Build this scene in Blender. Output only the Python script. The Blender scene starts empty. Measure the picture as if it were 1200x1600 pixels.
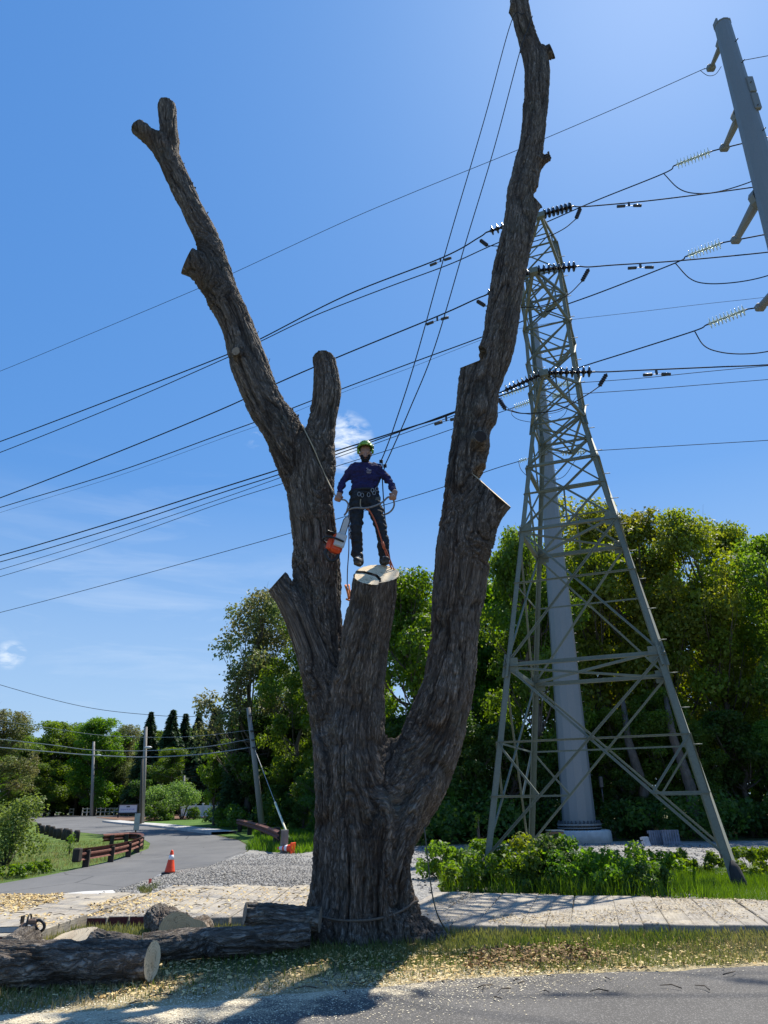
import bpy, math, random
import numpy as np
from mathutils import Vector, Matrix, noise as mnoise
from mathutils.geometry import delaunay_2d_cdt
import openvdb

R = math.radians
sc = bpy.context.scene
COL = sc.collection

# ------------------------------------------------------------------ camera, sky, sun, exposure
CAMH = 1.6
PITCH, ROLL, FPX = R(22.0), R(-0.97), 1122.0
CAM = Vector((0, 0, CAMH))
_f = Vector((0, math.cos(PITCH), math.sin(PITCH)))
_u0 = Vector((0, -math.sin(PITCH), math.cos(PITCH)))
_r0 = Vector((1, 0, 0))
_r = _r0 * math.cos(ROLL) + _u0 * math.sin(ROLL)
_u = _r0 * -math.sin(ROLL) + _u0 * math.cos(ROLL)
cam_data = bpy.data.cameras.new("camera")
cam = bpy.data.objects.new("camera", cam_data)
COL.objects.link(cam)
m3 = Matrix((_r, _u, -_f)).transposed()
cam.matrix_world = Matrix.Translation(CAM) @ m3.to_4x4()
cam_data.sensor_fit = 'VERTICAL'
cam_data.sensor_height = 24
cam_data.lens = 24 * FPX / 1600
cam_data.clip_start = 0.05
cam_data.clip_end = 3000
sc.camera = cam

SUN_AZ = math.atan2(0.55, 0.83)      # clockwise from +Y, seen from above: the sun stands behind and to the right
SUN_EL = R(57)
SUN_STRENGTH = 5.0
SKY_STRENGTH = 0.10
sc.view_settings.view_transform = 'Standard'
sc.view_settings.look = 'None'
sc.view_settings.exposure = 0.62
sc.view_settings.gamma = 1
sc.view_settings.use_curve_mapping = False

sun_l = bpy.data.lights.new("sun", 'SUN')
sun_l.energy = SUN_STRENGTH
sun_l.angle = R(0.53)
sun_l.color = (1.0, 0.94, 0.83)
sun = bpy.data.objects.new("sun", sun_l)
COL.objects.link(sun)
SUNDIR = Vector((math.sin(SUN_AZ) * math.cos(SUN_EL), math.cos(SUN_AZ) * math.cos(SUN_EL), math.sin(SUN_EL)))
sun.rotation_euler = SUNDIR.to_track_quat('Z', 'Y').to_euler()
sun.location = (10, 15, 60)


def ray(px, py):
    x = (px - 600) / FPX
    y = (800 - py) / FPX
    return _f + _r * x + _u * y


def PY(px, py, Y):
    """the point at distance Y in front of the camera that stands at this place of the photo"""
    d = ray(px, py)
    return CAM + d * (Y / d.y)


def terrain(x, y):
    t = min(1.0, max(0.0, (y - 34) / 60.0))
    return 0.55 * t * t * (3 - 2 * t)


def PG(px, py, dz=0.0):
    d = ray(px, py)
    z = dz
    p = None
    for _ in range(6):
        t = (z - CAMH) / min(d.z, -0.004)
        p = CAM + d * t
        z = terrain(p.x, p.y) + dz
    p.z = z
    return p


def ZC(P):
    return (Vector(P) - CAM).dot(_f)


def proj(P):
    v = Vector(P) - CAM
    z = v.dot(_f)
    return (600 + FPX * v.dot(_r) / z, 800 - FPX * v.dot(_u) / z)


# ------------------------------------------------------------------ node helpers
class NT:
    def __init__(s, tree):
        s.t = tree
        s.n = tree.nodes
        s.l = tree.links

    def new(s, typ, **kw):
        n = s.n.new(typ)
        for k, v in kw.items():
            if k.startswith('_'):
                setattr(n, k[1:], v)
        return n

    def link(s, a, b):
        s.l.new(a, b)

    def put(s, sock, v):
        if isinstance(v, bpy.types.NodeSocket):
            s.l.new(v, sock)
        elif v is not None:
            if isinstance(v, (tuple, list)) and len(v) == 3 and sock.type == 'RGBA':
                v = (*v, 1)
            sock.default_value = v

    def math(s, op, a, b=None, c=None, clamp=False):
        n = s.n.new('ShaderNodeMath')
        n.operation = op
        n.use_clamp = clamp
        s.put(n.inputs[0], a)
        s.put(n.inputs[1], b)
        if c is not None:
            s.put(n.inputs[2], c)
        return n.outputs[0]

    def mix(s, f, a, b, blend='MIX'):
        n = s.n.new('ShaderNodeMix')
        n.data_type = 'RGBA'
        n.blend_type = blend
        s.put(n.inputs['Factor'], f)
        s.put(n.inputs[6], a)
        s.put(n.inputs[7], b)
        return n.outputs[2]

    def noise(s, vec, scale, detail=3, rough=0.55, dist=0.0):
        n = s.n.new('ShaderNodeTexNoise')
        s.put(n.inputs['Vector'], vec)
        n.inputs['Scale'].default_value = scale
        n.inputs['Detail'].default_value = detail
        n.inputs['Roughness'].default_value = rough
        n.inputs['Distortion'].default_value = dist
        return n.outputs[0]

    def voro(s, vec, scale, feature='F1', out=0):
        n = s.n.new('ShaderNodeTexVoronoi')
        n.feature = feature
        s.put(n.inputs['Vector'], vec)
        n.inputs['Scale'].default_value = scale
        return n.outputs[out]

    def ramp(s, f, stops):
        n = s.n.new('ShaderNodeValToRGB')
        e = n.color_ramp.elements
        while len(e) < len(stops):
            e.new(0.5)
        for i, (p, c) in enumerate(stops):
            e[i].position = p
            e[i].color = (*c, 1) if len(c) == 3 else c
        s.put(n.inputs[0], f)
        return n.outputs[0]

    def mapr(s, f, a, b, c=0.0, d=1.0):
        n = s.n.new('ShaderNodeMapRange')
        s.put(n.inputs[0], f)
        for i, v in enumerate((a, b, c, d)):
            n.inputs[i + 1].default_value = v
        return n.outputs[0]

    def coord(s, which='Object'):
        return s.n.new('ShaderNodeTexCoord').outputs[which]

    def pos(s):
        return s.n.new('ShaderNodeNewGeometry').outputs['Position']

    def scalev(s, v, sc3):
        n = s.n.new('ShaderNodeVectorMath')
        n.operation = 'MULTIPLY'
        s.put(n.inputs[0], v)
        n.inputs[1].default_value = sc3
        return n.outputs[0]

    def attr(s, name, out='Vector'):
        n = s.n.new('ShaderNodeAttribute')
        n.attribute_name = name
        return n.outputs[out]

    def bump(s, h, strength=0.5, dist=0.01, normal=None):
        n = s.n.new('ShaderNodeBump')
        n.inputs['Strength'].default_value = strength
        n.inputs['Distance'].default_value = dist
        s.put(n.inputs['Height'], h)
        if normal is not None:
            s.put(n.inputs['Normal'], normal)
        return n.outputs[0]


def new_mat(name):
    m = bpy.data.materials.new(name)
    m.use_nodes = True
    m.node_tree.nodes.clear()
    T = NT(m.node_tree)
    out = T.new('ShaderNodeOutputMaterial')
    return m, T, out


def principled(T, out, color, rough=0.7, metal=0.0, normal=None, spec=0.5, **kw):
    p = T.new('ShaderNodeBsdfPrincipled')
    T.put(p.inputs['Base Color'], color)
    T.put(p.inputs['Roughness'], rough)
    T.put(p.inputs['Metallic'], metal)
    T.put(p.inputs['Specular IOR Level'], spec)
    if normal is not None:
        T.put(p.inputs['Normal'], normal)
    T.link(p.outputs[0], out.inputs[0])
    return p


def simple(name, c, rough=0.7, metal=0.0, var=0.25, scale=8.0, spec=0.4, bump=0.0, stretch=(1, 1, 1), c2=None, bdist=0.01):
    """one base colour broken up by noise"""
    m, T, out = new_mat(name)
    v = T.scalev(T.coord('Object'), stretch)
    n = T.noise(v, scale, 5, 0.6)
    c2 = c2 or tuple(x * (1 - var) for x in c)
    c1 = tuple(min(1, x * (1 + var * 0.6)) for x in c)
    f = T.mapr(n, 0.3, 0.7)
    col = T.mix(f, c2, c1)
    n2 = T.noise(v, scale * 6, 3, 0.6)
    nm = T.bump(T.math('ADD', n, n2), bump, bdist) if bump else None
    principled(T, out, col, T.mapr(n2, 0.2, 0.8, max(0.05, rough - 0.1), min(1, rough + 0.1)), metal, nm, spec)
    return m


# ------------------------------------------------------------------ world
world = bpy.data.worlds.new("World")
sc.world = world
world.use_nodes = True
W = NT(world.node_tree)
W.n.clear()
wo = W.new('ShaderNodeOutputWorld')
bg = W.new('ShaderNodeBackground')
sky = W.new('ShaderNodeTexSky')
sky.sky_type = 'NISHITA'
sky.sun_disc = False
sky.sun_elevation = SUN_EL
sky.sun_rotation = SUN_AZ
sky.altitude = 0
sky.air_density = 1.0
sky.dust_density = 0.6
sky.ozone_density = 3.0
wdir = W.coord('Generated')


def dirmask(px, py, r0, r1, power=1.0):
    d = ray(px, py).normalized()
    n = W.new('ShaderNodeVectorMath')
    n.operation = 'DOT_PRODUCT'
    W.link(wdir, n.inputs[0])
    n.inputs[1].default_value = d
    return W.mapr(n.outputs['Value'], math.cos(R(r1)), math.cos(R(r0)))


cv = W.scalev(wdir, (1.0, 1.0, 2.6))
cn = W.noise(cv, 15.0, 8, 0.62, 0.6)
cn2 = W.noise(cv, 34.0, 6, 0.6, 0.4)
m1 = W.math('MULTIPLY', dirmask(536, 690, 0.3, 2.6), W.mapr(cn2, 0.40, 0.62))
m2 = W.math('MULTIPLY', dirmask(398, 676, 0.1, 1.3), W.mapr(cn2, 0.50, 0.72, 0, 0.5))
m3_ = W.math('MULTIPLY', dirmask(16, 1023, 0.1, 1.1), W.mapr(cn2, 0.42, 0.62, 0, 0.8))
sv = W.scalev(wdir, (1.0, 1.0, 7.0))
band = W.noise(sv, 4.0, 6, 0.6, 0.5)
m4 = W.math('MULTIPLY', dirmask(200, 1075, 2, 19), W.mapr(band, 0.48, 0.85, 0, 0.34))
cm = W.math('MAXIMUM', W.math('MAXIMUM', m1, m2), W.math('MAXIMUM', m3_, m4))
_sep = W.new('ShaderNodeSeparateColor')
W.link(sky.outputs[0], _sep.inputs[0])
_cmb = W.new('ShaderNodeCombineColor')
for _i, (_k, _e) in enumerate(((0.56, 0.72), (1.34, 0.5), (2.95, 0.35))):      # a deeper, more even blue than the raw model gives
    W.link(W.math('MULTIPLY', W.math('POWER', _sep.outputs[_i], _e), _k), _cmb.inputs[_i])
skyc = _cmb.outputs[0]
_sz = W.new('ShaderNodeSeparateXYZ')
W.link(wdir, _sz.inputs[0])
skyc = W.mix(W.mapr(_sz.outputs[2], 0.40, 0.0, 0.0, 0.72), skyc, (3.7, 4.9, 6.1))
wc = W.mix(cm, skyc, (5.6, 6.3, 7.2))
W.link(wc, bg.inputs[0])
bg.inputs[1].default_value = SKY_STRENGTH
W.link(bg.outputs[0], wo.inputs[0])

# ------------------------------------------------------------------ object helpers


def tag(o, label=None, cat=None, group=None, kind=None):
    if label:
        o['label'] = label
    if cat:
        o['category'] = cat
    if group:
        o['group'] = group
    if kind:
        o['kind'] = kind
    return o


def empty(name, loc, label, cat, group=None, rotz=0.0):
    o = bpy.data.objects.new(name, None)
    o.empty_display_size = 0.2
    o.location = loc
    o.rotation_euler = (0, 0, rotz)
    COL.objects.link(o)
    return tag(o, label, cat, group)


def child_of(o, parent):
    """parent keeping the world place of a part built in world coordinates"""
    if parent is not None:
        o.parent = parent
        o.matrix_parent_inverse = parent_matrix(parent).inverted()
    return o


def parent_matrix(p):
    m = Matrix.LocRotScale(p.location, p.rotation_euler, p.scale)
    if p.parent is not None:
        return parent_matrix(p.parent) @ p.matrix_parent_inverse @ m
    return m


def np_mesh(name, V, F, mats, parent=None, smooth=False, matidx=None, attrs=None, local=False):
    """F: (m,k) array of faces with k corners, or list of lists"""
    me = bpy.data.meshes.new(name)
    V = np.asarray(V, dtype=np.float32).reshape(-1, 3)
    if isinstance(F, np.ndarray):
        m, k = F.shape
        me.vertices.add(len(V))
        me.vertices.foreach_set('co', V.ravel())
        me.loops.add(m * k)
        me.loops.foreach_set('vertex_index', F.astype(np.int32).ravel())
        me.polygons.add(m)
        me.polygons.foreach_set('loop_start', np.arange(0, m * k, k, dtype=np.int32))
        me.polygons.foreach_set('loop_total', np.full(m, k, dtype=np.int32))
    else:
        me.from_pydata(V.tolist(), [], F)
    if matidx is not None:
        me.polygons.foreach_set('material_index', np.asarray(matidx, dtype=np.int32))
    if smooth:
        me.polygons.foreach_set('use_smooth', np.ones(len(me.polygons), dtype=bool))
    me.update(calc_edges=True)
    me.validate()
    for m in (mats if isinstance(mats, (list, tuple)) else [mats]):
        me.materials.append(m)
    if attrs:
        for an, (typ, data) in attrs.items():
            a = me.attributes.new(an, typ, 'POINT')
            a.data.foreach_set('vector' if typ == 'FLOAT_VECTOR' else 'value', np.asarray(data, dtype=np.float32).ravel())
    o = bpy.data.objects.new(name, me)
    COL.objects.link(o)
    if parent is not None:
        if local:
            o.parent = parent
        else:
            child_of(o, parent)
    return o


class MB:
    """collects simple shapes into ONE mesh"""

    def __init__(s):
        s.v = []
        s.f = []
        s.mi = []
        s.sm = []

    def add(s, verts, faces, mi=0, smooth=False):
        b = len(s.v)
        s.v += [tuple(p) for p in verts]
        s.f += [tuple(i + b for i in f) for f in faces]
        s.mi += [mi] * len(faces)
        s.sm += [smooth] * len(faces)
        return s

    def box(s, c, size, rot=None, mi=0, bevel=0.0):
        c = Vector(c)
        hx, hy, hz = (x / 2 for x in size)
        M = rot if isinstance(rot, Matrix) else (Matrix.Rotation(rot, 3, 'Z') if rot else Matrix.Identity(3))
        if bevel > 0:
            b = min(bevel, hx * .49, hy * .49, hz * .49)
            P, F = [], []
            idx = {}
            for sx in (-1, 1):
                for sy in (-1, 1):
                    for sz in (-1, 1):
                        for ax in range(3):
                            p = [sx * (hx - (b if ax != 0 else 0)), sy * (hy - (b if ax != 1 else 0)), sz * (hz - (b if ax != 2 else 0))]
                            idx[(sx, sy, sz, ax)] = len(P)
                            P.append(c + M @ Vector(p))
            for ax in range(3):
                o1, o2 = [a for a in range(3) if a != ax]
                for sg in (-1, 1):
                    q = []
                    for a, b2 in ((-1, -1), (1, -1), (1, 1), (-1, 1)):
                        k = [0, 0, 0]
                        k[ax] = sg
                        k[o1] = a
                        k[o2] = b2
                        q.append(idx[(*k, ax)])
                    F.append(q)
            for ax in range(3):
                o1, o2 = [a for a in range(3) if a != ax]
                for a in (-1, 1):
                    for b2 in (-1, 1):
                        k0 = [0, 0, 0]; k1 = [0, 0, 0]
                        k0[ax] = -1; k1[ax] = 1
                        k0[o1] = k1[o1] = a
                        k0[o2] = k1[o2] = b2
                        F.append([idx[(*k0, o1)], idx[(*k1, o1)], idx[(*k1, o2)], idx[(*k0, o2)]])
            for sx in (-1, 1):
                for sy in (-1, 1):
                    for sz in (-1, 1):
                        F.append([idx[(sx, sy, sz, 0)], idx[(sx, sy, sz, 1)], idx[(sx, sy, sz, 2)]])
            return s.add(P, F, mi)
        P = [c + M @ Vector((x * hx, y * hy, z * hz)) for x in (-1, 1) for y in (-1, 1) for z in (-1, 1)]
        F = [(0, 1, 3, 2), (4, 6, 7, 5), (0, 4, 5, 1), (2, 3, 7, 6), (0, 2, 6, 4), (1, 5, 7, 3)]
        return s.add(P, F, mi)

    def beam(s, p, q, w, d=None, up=(0, 0, 1), mi=0):
        p, q = Vector(p), Vector(q)
        d = d or w
        a = (q - p).normalized()
        upv = Vector(up)
        if abs(a.dot(upv)) > 0.98:
            upv = Vector((0, 1, 0))
        x = a.cross(upv).normalized() * w / 2
        y = x.cross(a).normalized() * d / 2
        P = [e + i * x + j * y for e in (p, q) for i, j in ((-1, -1), (1, -1), (1, 1), (-1, 1))]
        F = [(0, 3, 2, 1), (4, 5, 6, 7), (0, 1, 5, 4), (1, 2, 6, 5), (2, 3, 7, 6), (3, 0, 4, 7)]
        return s.add(P, F, mi)

    def angle(s, p, q, w, t=0.012, up=(0, 0, 1), mi=0):
        """an L-shaped steel section"""
        p, q = Vector(p), Vector(q)
        a = (q - p).normalized()
        upv = Vector(up)
        if abs(a.dot(upv)) > 0.98:
            upv = Vector((0, 1, 0))
        x = a.cross(upv).normalized()
        y = x.cross(a).normalized()
        prof = [(0, 0), (w, 0), (w, t), (t, t), (t, w), (0, w)]
        P = [e + x * (i - w / 3) + y * (j - w / 3) for e in (p, q) for i, j in prof]
        F = [tuple(range(5, -1, -1)), tuple(range(6, 12))] + [(i, (i + 1) % 6, (i + 1) % 6 + 6, i + 6) for i in range(6)]
        return s.add(P, F, mi)

    def tube(s, pts, rad, n=8, cap=True, mi=0, smooth=True, closed=False):
        pts = [Vector(p) for p in pts]
        N = len(pts)
        if not hasattr(rad, '__len__'):
            rad = [rad] * N
        T0 = (pts[1] - pts[0]).normalized()
        ref = Vector((0, 0, 1)) if abs(T0.z) < 0.9 else Vector((1, 0, 0))
        X = T0.cross(ref).normalized()
        P = []
        for i, p in enumerate(pts):
            t = (pts[min(i + 1, N - 1)] - pts[max(i - 1, 0)])
            if t.length < 1e-9:
                t = T0
            t = t.normalized()
            X = (X - t * X.dot(t))
            X = X.normalized() if X.length > 1e-6 else t.orthogonal().normalized()
            Y = t.cross(X)
            for k in range(n):
                a = 2 * math.pi * k / n
                P.append(p + (X * math.cos(a) + Y * math.sin(a)) * rad[i])
        F = []
        for i in range(N - 1):
            for k in range(n):
                F.append((i * n + k, i * n + (k + 1) % n, (i + 1) * n + (k + 1) % n, (i + 1) * n + k))
        s.add(P, F, mi, smooth)
        if cap:
            b = len(s.v) - len(P)
            s.f += [tuple(b + k for k in range(n - 1, -1, -1)), tuple(b + (N - 1) * n + k for k in range(n))]
            s.mi += [mi, mi]
            s.sm += [False, False]
        return s

    def cyl(s, p, q, r, r2=None, n=12, mi=0, smooth=True):
        return s.tube([p, q], [r, r if r2 is None else r2], n, True, mi, smooth)

    def lathe(s, base, axis, prof, n=16, mi=0, smooth=True):
        """prof: list of (distance along the axis, radius)"""
        base, axis = Vector(base), Vector(axis).normalized()
        X = axis.orthogonal().normalized()
        Y = axis.cross(X)
        P = []
        for h, r in prof:
            for k in range(n):
                a = 2 * math.pi * k / n
                P.append(base + axis * h + (X * math.cos(a) + Y * math.sin(a)) * max(r, 1e-4))
        F = []
        for i in range(len(prof) - 1):
            for k in range(n):
                F.append((i * n + k, i * n + (k + 1) % n, (i + 1) * n + (k + 1) % n, (i + 1) * n + k))
        s.add(P, F, mi, smooth)
        b = len(s.v) - len(P)
        if prof[0][1] > 1e-3:
            s.f.append(tuple(b + k for k in range(n - 1, -1, -1))); s.mi.append(mi); s.sm.append(False)
        if prof[-1][1] > 1e-3:
            s.f.append(tuple(b + (len(prof) - 1) * n + k for k in range(n))); s.mi.append(mi); s.sm.append(False)
        return s

    def ball(s, c, r, n=12, mi=0, sq=(1, 1, 1), rot=None):
        c = Vector(c)
        P, F = [], []
        M = rot or Matrix.Identity(3)
        h = n // 2
        for i in range(h + 1):
            ph = math.pi * i / h
            for k in range(n):
                a = 2 * math.pi * k / n
                P.append(c + M @ Vector((math.sin(ph) * math.cos(a) * r * sq[0], math.sin(ph) * math.sin(a) * r * sq[1], math.cos(ph) * r * sq[2])))
        for i in range(h):
            for k in range(n):
                F.append((i * n + k, (i + 1) * n + k, (i + 1) * n + (k + 1) % n, i * n + (k + 1) % n))
        return s.add(P, F, mi, True)

    def build(s, name, mats, parent=None, local=False):
        me = bpy.data.meshes.new(name)
        me.from_pydata(s.v, [], s.f)
        me.polygons.foreach_set('material_index', s.mi)
        me.polygons.foreach_set('use_smooth', s.sm)
        me.update()
        for m in (mats if isinstance(mats, (list, tuple)) else [mats]):
            me.materials.append(m)
        o = bpy.data.objects.new(name, me)
        COL.objects.link(o)
        if parent is not None:
            if local:
                o.parent = parent
            else:
                child_of(o, parent)
        return o


def catmull(pts, n=6):
    P = [np.array(p, dtype=float) for p in pts]
    if len(P) < 3:
        return [P[0] + (P[-1] - P[0]) * t for t in np.linspace(0, 1, n + 1)]
    out = []
    for i in range(len(P) - 1):
        p0 = P[i - 1] if i > 0 else 2 * P[0] - P[1]
        p1, p2 = P[i], P[i + 1]
        p3 = P[i + 2] if i + 2 < len(P) else 2 * P[-1] - P[-2]
        for k in range(n):
            t = k / n
            out.append(0.5 * ((2 * p1) + (-p0 + p2) * t + (2 * p0 - 5 * p1 + 4 * p2 - p3) * t * t + (-p0 + 3 * p1 - 3 * p2 + p3) * t ** 3))
    out.append(P[-1])
    return out


def rope(pts, r, n=5, seg=6, mb=None, mi=0):
    mb = mb or MB()
    c = catmull(pts, seg)
    mb.tube([Vector(p[:3]) for p in c], r, n, True, mi)
    return mb


# ------------------------------------------------------------------ numpy noise
def _hash(ix, iy, iz, seed):
    h = (ix.astype(np.int64) * 374761393 + iy.astype(np.int64) * 668265263 + iz.astype(np.int64) * 2147483647 + seed * 1274126177) & 0xFFFFFFFF
    h = ((h ^ (h >> 13)) * 1274126177) & 0xFFFFFFFF
    h = (h ^ (h >> 16)) & 0xFFFFFFFF
    return h.astype(np.float64) / 4294967295.0


def vnoise(P, seed=0):
    """smooth value noise 0..1"""
    f = np.floor(P)
    t = P - f
    t = t * t * t * (t * (t * 6 - 15) + 10)
    i = f.astype(np.int64)
    r = 0
    for dx in (0, 1):
        wx = t[:, 0] if dx else 1 - t[:, 0]
        for dy in (0, 1):
            wy = t[:, 1] if dy else 1 - t[:, 1]
            for dz in (0, 1):
                wz = t[:, 2] if dz else 1 - t[:, 2]
                r = r + wx * wy * wz * _hash(i[:, 0] + dx, i[:, 1] + dy, i[:, 2] + dz, seed)
    return r


def fbm(P, oct=4, seed=0, gain=0.5):
    a, s, tot = 1.0, 0, 0
    for o in range(oct):
        s = s + a * vnoise(P * (2.03 ** o) + 17.3 * o, seed + o)
        tot += a
        a *= gain
    return s / tot


# ------------------------------------------------------------------ smooth-union solids (openvdb)
def sdf_solid(limbs, vox, k, cuts=(), step=0.12):
    """limbs: list of dict(p=[(x,y,z,r),...]).  returns V,F and the resampled limbs"""
    res = []
    for L in limbs:
        c = np.array(catmull(L['p'], L.get('n', 5))) if len(L['p']) > 2 else np.array([L['p'][0], L['p'][-1]], dtype=float)
        res.append(c)
    allp = np.concatenate(res)
    pad = k * 5 + vox * 4
    lo = (allp[:, :3] - allp[:, 3:4]).min(0) - pad
    hi = (allp[:, :3] + allp[:, 3:4]).max(0) + pad
    n = np.ceil((hi - lo) / vox).astype(int) + 1
    S = np.zeros(n, dtype=np.float32)
    xs = [lo[i] + vox * np.arange(n[i]) for i in range(3)]
    for c in res:
        l2 = (c[:, :3] - c[:, 3:4]).min(0) - pad
        h2 = (c[:, :3] + c[:, 3:4]).max(0) + pad
        i0 = np.maximum(0, np.floor((l2 - lo) / vox).astype(int))
        i1 = np.minimum(n, np.ceil((h2 - lo) / vox).astype(int) + 1)
        D = np.full(i1 - i0, 1e3, dtype=np.float32)
        for a, b in zip(c[:-1], c[1:]):
            l3 = np.minimum(a[:3] - a[3], b[:3] - b[3]) - pad * 0.9
            h3 = np.maximum(a[:3] + a[3], b[:3] + b[3]) + pad * 0.9
            j0 = np.maximum(i0, np.floor((l3 - lo) / vox).astype(int))
            j1 = np.minimum(i1, np.ceil((h3 - lo) / vox).astype(int) + 1)
            X = xs[0][j0[0]:j1[0], None, None].astype(np.float32) - np.float32(a[0])
            Y = xs[1][None, j0[1]:j1[1], None].astype(np.float32) - np.float32(a[1])
            Z = xs[2][None, None, j0[2]:j1[2]].astype(np.float32) - np.float32(a[2])
            d = (b - a)[:3]
            dd = float(d @ d) + 1e-9
            t = np.clip((X * d[0] + Y * d[1] + Z * d[2]) / np.float32(dd), 0, 1)
            dist = np.sqrt((X - t * d[0]) ** 2 + (Y - t * d[1]) ** 2 + (Z - t * d[2]) ** 2) - (a[3] + t * (b[3] - a[3]))
            sl = tuple(slice(j0[q] - i0[q], j1[q] - i0[q]) for q in range(3))
            D[sl] = np.minimum(D[sl], dist.astype(np.float32))
        sl = tuple(slice(i0[q], i1[q]) for q in range(3))
        S[sl] += np.exp(-np.clip(D / k, -40, 60))
    np.maximum(S, 1e-20, out=S)
    D = np.log(S)
    D *= -k
    del S
    for (cp, cn_, cr) in cuts:
        cp, cn_ = np.array(cp), np.array(cn_) / np.linalg.norm(cn_)
        j0 = np.maximum(0, np.floor((cp - cr - lo) / vox).astype(int))
        j1 = np.minimum(n, np.ceil((cp + cr - lo) / vox).astype(int) + 1)
        X = xs[0][j0[0]:j1[0], None, None] - cp[0]
        Y = xs[1][None, j0[1]:j1[1], None] - cp[1]
        Z = xs[2][None, None, j0[2]:j1[2]] - cp[2]
        pl = X * cn_[0] + Y * cn_[1] + Z * cn_[2]
        inside = (X ** 2 + Y ** 2 + Z ** 2) < cr * cr
        sl = tuple(slice(j0[q], j1[q]) for q in range(3))
        D[sl] = np.where(inside, np.maximum(D[sl], pl), D[sl])
    D = np.clip(D, -3 * vox, 3 * vox)
    g = openvdb.FloatGrid(3 * vox)
    g.copyFromArray(np.ascontiguousarray(D, dtype=np.float32), tolerance=0.0)
    V, Q = g.convertToQuads(0.0)
    V = V * vox + lo
    return V.astype(np.float64), Q.astype(np.int64), res


def biggest_island(V, F):
    lab = np.arange(len(V))
    while True:
        m = lab[F].min(1)
        new = lab.copy()
        for k in range(F.shape[1]):
            np.minimum.at(new, F[:, k], m)
        new = new[new]
        if (new == lab).all():
            break
        lab = new
    fl = lab[F[:, 0]]
    u, c = np.unique(fl, return_counts=True)
    keep = fl == u[c.argmax()]
    F = F[keep]
    used, inv = np.unique(F, return_inverse=True)
    return V[used], inv.reshape(F.shape)


def vert_normals(V, F):
    n = np.zeros_like(V)
    e1 = V[F[:, 2]] - V[F[:, 0]]
    e2 = V[F[:, 3 if F.shape[1] > 3 else 1]] - V[F[:, 1 if F.shape[1] > 3 else 0]]
    fn = np.cross(e1, e2)
    if F.shape[1] == 3:
        fn = np.cross(V[F[:, 1]] - V[F[:, 0]], V[F[:, 2]] - V[F[:, 0]])
    for k in range(F.shape[1]):
        np.add.at(n, F[:, k], fn)
    return n / (np.linalg.norm(n, axis=1, keepdims=True) + 1e-12)


def relax(V, F, it=2, w=0.5, mask=None):
    E = np.concatenate([np.stack([F[:, i], F[:, (i + 1) % F.shape[1]]], 1) for i in range(F.shape[1])])
    E = np.concatenate([E, E[:, ::-1]])
    for _ in range(it):
        s = np.zeros_like(V)
        c = np.zeros(len(V))
        np.add.at(s, E[:, 0], V[E[:, 1]])
        np.add.at(c, E[:, 0], 1)
        N = s / np.maximum(c, 1)[:, None]
        wm = w if mask is None else (w * mask)[:, None]
        V = V + (N - V) * wm
    return V


def subdiv(V, F):
    """Catmull-Clark once, through a modifier"""
    o = np_mesh('tmp', V, F, [])
    md = o.modifiers.new('s', 'SUBSURF')
    md.levels = 1
    dg = bpy.context.evaluated_depsgraph_get()
    me = o.evaluated_get(dg).to_mesh()
    V2 = np.empty(len(me.vertices) * 3, dtype=np.float32)
    me.vertices.foreach_get('co', V2)
    F2 = np.empty(len(me.loops), dtype=np.int32)
    me.loops.foreach_get('vertex_index', F2)
    o.evaluated_get(dg).to_mesh_clear()
    me0 = o.data
    bpy.data.objects.remove(o)
    bpy.data.meshes.remove(me0)
    return V2.reshape(-1, 3).astype(np.float64), F2.reshape(-1, 4)


def limb_coords(V, limbs_res, kk=0.06, chunk=60000, s_step=3.7):
    """blended (perp x, perp y, along) coordinates, axis and radius of the limbs round each vertex"""
    A, B, RA, RB, S0 = [], [], [], [], []
    for li, c in enumerate(limbs_res):
        s = 0.0 + li * s_step
        for a, b in zip(c[:-1], c[1:]):
            A.append(a[:3]); B.append(b[:3]); RA.append(a[3]); RB.append(b[3]); S0.append(s)
            s += np.linalg.norm(b[:3] - a[:3])
    A, B, RA, RB, S0 = map(np.array, (A, B, RA, RB, S0))
    AB = B - A
    L = np.linalg.norm(AB, axis=1)
    U = AB / L[:, None]
    out = np.zeros((len(V), 3))
    rad = np.zeros(len(V))
    for i in range(0, len(V), chunk):
        P = V[i:i + chunk]
        # work with the nearest few segments only
        mid = (A + B) / 2
        near = np.ones(len(A), bool)
        bb0, bb1 = P.min(0) - 1.2, P.max(0) + 1.2
        near = np.all((mid > bb0) & (mid < bb1), axis=1)
        idx = np.where(near)[0]
        W_ = np.zeros(len(P)); O = np.zeros((len(P), 3)); Rr = np.zeros(len(P))
        dmin = np.full(len(P), 1e9)
        D = []
        for j in idx:
            q = P - A[j]
            t = np.clip(q @ U[j] / L[j], 0, 1)
            perp = q - (t * L[j])[:, None] * U[j]
            r = RA[j] + t * (RB[j] - RA[j])
            d = np.linalg.norm(perp, axis=1) - r
            dmin = np.minimum(dmin, d)
            D.append((j, t, perp, r, d))
        for j, t, perp, r, d in D:
            w = np.exp(-(d - dmin) / kk)
            W_ += w
            O[:, 0] += w * (perp[:, 0] + perp[:, 2] * 0.3)
            O[:, 1] += w * perp[:, 1]
            O[:, 2] += w * (S0[j] + t * L[j])
            Rr += w * r
        out[i:i + chunk] = O / W_[:, None]
        rad[i:i + chunk] = Rr / W_
    return out, rad

# ================================================================== MATERIALS
def sawdust_mask(T, pos, scale=14.0):
    a = T.noise(pos, scale, 4, 0.7)
    return a


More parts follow.
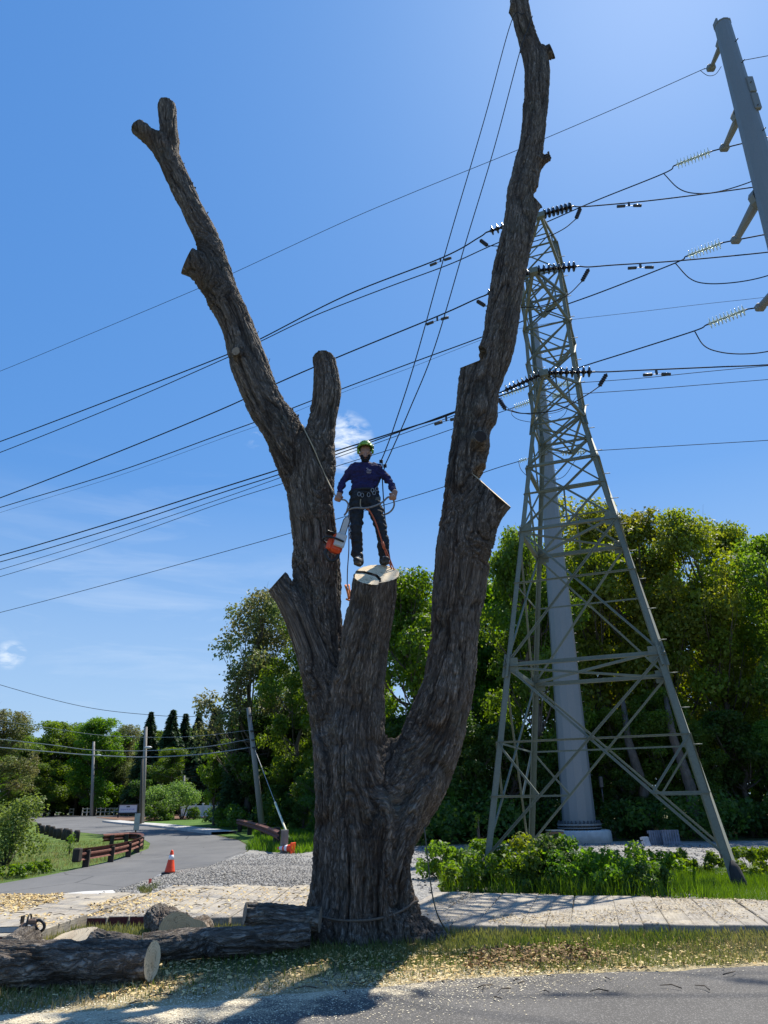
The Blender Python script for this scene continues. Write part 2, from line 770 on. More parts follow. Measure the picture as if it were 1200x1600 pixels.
def mat_asphalt_near():
    m, T, out = new_mat('asphalt_near')
    p = T.pos()
    sep = T.new('ShaderNodeSeparateXYZ')
    T.link(p, sep.inputs[0])
    big = T.noise(p, 0.8, 4, 0.6)
    fine = T.noise(p, 90, 3, 0.7)
    ag = T.voro(p, 120)
    agc = T.voro(p, 120, out=1)
    base = T.ramp(T.math('ADD', T.math('MULTIPLY', big, 0.5), T.math('MULTIPLY', fine, 0.5)), [(0.3, (0.062, 0.059, 0.055)), (0.7, (0.135, 0.128, 0.120))])
    sepc = T.new('ShaderNodeSeparateColor')
    T.link(agc, sepc.inputs[0])
    st = T.math('GREATER_THAN', sepc.outputs[0], 0.86)
    base = T.mix(T.math('MULTIPLY', st, 0.55), base, (0.30, 0.28, 0.26))
    # sawdust: heavy at the left and along the verge, thinning out over the road
    gx = T.mapr(sep.outputs[0], 1.6, -2.2, 0, 0.42)
    edge = T.math('ADD', sep.outputs[1], T.math('MULTIPLY', sep.outputs[0], -0.16))
    ge = T.mapr(edge, 6.6, 8.3, -0.10, 0.28)
    amt = T.math('ADD', gx, ge)
    spk = T.noise(T.scalev(p, (1, 0.8, 1)), 55, 4, 0.85)
    cl = T.noise(p, 3.2, 5, 0.65)
    v = T.math('ADD', T.math('ADD', amt, T.math('MULTIPLY', spk, 1.0)), T.math('MULTIPLY', cl, 0.75))
    mask = T.mapr(v, 1.20, 1.34, 0, 0.85)
    dust = T.mix(T.noise(p, 60, 2), (0.44, 0.35, 0.22), (0.78, 0.70, 0.52))
    col = T.mix(mask, base, dust)
    h = T.math('ADD', T.math('MULTIPLY', ag, 0.6), T.math('ADD', fine, T.math('MULTIPLY', mask, 0.4)))
    principled(T, out, col, 0.9, 0, T.bump(h, 0.7, 0.006), 0.25)
    return m


def mat_road():
    m, T, out = new_mat('asphalt_worn')
    p = T.pos()
    big = T.noise(T.scalev(p, (1, 0.35, 1)), 0.35, 5, 0.65)
    fine = T.noise(p, 25, 4, 0.7)
    col = T.ramp(T.math('ADD', T.math('MULTIPLY', big, 0.7), T.math('MULTIPLY', fine, 0.3)), [(0.32, (0.085, 0.085, 0.087)), (0.5, (0.125, 0.125, 0.125)), (0.68, (0.175, 0.17, 0.165))])
    cr = T.voro(T.math('ADD', 0, 0) if False else p, 0.28, 'DISTANCE_TO_EDGE')
    crack = T.math('LESS_THAN', T.math('ADD', cr, T.math('MULTIPLY', T.noise(p, 2.0, 4), 0.03)), 0.022)
    col = T.mix(T.math('MULTIPLY', crack, 0.6), col, (0.05, 0.05, 0.05))
    principled(T, out, col, 0.9, 0, T.bump(fine, 0.4, 0.01), 0.25)
    return m


def mat_ground():
    m, T, out = new_mat('earth')
    p = T.pos()
    a = T.noise(p, 1.6, 6, 0.65)
    b = T.noise(p, 30, 4, 0.7)
    c = T.ramp(T.math('ADD', T.math('MULTIPLY', a, 0.6), T.math('MULTIPLY', b, 0.4)), [(0.30, (0.045, 0.060, 0.018)), (0.48, (0.085, 0.095, 0.035)), (0.62, (0.16, 0.13, 0.08)), (0.75, (0.22, 0.18, 0.12))])
    sep = T.new('ShaderNodeSeparateXYZ')
    T.link(p, sep.inputs[0])
    e = T.math('ADD', sep.outputs[1], T.math('MULTIPLY', sep.outputs[0], -0.10))
    near = T.math('MULTIPLY', T.mapr(e, 6.5, 7.6), T.mapr(e, 10.6, 8.0))
    w = T.math('ADD', T.math('MULTIPLY', near, 0.42), T.math('ADD', T.math('MULTIPLY', T.noise(p, 2.4, 5, 0.7), 0.7), T.math('MULTIPLY', T.noise(p, 60, 3, 0.8), 0.5)))
    dust = T.mix(T.noise(p, 45, 3), (0.34, 0.25, 0.13), (0.66, 0.56, 0.36))
    c = T.mix(T.mapr(w, 0.86, 1.05, 0, 0.85), c, dust)
    principled(T, out, c, 0.95, 0, T.bump(b, 0.8, 0.03), 0.15)
    return m


def mat_grass_sheet(c1, c2, c3, name):
    m, T, out = new_mat(name)
    p = T.pos()
    a = T.noise(p, 0.5, 5, 0.6)
    b = T.noise(p, 22, 4, 0.75)
    c = T.ramp(T.math('ADD', T.math('MULTIPLY', a, 0.5), T.math('MULTIPLY', b, 0.5)), [(0.33, c1), (0.5, c2), (0.68, c3)])
    principled(T, out, c, 0.9, 0, T.bump(b, 0.8, 0.05), 0.2)
    return m


def mat_gravel():
    m, T, out = new_mat('gravel_dust')
    p = T.pos()
    a = T.noise(p, 0.7, 5, 0.6)
    v = T.voro(p, 28)
    vc = T.voro(p, 28, out=1)
    sepc = T.new('ShaderNodeSeparateColor')
    T.link(vc, sepc.inputs[0])
    c = T.ramp(T.math('ADD', T.math('MULTIPLY', sepc.outputs[0], 0.65), T.math('MULTIPLY', a, 0.45)), [(0.2, (0.12, 0.12, 0.12)), (0.5, (0.24, 0.235, 0.225)), (0.85, (0.40, 0.39, 0.37))])
    c = T.mix(T.mapr(T.noise(p, 1.3, 5, 0.7), 0.5, 0.66, 0, 0.6), c, (0.38, 0.35, 0.29))
    principled(T, out, c, 0.95, 0, T.bump(v, 1.0, 0.03), 0.2)
    return m


def mat_timber(name='timber_weathered', dust=0.55):
    m, T, out = new_mat(name)
    o = T.coord('Object')
    p = T.pos()
    g = T.noise(T.scalev(o, (1, 0.06, 1)), 45, 5, 0.65)
    r = T.new('ShaderNodeObjectInfo').outputs['Random']
    c = T.ramp(g, [(0.3, (0.15, 0.13, 0.105)), (0.5, (0.27, 0.245, 0.21)), (0.7, (0.40, 0.365, 0.32))])
    c = T.mix(T.math('MULTIPLY', r, 0.45), c, (0.30, 0.285, 0.265))
    sp = T.math('ADD', T.math('MULTIPLY', T.noise(p, 55, 3, 0.7), 0.6), T.math('MULTIPLY', T.noise(p, 2.2, 5, 0.65), 0.8))
    dm = T.mapr(sp, 0.62, 0.80, 0, dust)
    c = T.mix(dm, c, (0.50, 0.43, 0.31))
    bl = T.mapr(T.noise(p, 3.5, 5, 0.7), 0.50, 0.66, 0, 0.55)
    c = T.mix(bl, c, (0.16, 0.14, 0.12))
    principled(T, out, c, 0.9, 0, T.bump(g, 0.6, 0.01), 0.2)
    return m


def mat_leaf(name, dark, light, tint=None, trans=0.45, tintamt=0.6, tc=None):
    m, T, out = new_mat(name)
    g = T.new('ShaderNodeNewGeometry')
    rnd = g.outputs['Random Per Island']
    oi = T.new('ShaderNodeObjectInfo').outputs['Random']
    n = T.noise(g.outputs['Position'], 0.45, 3, 0.6)
    f = T.math('ADD', T.math('MULTIPLY', rnd, 0.55), T.math('MULTIPLY', T.mapr(n, 0.3, 0.7), 0.45))
    c = T.mix(f, dark, light)
    if tint:
        tm = T.math('MULTIPLY', T.mapr(T.noise(g.outputs['Position'], 0.25, 4, 0.6), 0.42, 0.62), tintamt)
        c = T.mix(tm, c, tint)
    hs = T.new('ShaderNodeHueSaturation')
    T.put(hs.inputs['Hue'], T.mapr(oi, 0, 1, 0.485, 0.515))
    T.put(hs.inputs['Value'], T.mapr(oi, 0, 1, 0.82, 1.15))
    T.put(hs.inputs['Color'], c)
    c = hs.outputs[0]
    p = T.new('ShaderNodeBsdfPrincipled')
    T.put(p.inputs['Base Color'], c)
    p.inputs['Roughness'].default_value = 0.55
    p.inputs['Specular IOR Level'].default_value = 0.35
    t = T.new('ShaderNodeBsdfTranslucent')
    hs2 = T.new('ShaderNodeHueSaturation')
    hs2.inputs['Hue'].default_value = 0.485
    hs2.inputs['Saturation'].default_value = 1.15
    hs2.inputs['Value'].default_value = 1.7
    T.put(hs2.inputs['Color'], c)
    T.put(t.inputs[0], hs2.outputs[0])
    mx = T.new('ShaderNodeMixShader')
    mx.inputs[0].default_value = trans
    T.link(p.outputs[0], mx.inputs[1])
    T.link(t.outputs[0], mx.inputs[2])
    T.link(mx.outputs[0], out.inputs[0])
    return m


def mat_bark(name='bark', attr=True, dark=(0.042, 0.030, 0.022), mid=(0.215, 0.170, 0.130), light=(0.48, 0.40, 0.325), scale=1.0, lichen=0.5, bstr=1.0):
    m, T, out = new_mat(name)
    v = T.attr('bark') if attr else T.scalev(T.coord('Object'), (1, 1, 0.12))
    pos = T.coord('Object')
    n1 = T.noise(v, 36 * scale, 6, 0.75, 0.3)
    n2 = T.noise(v, 95 * scale, 3, 0.7)
    n3 = T.noise(pos, 1.1, 4, 0.6)
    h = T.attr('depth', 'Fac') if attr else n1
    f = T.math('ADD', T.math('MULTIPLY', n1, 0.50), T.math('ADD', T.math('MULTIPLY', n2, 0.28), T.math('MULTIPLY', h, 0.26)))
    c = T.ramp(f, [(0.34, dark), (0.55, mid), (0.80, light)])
    c = T.mix(T.mapr(n3, 0.45, 0.68, 0, 0.55), c, (0.190, 0.120, 0.075), 'MIX')
    c = T.mix(T.mapr(T.noise(pos, 0.7, 3, 0.6), 0.40, 0.62, 0.0, 0.40), c, T.mix(n2, (0.11, 0.092, 0.078), (0.36, 0.33, 0.29)))
    gr = T.mapr(T.noise(pos, 2.3, 5, 0.65), 0.52, 0.66, 0, lichen)
    c = T.mix(T.math('MULTIPLY', gr, T.mapr(n2, 0.35, 0.65)), c, (0.20, 0.22, 0.165))
    rg1 = T.math('ABSOLUTE', T.math('SUBTRACT', T.noise(v, 44 * scale, 4, 0.65, 0.5), 0.5))
    crk = T.mapr(rg1, 0.0, 0.09)
    c = T.mix(T.mapr(crk, 0, 1, 0.55, 0.0), c, dark)
    bm = T.bump(T.math('ADD', T.math('MULTIPLY', crk, 0.7), T.math('ADD', n1, T.math('MULTIPLY', n2, 0.5))), bstr, 0.03)
    principled(T, out, c, 0.88, 0, bm, 0.25)
    return m


def mat_cutwood(name='cut_wood', light=(0.86, 0.69, 0.45), dark=(0.52, 0.33, 0.16), sap=(0.88, 0.78, 0.58)):
    """end grain: rings round the local z axis"""
    m, T, out = new_mat(name)
    o = T.coord('Object')
    nz = T.noise(o, 5.0, 3, 0.5)
    ln = T.new('ShaderNodeVectorMath')
    ln.operation = 'LENGTH'
    T.link(T.scalev(o, (1, 1, 0)), ln.inputs[0])
    r = T.math('ADD', ln.outputs['Value'], T.math('MULTIPLY', nz, 0.05))
    ring = T.math('SINE', T.math('MULTIPLY', r, 230))
    saw = T.noise(T.scalev(o, (1, 14, 1)), 9, 4, 0.7)
    c = T.mix(T.mapr(ring, -1, 1, 0.0, 0.35), light, dark)
    c = T.mix(T.mapr(saw, 0.45, 0.75, 0, 0.4), c, sap)
    c = T.mix(T.mapr(r, 0.02, 0.16, 0.45, 0.0), c, dark)
    crk = T.math('ABSOLUTE', T.math('SUBTRACT', T.noise(o, 3.2, 4, 0.6, 0.8), 0.5))
    c = T.mix(T.mapr(crk, 0.0, 0.010, 0.75, 0.0), c, (0.10, 0.06, 0.03))
    stn = T.mapr(T.noise(o, 6.5, 4, 0.7), 0.52, 0.68, 0, 0.45)
    c = T.mix(stn, c, dark)
    principled(T, out, c, 0.8, 0, T.bump(T.math('ADD', saw, T.math('MULTIPLY', ring, 0.2)), 0.35, 0.01), 0.2)
    return m


def mat_galv(name, c=(0.36, 0.39, 0.41), rough=0.55, metal=0.35, sc=2.0, var=0.25):
    m, T, out = new_mat(name)
    p = T.coord('Object')
    a = T.noise(T.scalev(p, (1, 1, 0.25)), sc, 5, 0.6)
    sp = T.voro(p, 40, out=1)
    sepc = T.new('ShaderNodeSeparateColor')
    T.link(sp, sepc.inputs[0])
    c1 = tuple(x * (1 - var) for x in c)
    c2 = tuple(min(1, x * (1 + var)) for x in c)
    col = T.mix(T.math('ADD', T.math('MULTIPLY', a, 0.75), T.math('MULTIPLY', sepc.outputs[0], 0.25)), c1, c2)
    principled(T, out, col, rough, metal, T.bump(T.noise(p, 12, 4), 0.08, 0.01), 0.5)
    return m


M = {}
M['earth'] = mat_ground()
M['asphalt'] = mat_asphalt_near()
M['road'] = mat_road()
M['lawn'] = mat_grass_sheet((0.030, 0.075, 0.010), (0.065, 0.135, 0.018), (0.13, 0.19, 0.035), 'lawn')
M['meadow'] = mat_grass_sheet((0.035, 0.070, 0.012), (0.085, 0.14, 0.022), (0.17, 0.20, 0.05), 'meadow')
M['gravel'] = mat_gravel()
M['mulch'] = simple('mulch', (0.16, 0.085, 0.05), 0.95, var=0.5, scale=5, bump=0.6, bdist=0.03)
M['concrete'] = simple('concrete', (0.50, 0.49, 0.465), 0.85, var=0.22, scale=3, bump=0.3)
M['kerb'] = simple('kerb_concrete', (0.42, 0.41, 0.385), 0.9, var=0.25, scale=1.5, bump=0.2)
M['timber'] = mat_timber()
M['timber_dusty'] = mat_timber('timber_dusty', 0.65)
M['red_paint'] = simple('red_oxide_end_paint', (0.10, 0.018, 0.020), 0.75, var=0.55, scale=9, bump=0.4)
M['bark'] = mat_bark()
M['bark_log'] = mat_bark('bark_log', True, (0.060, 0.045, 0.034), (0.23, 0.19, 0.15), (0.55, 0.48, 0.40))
M['bark_far'] = mat_bark('bark_far', False, (0.05, 0.042, 0.035), (0.12, 0.10, 0.08), (0.22, 0.19, 0.16), 0.4, 0.3, 0.5)
M['cut'] = mat_cutwood()
M['hollow_shade'] = simple('knot_hole_shade', (0.035, 0.025, 0.018), 0.95, var=0.5, scale=30, bump=0.5)  # flat knot face coloured dark to imitate the shade inside a hole
M['cut_tan'] = mat_cutwood('cut_wood_tan', (0.58, 0.42, 0.24), (0.42, 0.27, 0.13), (0.64, 0.49, 0.30))
M['cut_old'] = mat_cutwood('cut_wood_grey', (0.30, 0.255, 0.20), (0.20, 0.16, 0.12), (0.36, 0.31, 0.25))
M['lattice'] = mat_galv('lattice_steel', (0.165, 0.185, 0.145), 0.65, 0.15, 1.6, 0.38)
M['pole_steel'] = mat_galv('pole_steel', (0.205, 0.22, 0.22), 0.55, 0.15, 0.8, 0.16)
M['arm_steel'] = mat_galv('arm_steel', (0.21, 0.215, 0.20), 0.6, 0.2, 2.0, 0.15)
M['wire'] = simple('conductor', (0.022, 0.023, 0.025), 0.9, 0.0, var=0.2, spec=0.1)
M['insul_dark'] = simple('brown_porcelain', (0.016, 0.012, 0.014), 0.22, var=0.3, spec=0.6)
M['hardware'] = simple('line_hardware', (0.07, 0.07, 0.07), 0.5, 0.4, var=0.3)


def mat_glass_disc():
    m, T, out = new_mat('green_glass')
    p = principled(T, out, (0.80, 0.93, 0.88), 0.15, 0, None, 0.8)
    p.inputs['Transmission Weight'].default_value = 0.25
    p.inputs['IOR'].default_value = 1.45
    return m


M['insul_glass'] = mat_glass_disc()
M['leaf_green'] = mat_leaf('leaf_green', (0.062, 0.125, 0.020), (0.155, 0.265, 0.040), None, 0.55)
M['leaf_bright'] = mat_leaf('leaf_bright', (0.055, 0.120, 0.012), (0.145, 0.240, 0.028))
M['leaf_olive'] = mat_leaf('leaf_olive', (0.085, 0.135, 0.016), (0.210, 0.270, 0.034), (0.23, 0.20, 0.045), 0.5, 0.45)
M['leaf_pale'] = mat_leaf('leaf_pale', (0.075, 0.115, 0.035), (0.175, 0.225, 0.075), (0.16, 0.12, 0.05), 0.4)
M['leaf_fresh'] = mat_leaf('leaf_fresh', (0.085, 0.150, 0.035), (0.20, 0.29, 0.075))
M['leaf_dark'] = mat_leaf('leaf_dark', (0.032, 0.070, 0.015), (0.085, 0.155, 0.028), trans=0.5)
M['needle'] = mat_leaf('needle', (0.024, 0.050, 0.020), (0.062, 0.110, 0.040), trans=0.25)
M['grass_blade'] = mat_leaf('grass_blade', (0.050, 0.085, 0.014), (0.125, 0.165, 0.035), (0.26, 0.23, 0.10), 0.35, 0.75)
M['weed_blade'] = mat_leaf('weed_blade', (0.040, 0.10, 0.010), (0.115, 0.215, 0.025), None, 0.45)
M['dry_grass'] = mat_leaf('dry_grass', (0.22, 0.18, 0.08), (0.38, 0.33, 0.17), None, 0.3)


def mat_chip(name, a, b):
    m, T, out = new_mat(name)
    g = T.new('ShaderNodeNewGeometry')
    c = T.mix(g.outputs['Random Per Island'], a, b)
    principled(T, out, c, 0.85, 0, None, 0.2)
    return m


M['chips'] = mat_chip('wood_chips', (0.36, 0.23, 0.08), (0.76, 0.59, 0.29))
M['chips_pale'] = mat_chip('sawdust_chips', (0.55, 0.46, 0.29), (0.90, 0.82, 0.62))
M['stones'] = mat_chip('crushed_stone', (0.07, 0.068, 0.066), (0.36, 0.345, 0.32))
M['twig'] = simple('twig', (0.09, 0.07, 0.05), 0.9, var=0.4)

# ================================================================== GROUND
rng = np.random.default_rng(7)


def axis_steps(lo, hi, fine_lo, fine_hi, fine):
    v = list(np.arange(fine_lo, fine_hi + 1e-6, fine))
    x, s = fine_hi, fine
    while x < hi:
        s *= 1.25
        x += s
        v.append(x)
    x, s = fine_lo, fine
    while x > lo:
        s *= 1.25
        x -= s
        v.insert(0, x)
    return np.array(v)


def bumpy(x, y):
    """small unevenness of the ground near the camera"""
    P = np.stack([x * 0.9, y * 0.9, np.zeros_like(x)], -1)
    return (fbm(P, 4, 3) - 0.5)


gx = axis_steps(-600, 600, -60, 60, 1.2)
gy = axis_steps(-40, 900, 0, 110, 1.2)
GX, GY = np.meshgrid(gx, gy)
tt = np.clip((GY - 34) / 60.0, 0, 1)
GZ = 0.55 * tt * tt * (3 - 2 * tt) - 0.012
ny, nx = GX.shape
idx = np.arange(nx * ny).reshape(ny, nx)
Fg = np.stack([idx[:-1, :-1], idx[:-1, 1:], idx[1:, 1:], idx[1:, :-1]], -1).reshape(-1, 4)
tag(np_mesh('ground', np.stack([GX, GY, GZ], -1).reshape(-1, 3), Fg, M['earth'], smooth=True), kind='structure')


def wobble(poly, step=0.5, amp=0.06, seed=1, closed=True, skip=()):
    out = []
    n = len(poly)
    for i in range(n if closed else n - 1):
        a, b = np.array(poly[i]), np.array(poly[(i + 1) % n])
        L = np.linalg.norm(b - a)
        k = max(1, int(L / step))
        for j in range(k):
            p = a + (b - a) * j / k
            q = np.array([[p[0] * 1.3, p[1] * 1.3, seed * 7.7]])
            w = amp
            p = p + np.array([fbm(q, 3, seed)[0] - 0.5, fbm(q + 50, 3, seed + 9)[0] - 0.5]) * 2 * w
            out.append(p)
    if not closed:
        out.append(np.array(poly[-1], dtype=float))
    return out


def sheet(name, poly, mat, dz, spacing=1.5, hfun=None, kind='structure', margin=0.35):
    poly = [Vector((float(p[0]), float(p[1]))) for p in poly]
    xs = [p.x for p in poly]; ys = [p.y for p in poly]
    pts = list(poly)
    edges = [(i, (i + 1) % len(poly)) for i in range(len(poly))]
    gx_ = np.arange(min(xs), max(xs), spacing)
    gy_ = np.arange(min(ys), max(ys), spacing)
    PX = np.array(xs); PYs = np.array(ys)
    Xg, Yg = np.meshgrid(gx_, gy_)
    Xg, Yg = Xg.ravel(), Yg.ravel()
    ins = np.zeros(len(Xg), bool)
    dmin = np.full(len(Xg), 1e9)
    for i in range(len(PX)):
        x1, y1 = PX[i], PYs[i]
        x2, y2 = PX[(i + 1) % len(PX)], PYs[(i + 1) % len(PX)]
        c = ((y1 > Yg) != (y2 > Yg)) & (Xg < (x2 - x1) * (Yg - y1) / (y2 - y1 + 1e-12) + x1)
        ins ^= c
        L2 = (x2 - x1) ** 2 + (y2 - y1) ** 2 + 1e-12
        t = np.clip(((Xg - x1) * (x2 - x1) + (Yg - y1) * (y2 - y1)) / L2, 0, 1)
        dmin = np.minimum(dmin, np.hypot(Xg - x1 - t * (x2 - x1), Yg - y1 - t * (y2 - y1)))
    keep = ins & (dmin > spacing * margin)
    pts += [Vector((float(a), float(b))) for a, b in zip(Xg[keep], Yg[keep])]
    v, e, f, *_ = delaunay_2d_cdt(pts, edges, [], 1, 1e-5)
    V = []
    for p in v:
        z = terrain(p.x, p.y) + dz
        if hfun:
            z += hfun(p.x, p.y)
        V.append((p.x, p.y, z))
    F = np.array([t for t in f if len(t) == 3])
    # keep normals up
    Va = np.array(V)
    nz = np.cross(Va[F[:, 1]] - Va[F[:, 0]], Va[F[:, 2]] - Va[F[:, 0]])[:, 2]
    F[nz < 0] = F[nz < 0][:, ::-1]
    o = np_mesh(name, Va, F, mat, smooth=True)
    return tag(o, kind=kind)


def pxg(pts):
    return [tuple(PG(x, y).xy) for x, y in pts]


# foreground road in front of the camera
near_edge = pxg([(1200, 1506), (1100, 1512), (1008, 1519), (880, 1522), (740, 1528), (600, 1540), (480, 1550), (390, 1558), (250, 1572), (120, 1580), (0, 1586)])
near_edge = [(14, 10.9), (8, 9.6)] + near_edge + [(-5.5, 6.35), (-14, 4.2)]
poly = wobble([*near_edge], 0.12, 0.15, 3, closed=False)
poly = poly + [(-14, -12), (14, -12)]
sheet('road_near', poly, M['asphalt'], 0.0, 0.8)

# the curving road at the left
right_edge = [(-9.5, 11.5), (-7.6, 13.7), (-5.9, 16.0)] + pxg([(215, 1393), (262, 1377), (330, 1353), (380, 1334), (392, 1324), (372, 1313), (330, 1304), (270, 1296), (232, 1291), (190, 1287), (160, 1283)])
far_r = pxg([(178, 1280.5), (240, 1276), (240, 1273.5), (150, 1274.2), (57, 1272.3)]) + [(-75, 150), (-80, 150)]
inner = [(-73, 126)] + pxg([(40, 1277.5), (57, 1283), (66, 1290), (100, 1298), (150, 1303), (190, 1306), (222, 1310), (235, 1318), (232, 1326), (205, 1337), (150, 1352), (70, 1369), (0, 1381)]) + [(-16, 15.5), (-19, 12)]
poly = wobble(right_edge, 0.8, 0.05, 5, closed=False) + far_r + inner
sheet('road_far', poly, M['road'], 0.006, 1.6)

# grass in the loop of the road, lawns beyond it
poly = [(-60, 12)] + [(-19, 12), (-16, 15.5)] + list(reversed(pxg([(57, 1283), (66, 1290), (100, 1298), (150, 1303), (190, 1306), (222, 1310), (235, 1318), (232, 1326), (205, 1337), (150, 1352), (70, 1369), (0, 1381)]))) + [(-70, 90), (-110, 100)]
sheet('grass_meadow', poly, M['meadow'], -0.003, 1.6)
lawn_near = pxg([(392, 1322), (372, 1311), (330, 1301.5), (270, 1293.5), (232, 1288.5), (190, 1284.5), (165, 1281), (185, 1279.5), (230, 1280)])
sheet('lawn', lawn_near + [(-20, 80), (-8, 75), (-3, 45), (-4, 31)], M['lawn'], -0.001, 1.6)
# pavement with a kerb on the far side of the road
kerb_line = pxg([(160, 1283), (190, 1287), (232, 1291), (270, 1296), (330, 1304)])
mb = MB()
for a, b in zip(kerb_line[:-1], kerb_line[1:]):
    a, b = Vector(a), Vector(b)
    n = Vector((-(b - a).y, (b - a).x)).normalized()
    if n.y < 0:
        n = -n
    za, zb = terrain(*a), terrain(*b)
    w = 1.5
    A = [(a.x, a.y, za - .05), (a.x, a.y, za + .13), (a.x + n.x * w, a.y + n.y * w, za + .14), (a.x + n.x * w, a.y + n.y * w, za - .05)]
    B = [(b.x, b.y, zb - .05), (b.x, b.y, zb + .13), (b.x + n.x * w, b.y + n.y * w, zb + .14), (b.x + n.x * w, b.y + n.y * w, zb - .05)]
    mb.add(A + B, [(0, 1, 5, 4), (1, 2, 6, 5), (2, 3, 7, 6)])
tag(mb.build('pavement', M['kerb']), kind='structure')
sheet('mulch_bed', wobble(pxg([(150, 1277.6), (230, 1275.5), (300, 1272), (352, 1272), (352, 1276), (290, 1279), (235, 1282), (190, 1281)]), 1.0, 0.3, 8), M['mulch'], 0.03, 1.5)


# gravel yard
def gravel_h(x, y):
    h = 0.0
    for cx, cy, r, a in ((-3.9, 17.6, 1.7, 0.16), (-2.9, 19.2, 2.2, 0.14), (-4.6, 19.5, 1.6, 0.09), (-2.2, 16.9, 1.2, 0.08)):
        d = ((x - cx) ** 2 + (y - cy) ** 2) / (r * r)
        h += a * math.exp(-d * 1.6)
    return h


poly = wobble([(-5.9, 16.0), (-6.3, 14.6), (-5.2, 14.0), (2.0, 13.6), (8.0, 11.5), (14, 9.5), (30, 12), (30, 26), (17, 29.5), (9, 31.5), (3, 31), (-2.2, 30), (-3.2, 27.5), (-4.3, 28.4), (-5.3, 30.2)] + pxg([(388, 1331), (330, 1353), (262, 1377), (215, 1393)]), 0.5, 0.12, 11)
sheet('gravel_yard', poly, M['gravel'], 0.012, 0.5, gravel_h)


def in_poly(x, y, poly):
    ins = np.zeros(len(x), bool)
    n = len(poly)
    for i in range(n):
        x1, y1 = poly[i][0], poly[i][1]
        x2, y2 = poly[(i + 1) % n][0], poly[(i + 1) % n][1]
        ins ^= ((y1 > y) != (y2 > y)) & (x < (x2 - x1) * (y - y1) / (y2 - y1 + 1e-12) + x1)
    return ins


def scatter(name, tv, tf, pos, scale, mats, up=None, yaw=None, tilt=0.0, kind='stuff', label=None, cat=None, seed=1, squash=None, parent=None):
    """many small copies of one template, written as one mesh"""
    r = np.random.default_rng(seed)
    tv = np.asarray(tv, float)
    tf = np.asarray(tf, int)
    n = len(pos)
    yaw = r.uniform(0, 2 * np.pi, n) if yaw is None else yaw
    ax = r.uniform(0, 2 * np.pi, n)
    ti = r.normal(0, 1, n) * tilt
    # rotation: yaw about z then tilt about a random horizontal axis
    cz, sz = np.cos(yaw), np.sin(yaw)
    Rz = np.zeros((n, 3, 3))
    Rz[:, 0, 0] = cz; Rz[:, 0, 1] = -sz; Rz[:, 1, 0] = sz; Rz[:, 1, 1] = cz; Rz[:, 2, 2] = 1
    kx, ky = np.cos(ax), np.sin(ax)
    c, s = np.cos(ti), np.sin(ti)
    Rt = np.zeros((n, 3, 3))
    Rt[:, 0, 0] = c + kx * kx * (1 - c); Rt[:, 0, 1] = kx * ky * (1 - c); Rt[:, 0, 2] = ky * s
    Rt[:, 1, 0] = kx * ky * (1 - c); Rt[:, 1, 1] = c + ky * ky * (1 - c); Rt[:, 1, 2] = -kx * s
    Rt[:, 2, 0] = -ky * s; Rt[:, 2, 1] = kx * s; Rt[:, 2, 2] = c
    Rm = Rt @ Rz
    sc_ = np.asarray(scale)
    if sc_.ndim == 1:
        sc_ = sc_[:, None].repeat(3, 1)
    V = np.einsum('nij,nkj->nki', Rm, tv[None] * sc_[:, None, :]) + np.asarray(pos)[:, None, :]
    F = (tf[None] + (np.arange(n) * len(tv))[:, None, None]).reshape(-1, tf.shape[1])
    o = np_mesh(name, V.reshape(-1, 3), F, mats, parent)
    return tag(o, label, cat, None, kind)


LEAF_T = ([(0, -.5, 0), (.30, -.05, .07), (0, .5, 0), (-.30, -.05, .07)], [(0, 1, 2, 3)])
CHIP_T = ([(-.5, -.3, 0), (.5, -.25, .04), (.45, .3, .10), (-.45, .25, .03)], [(0, 1, 2, 3)])
STONE_T = ([(-.5, -.35, 0), (.45, -.4, .02), (.5, .35, 0), (-.4, .45, .0), (-.25, -.2, .45), (.3, -.15, .5), (.2, .25, .42), (-.3, .2, .38)], [(0, 1, 5, 4), (1, 2, 6, 5), (2, 3, 7, 6), (3, 0, 4, 7), (4, 5, 6, 7)])
BLADE_T = ([(-.06, 0, 0), (.06, 0, 0), (.045, .12, .55), (-.045, .12, .55), (0.0, .38, 1.0)], [(0, 1, 2), (0, 2, 3), (3, 2, 4)])

# ================================================================== BARKED WOOD
def node(px, py, hw, Y):
    P = PY(px, py, Y)
    return (P.x, P.y, P.z, hw * ZC(P) / FPX)


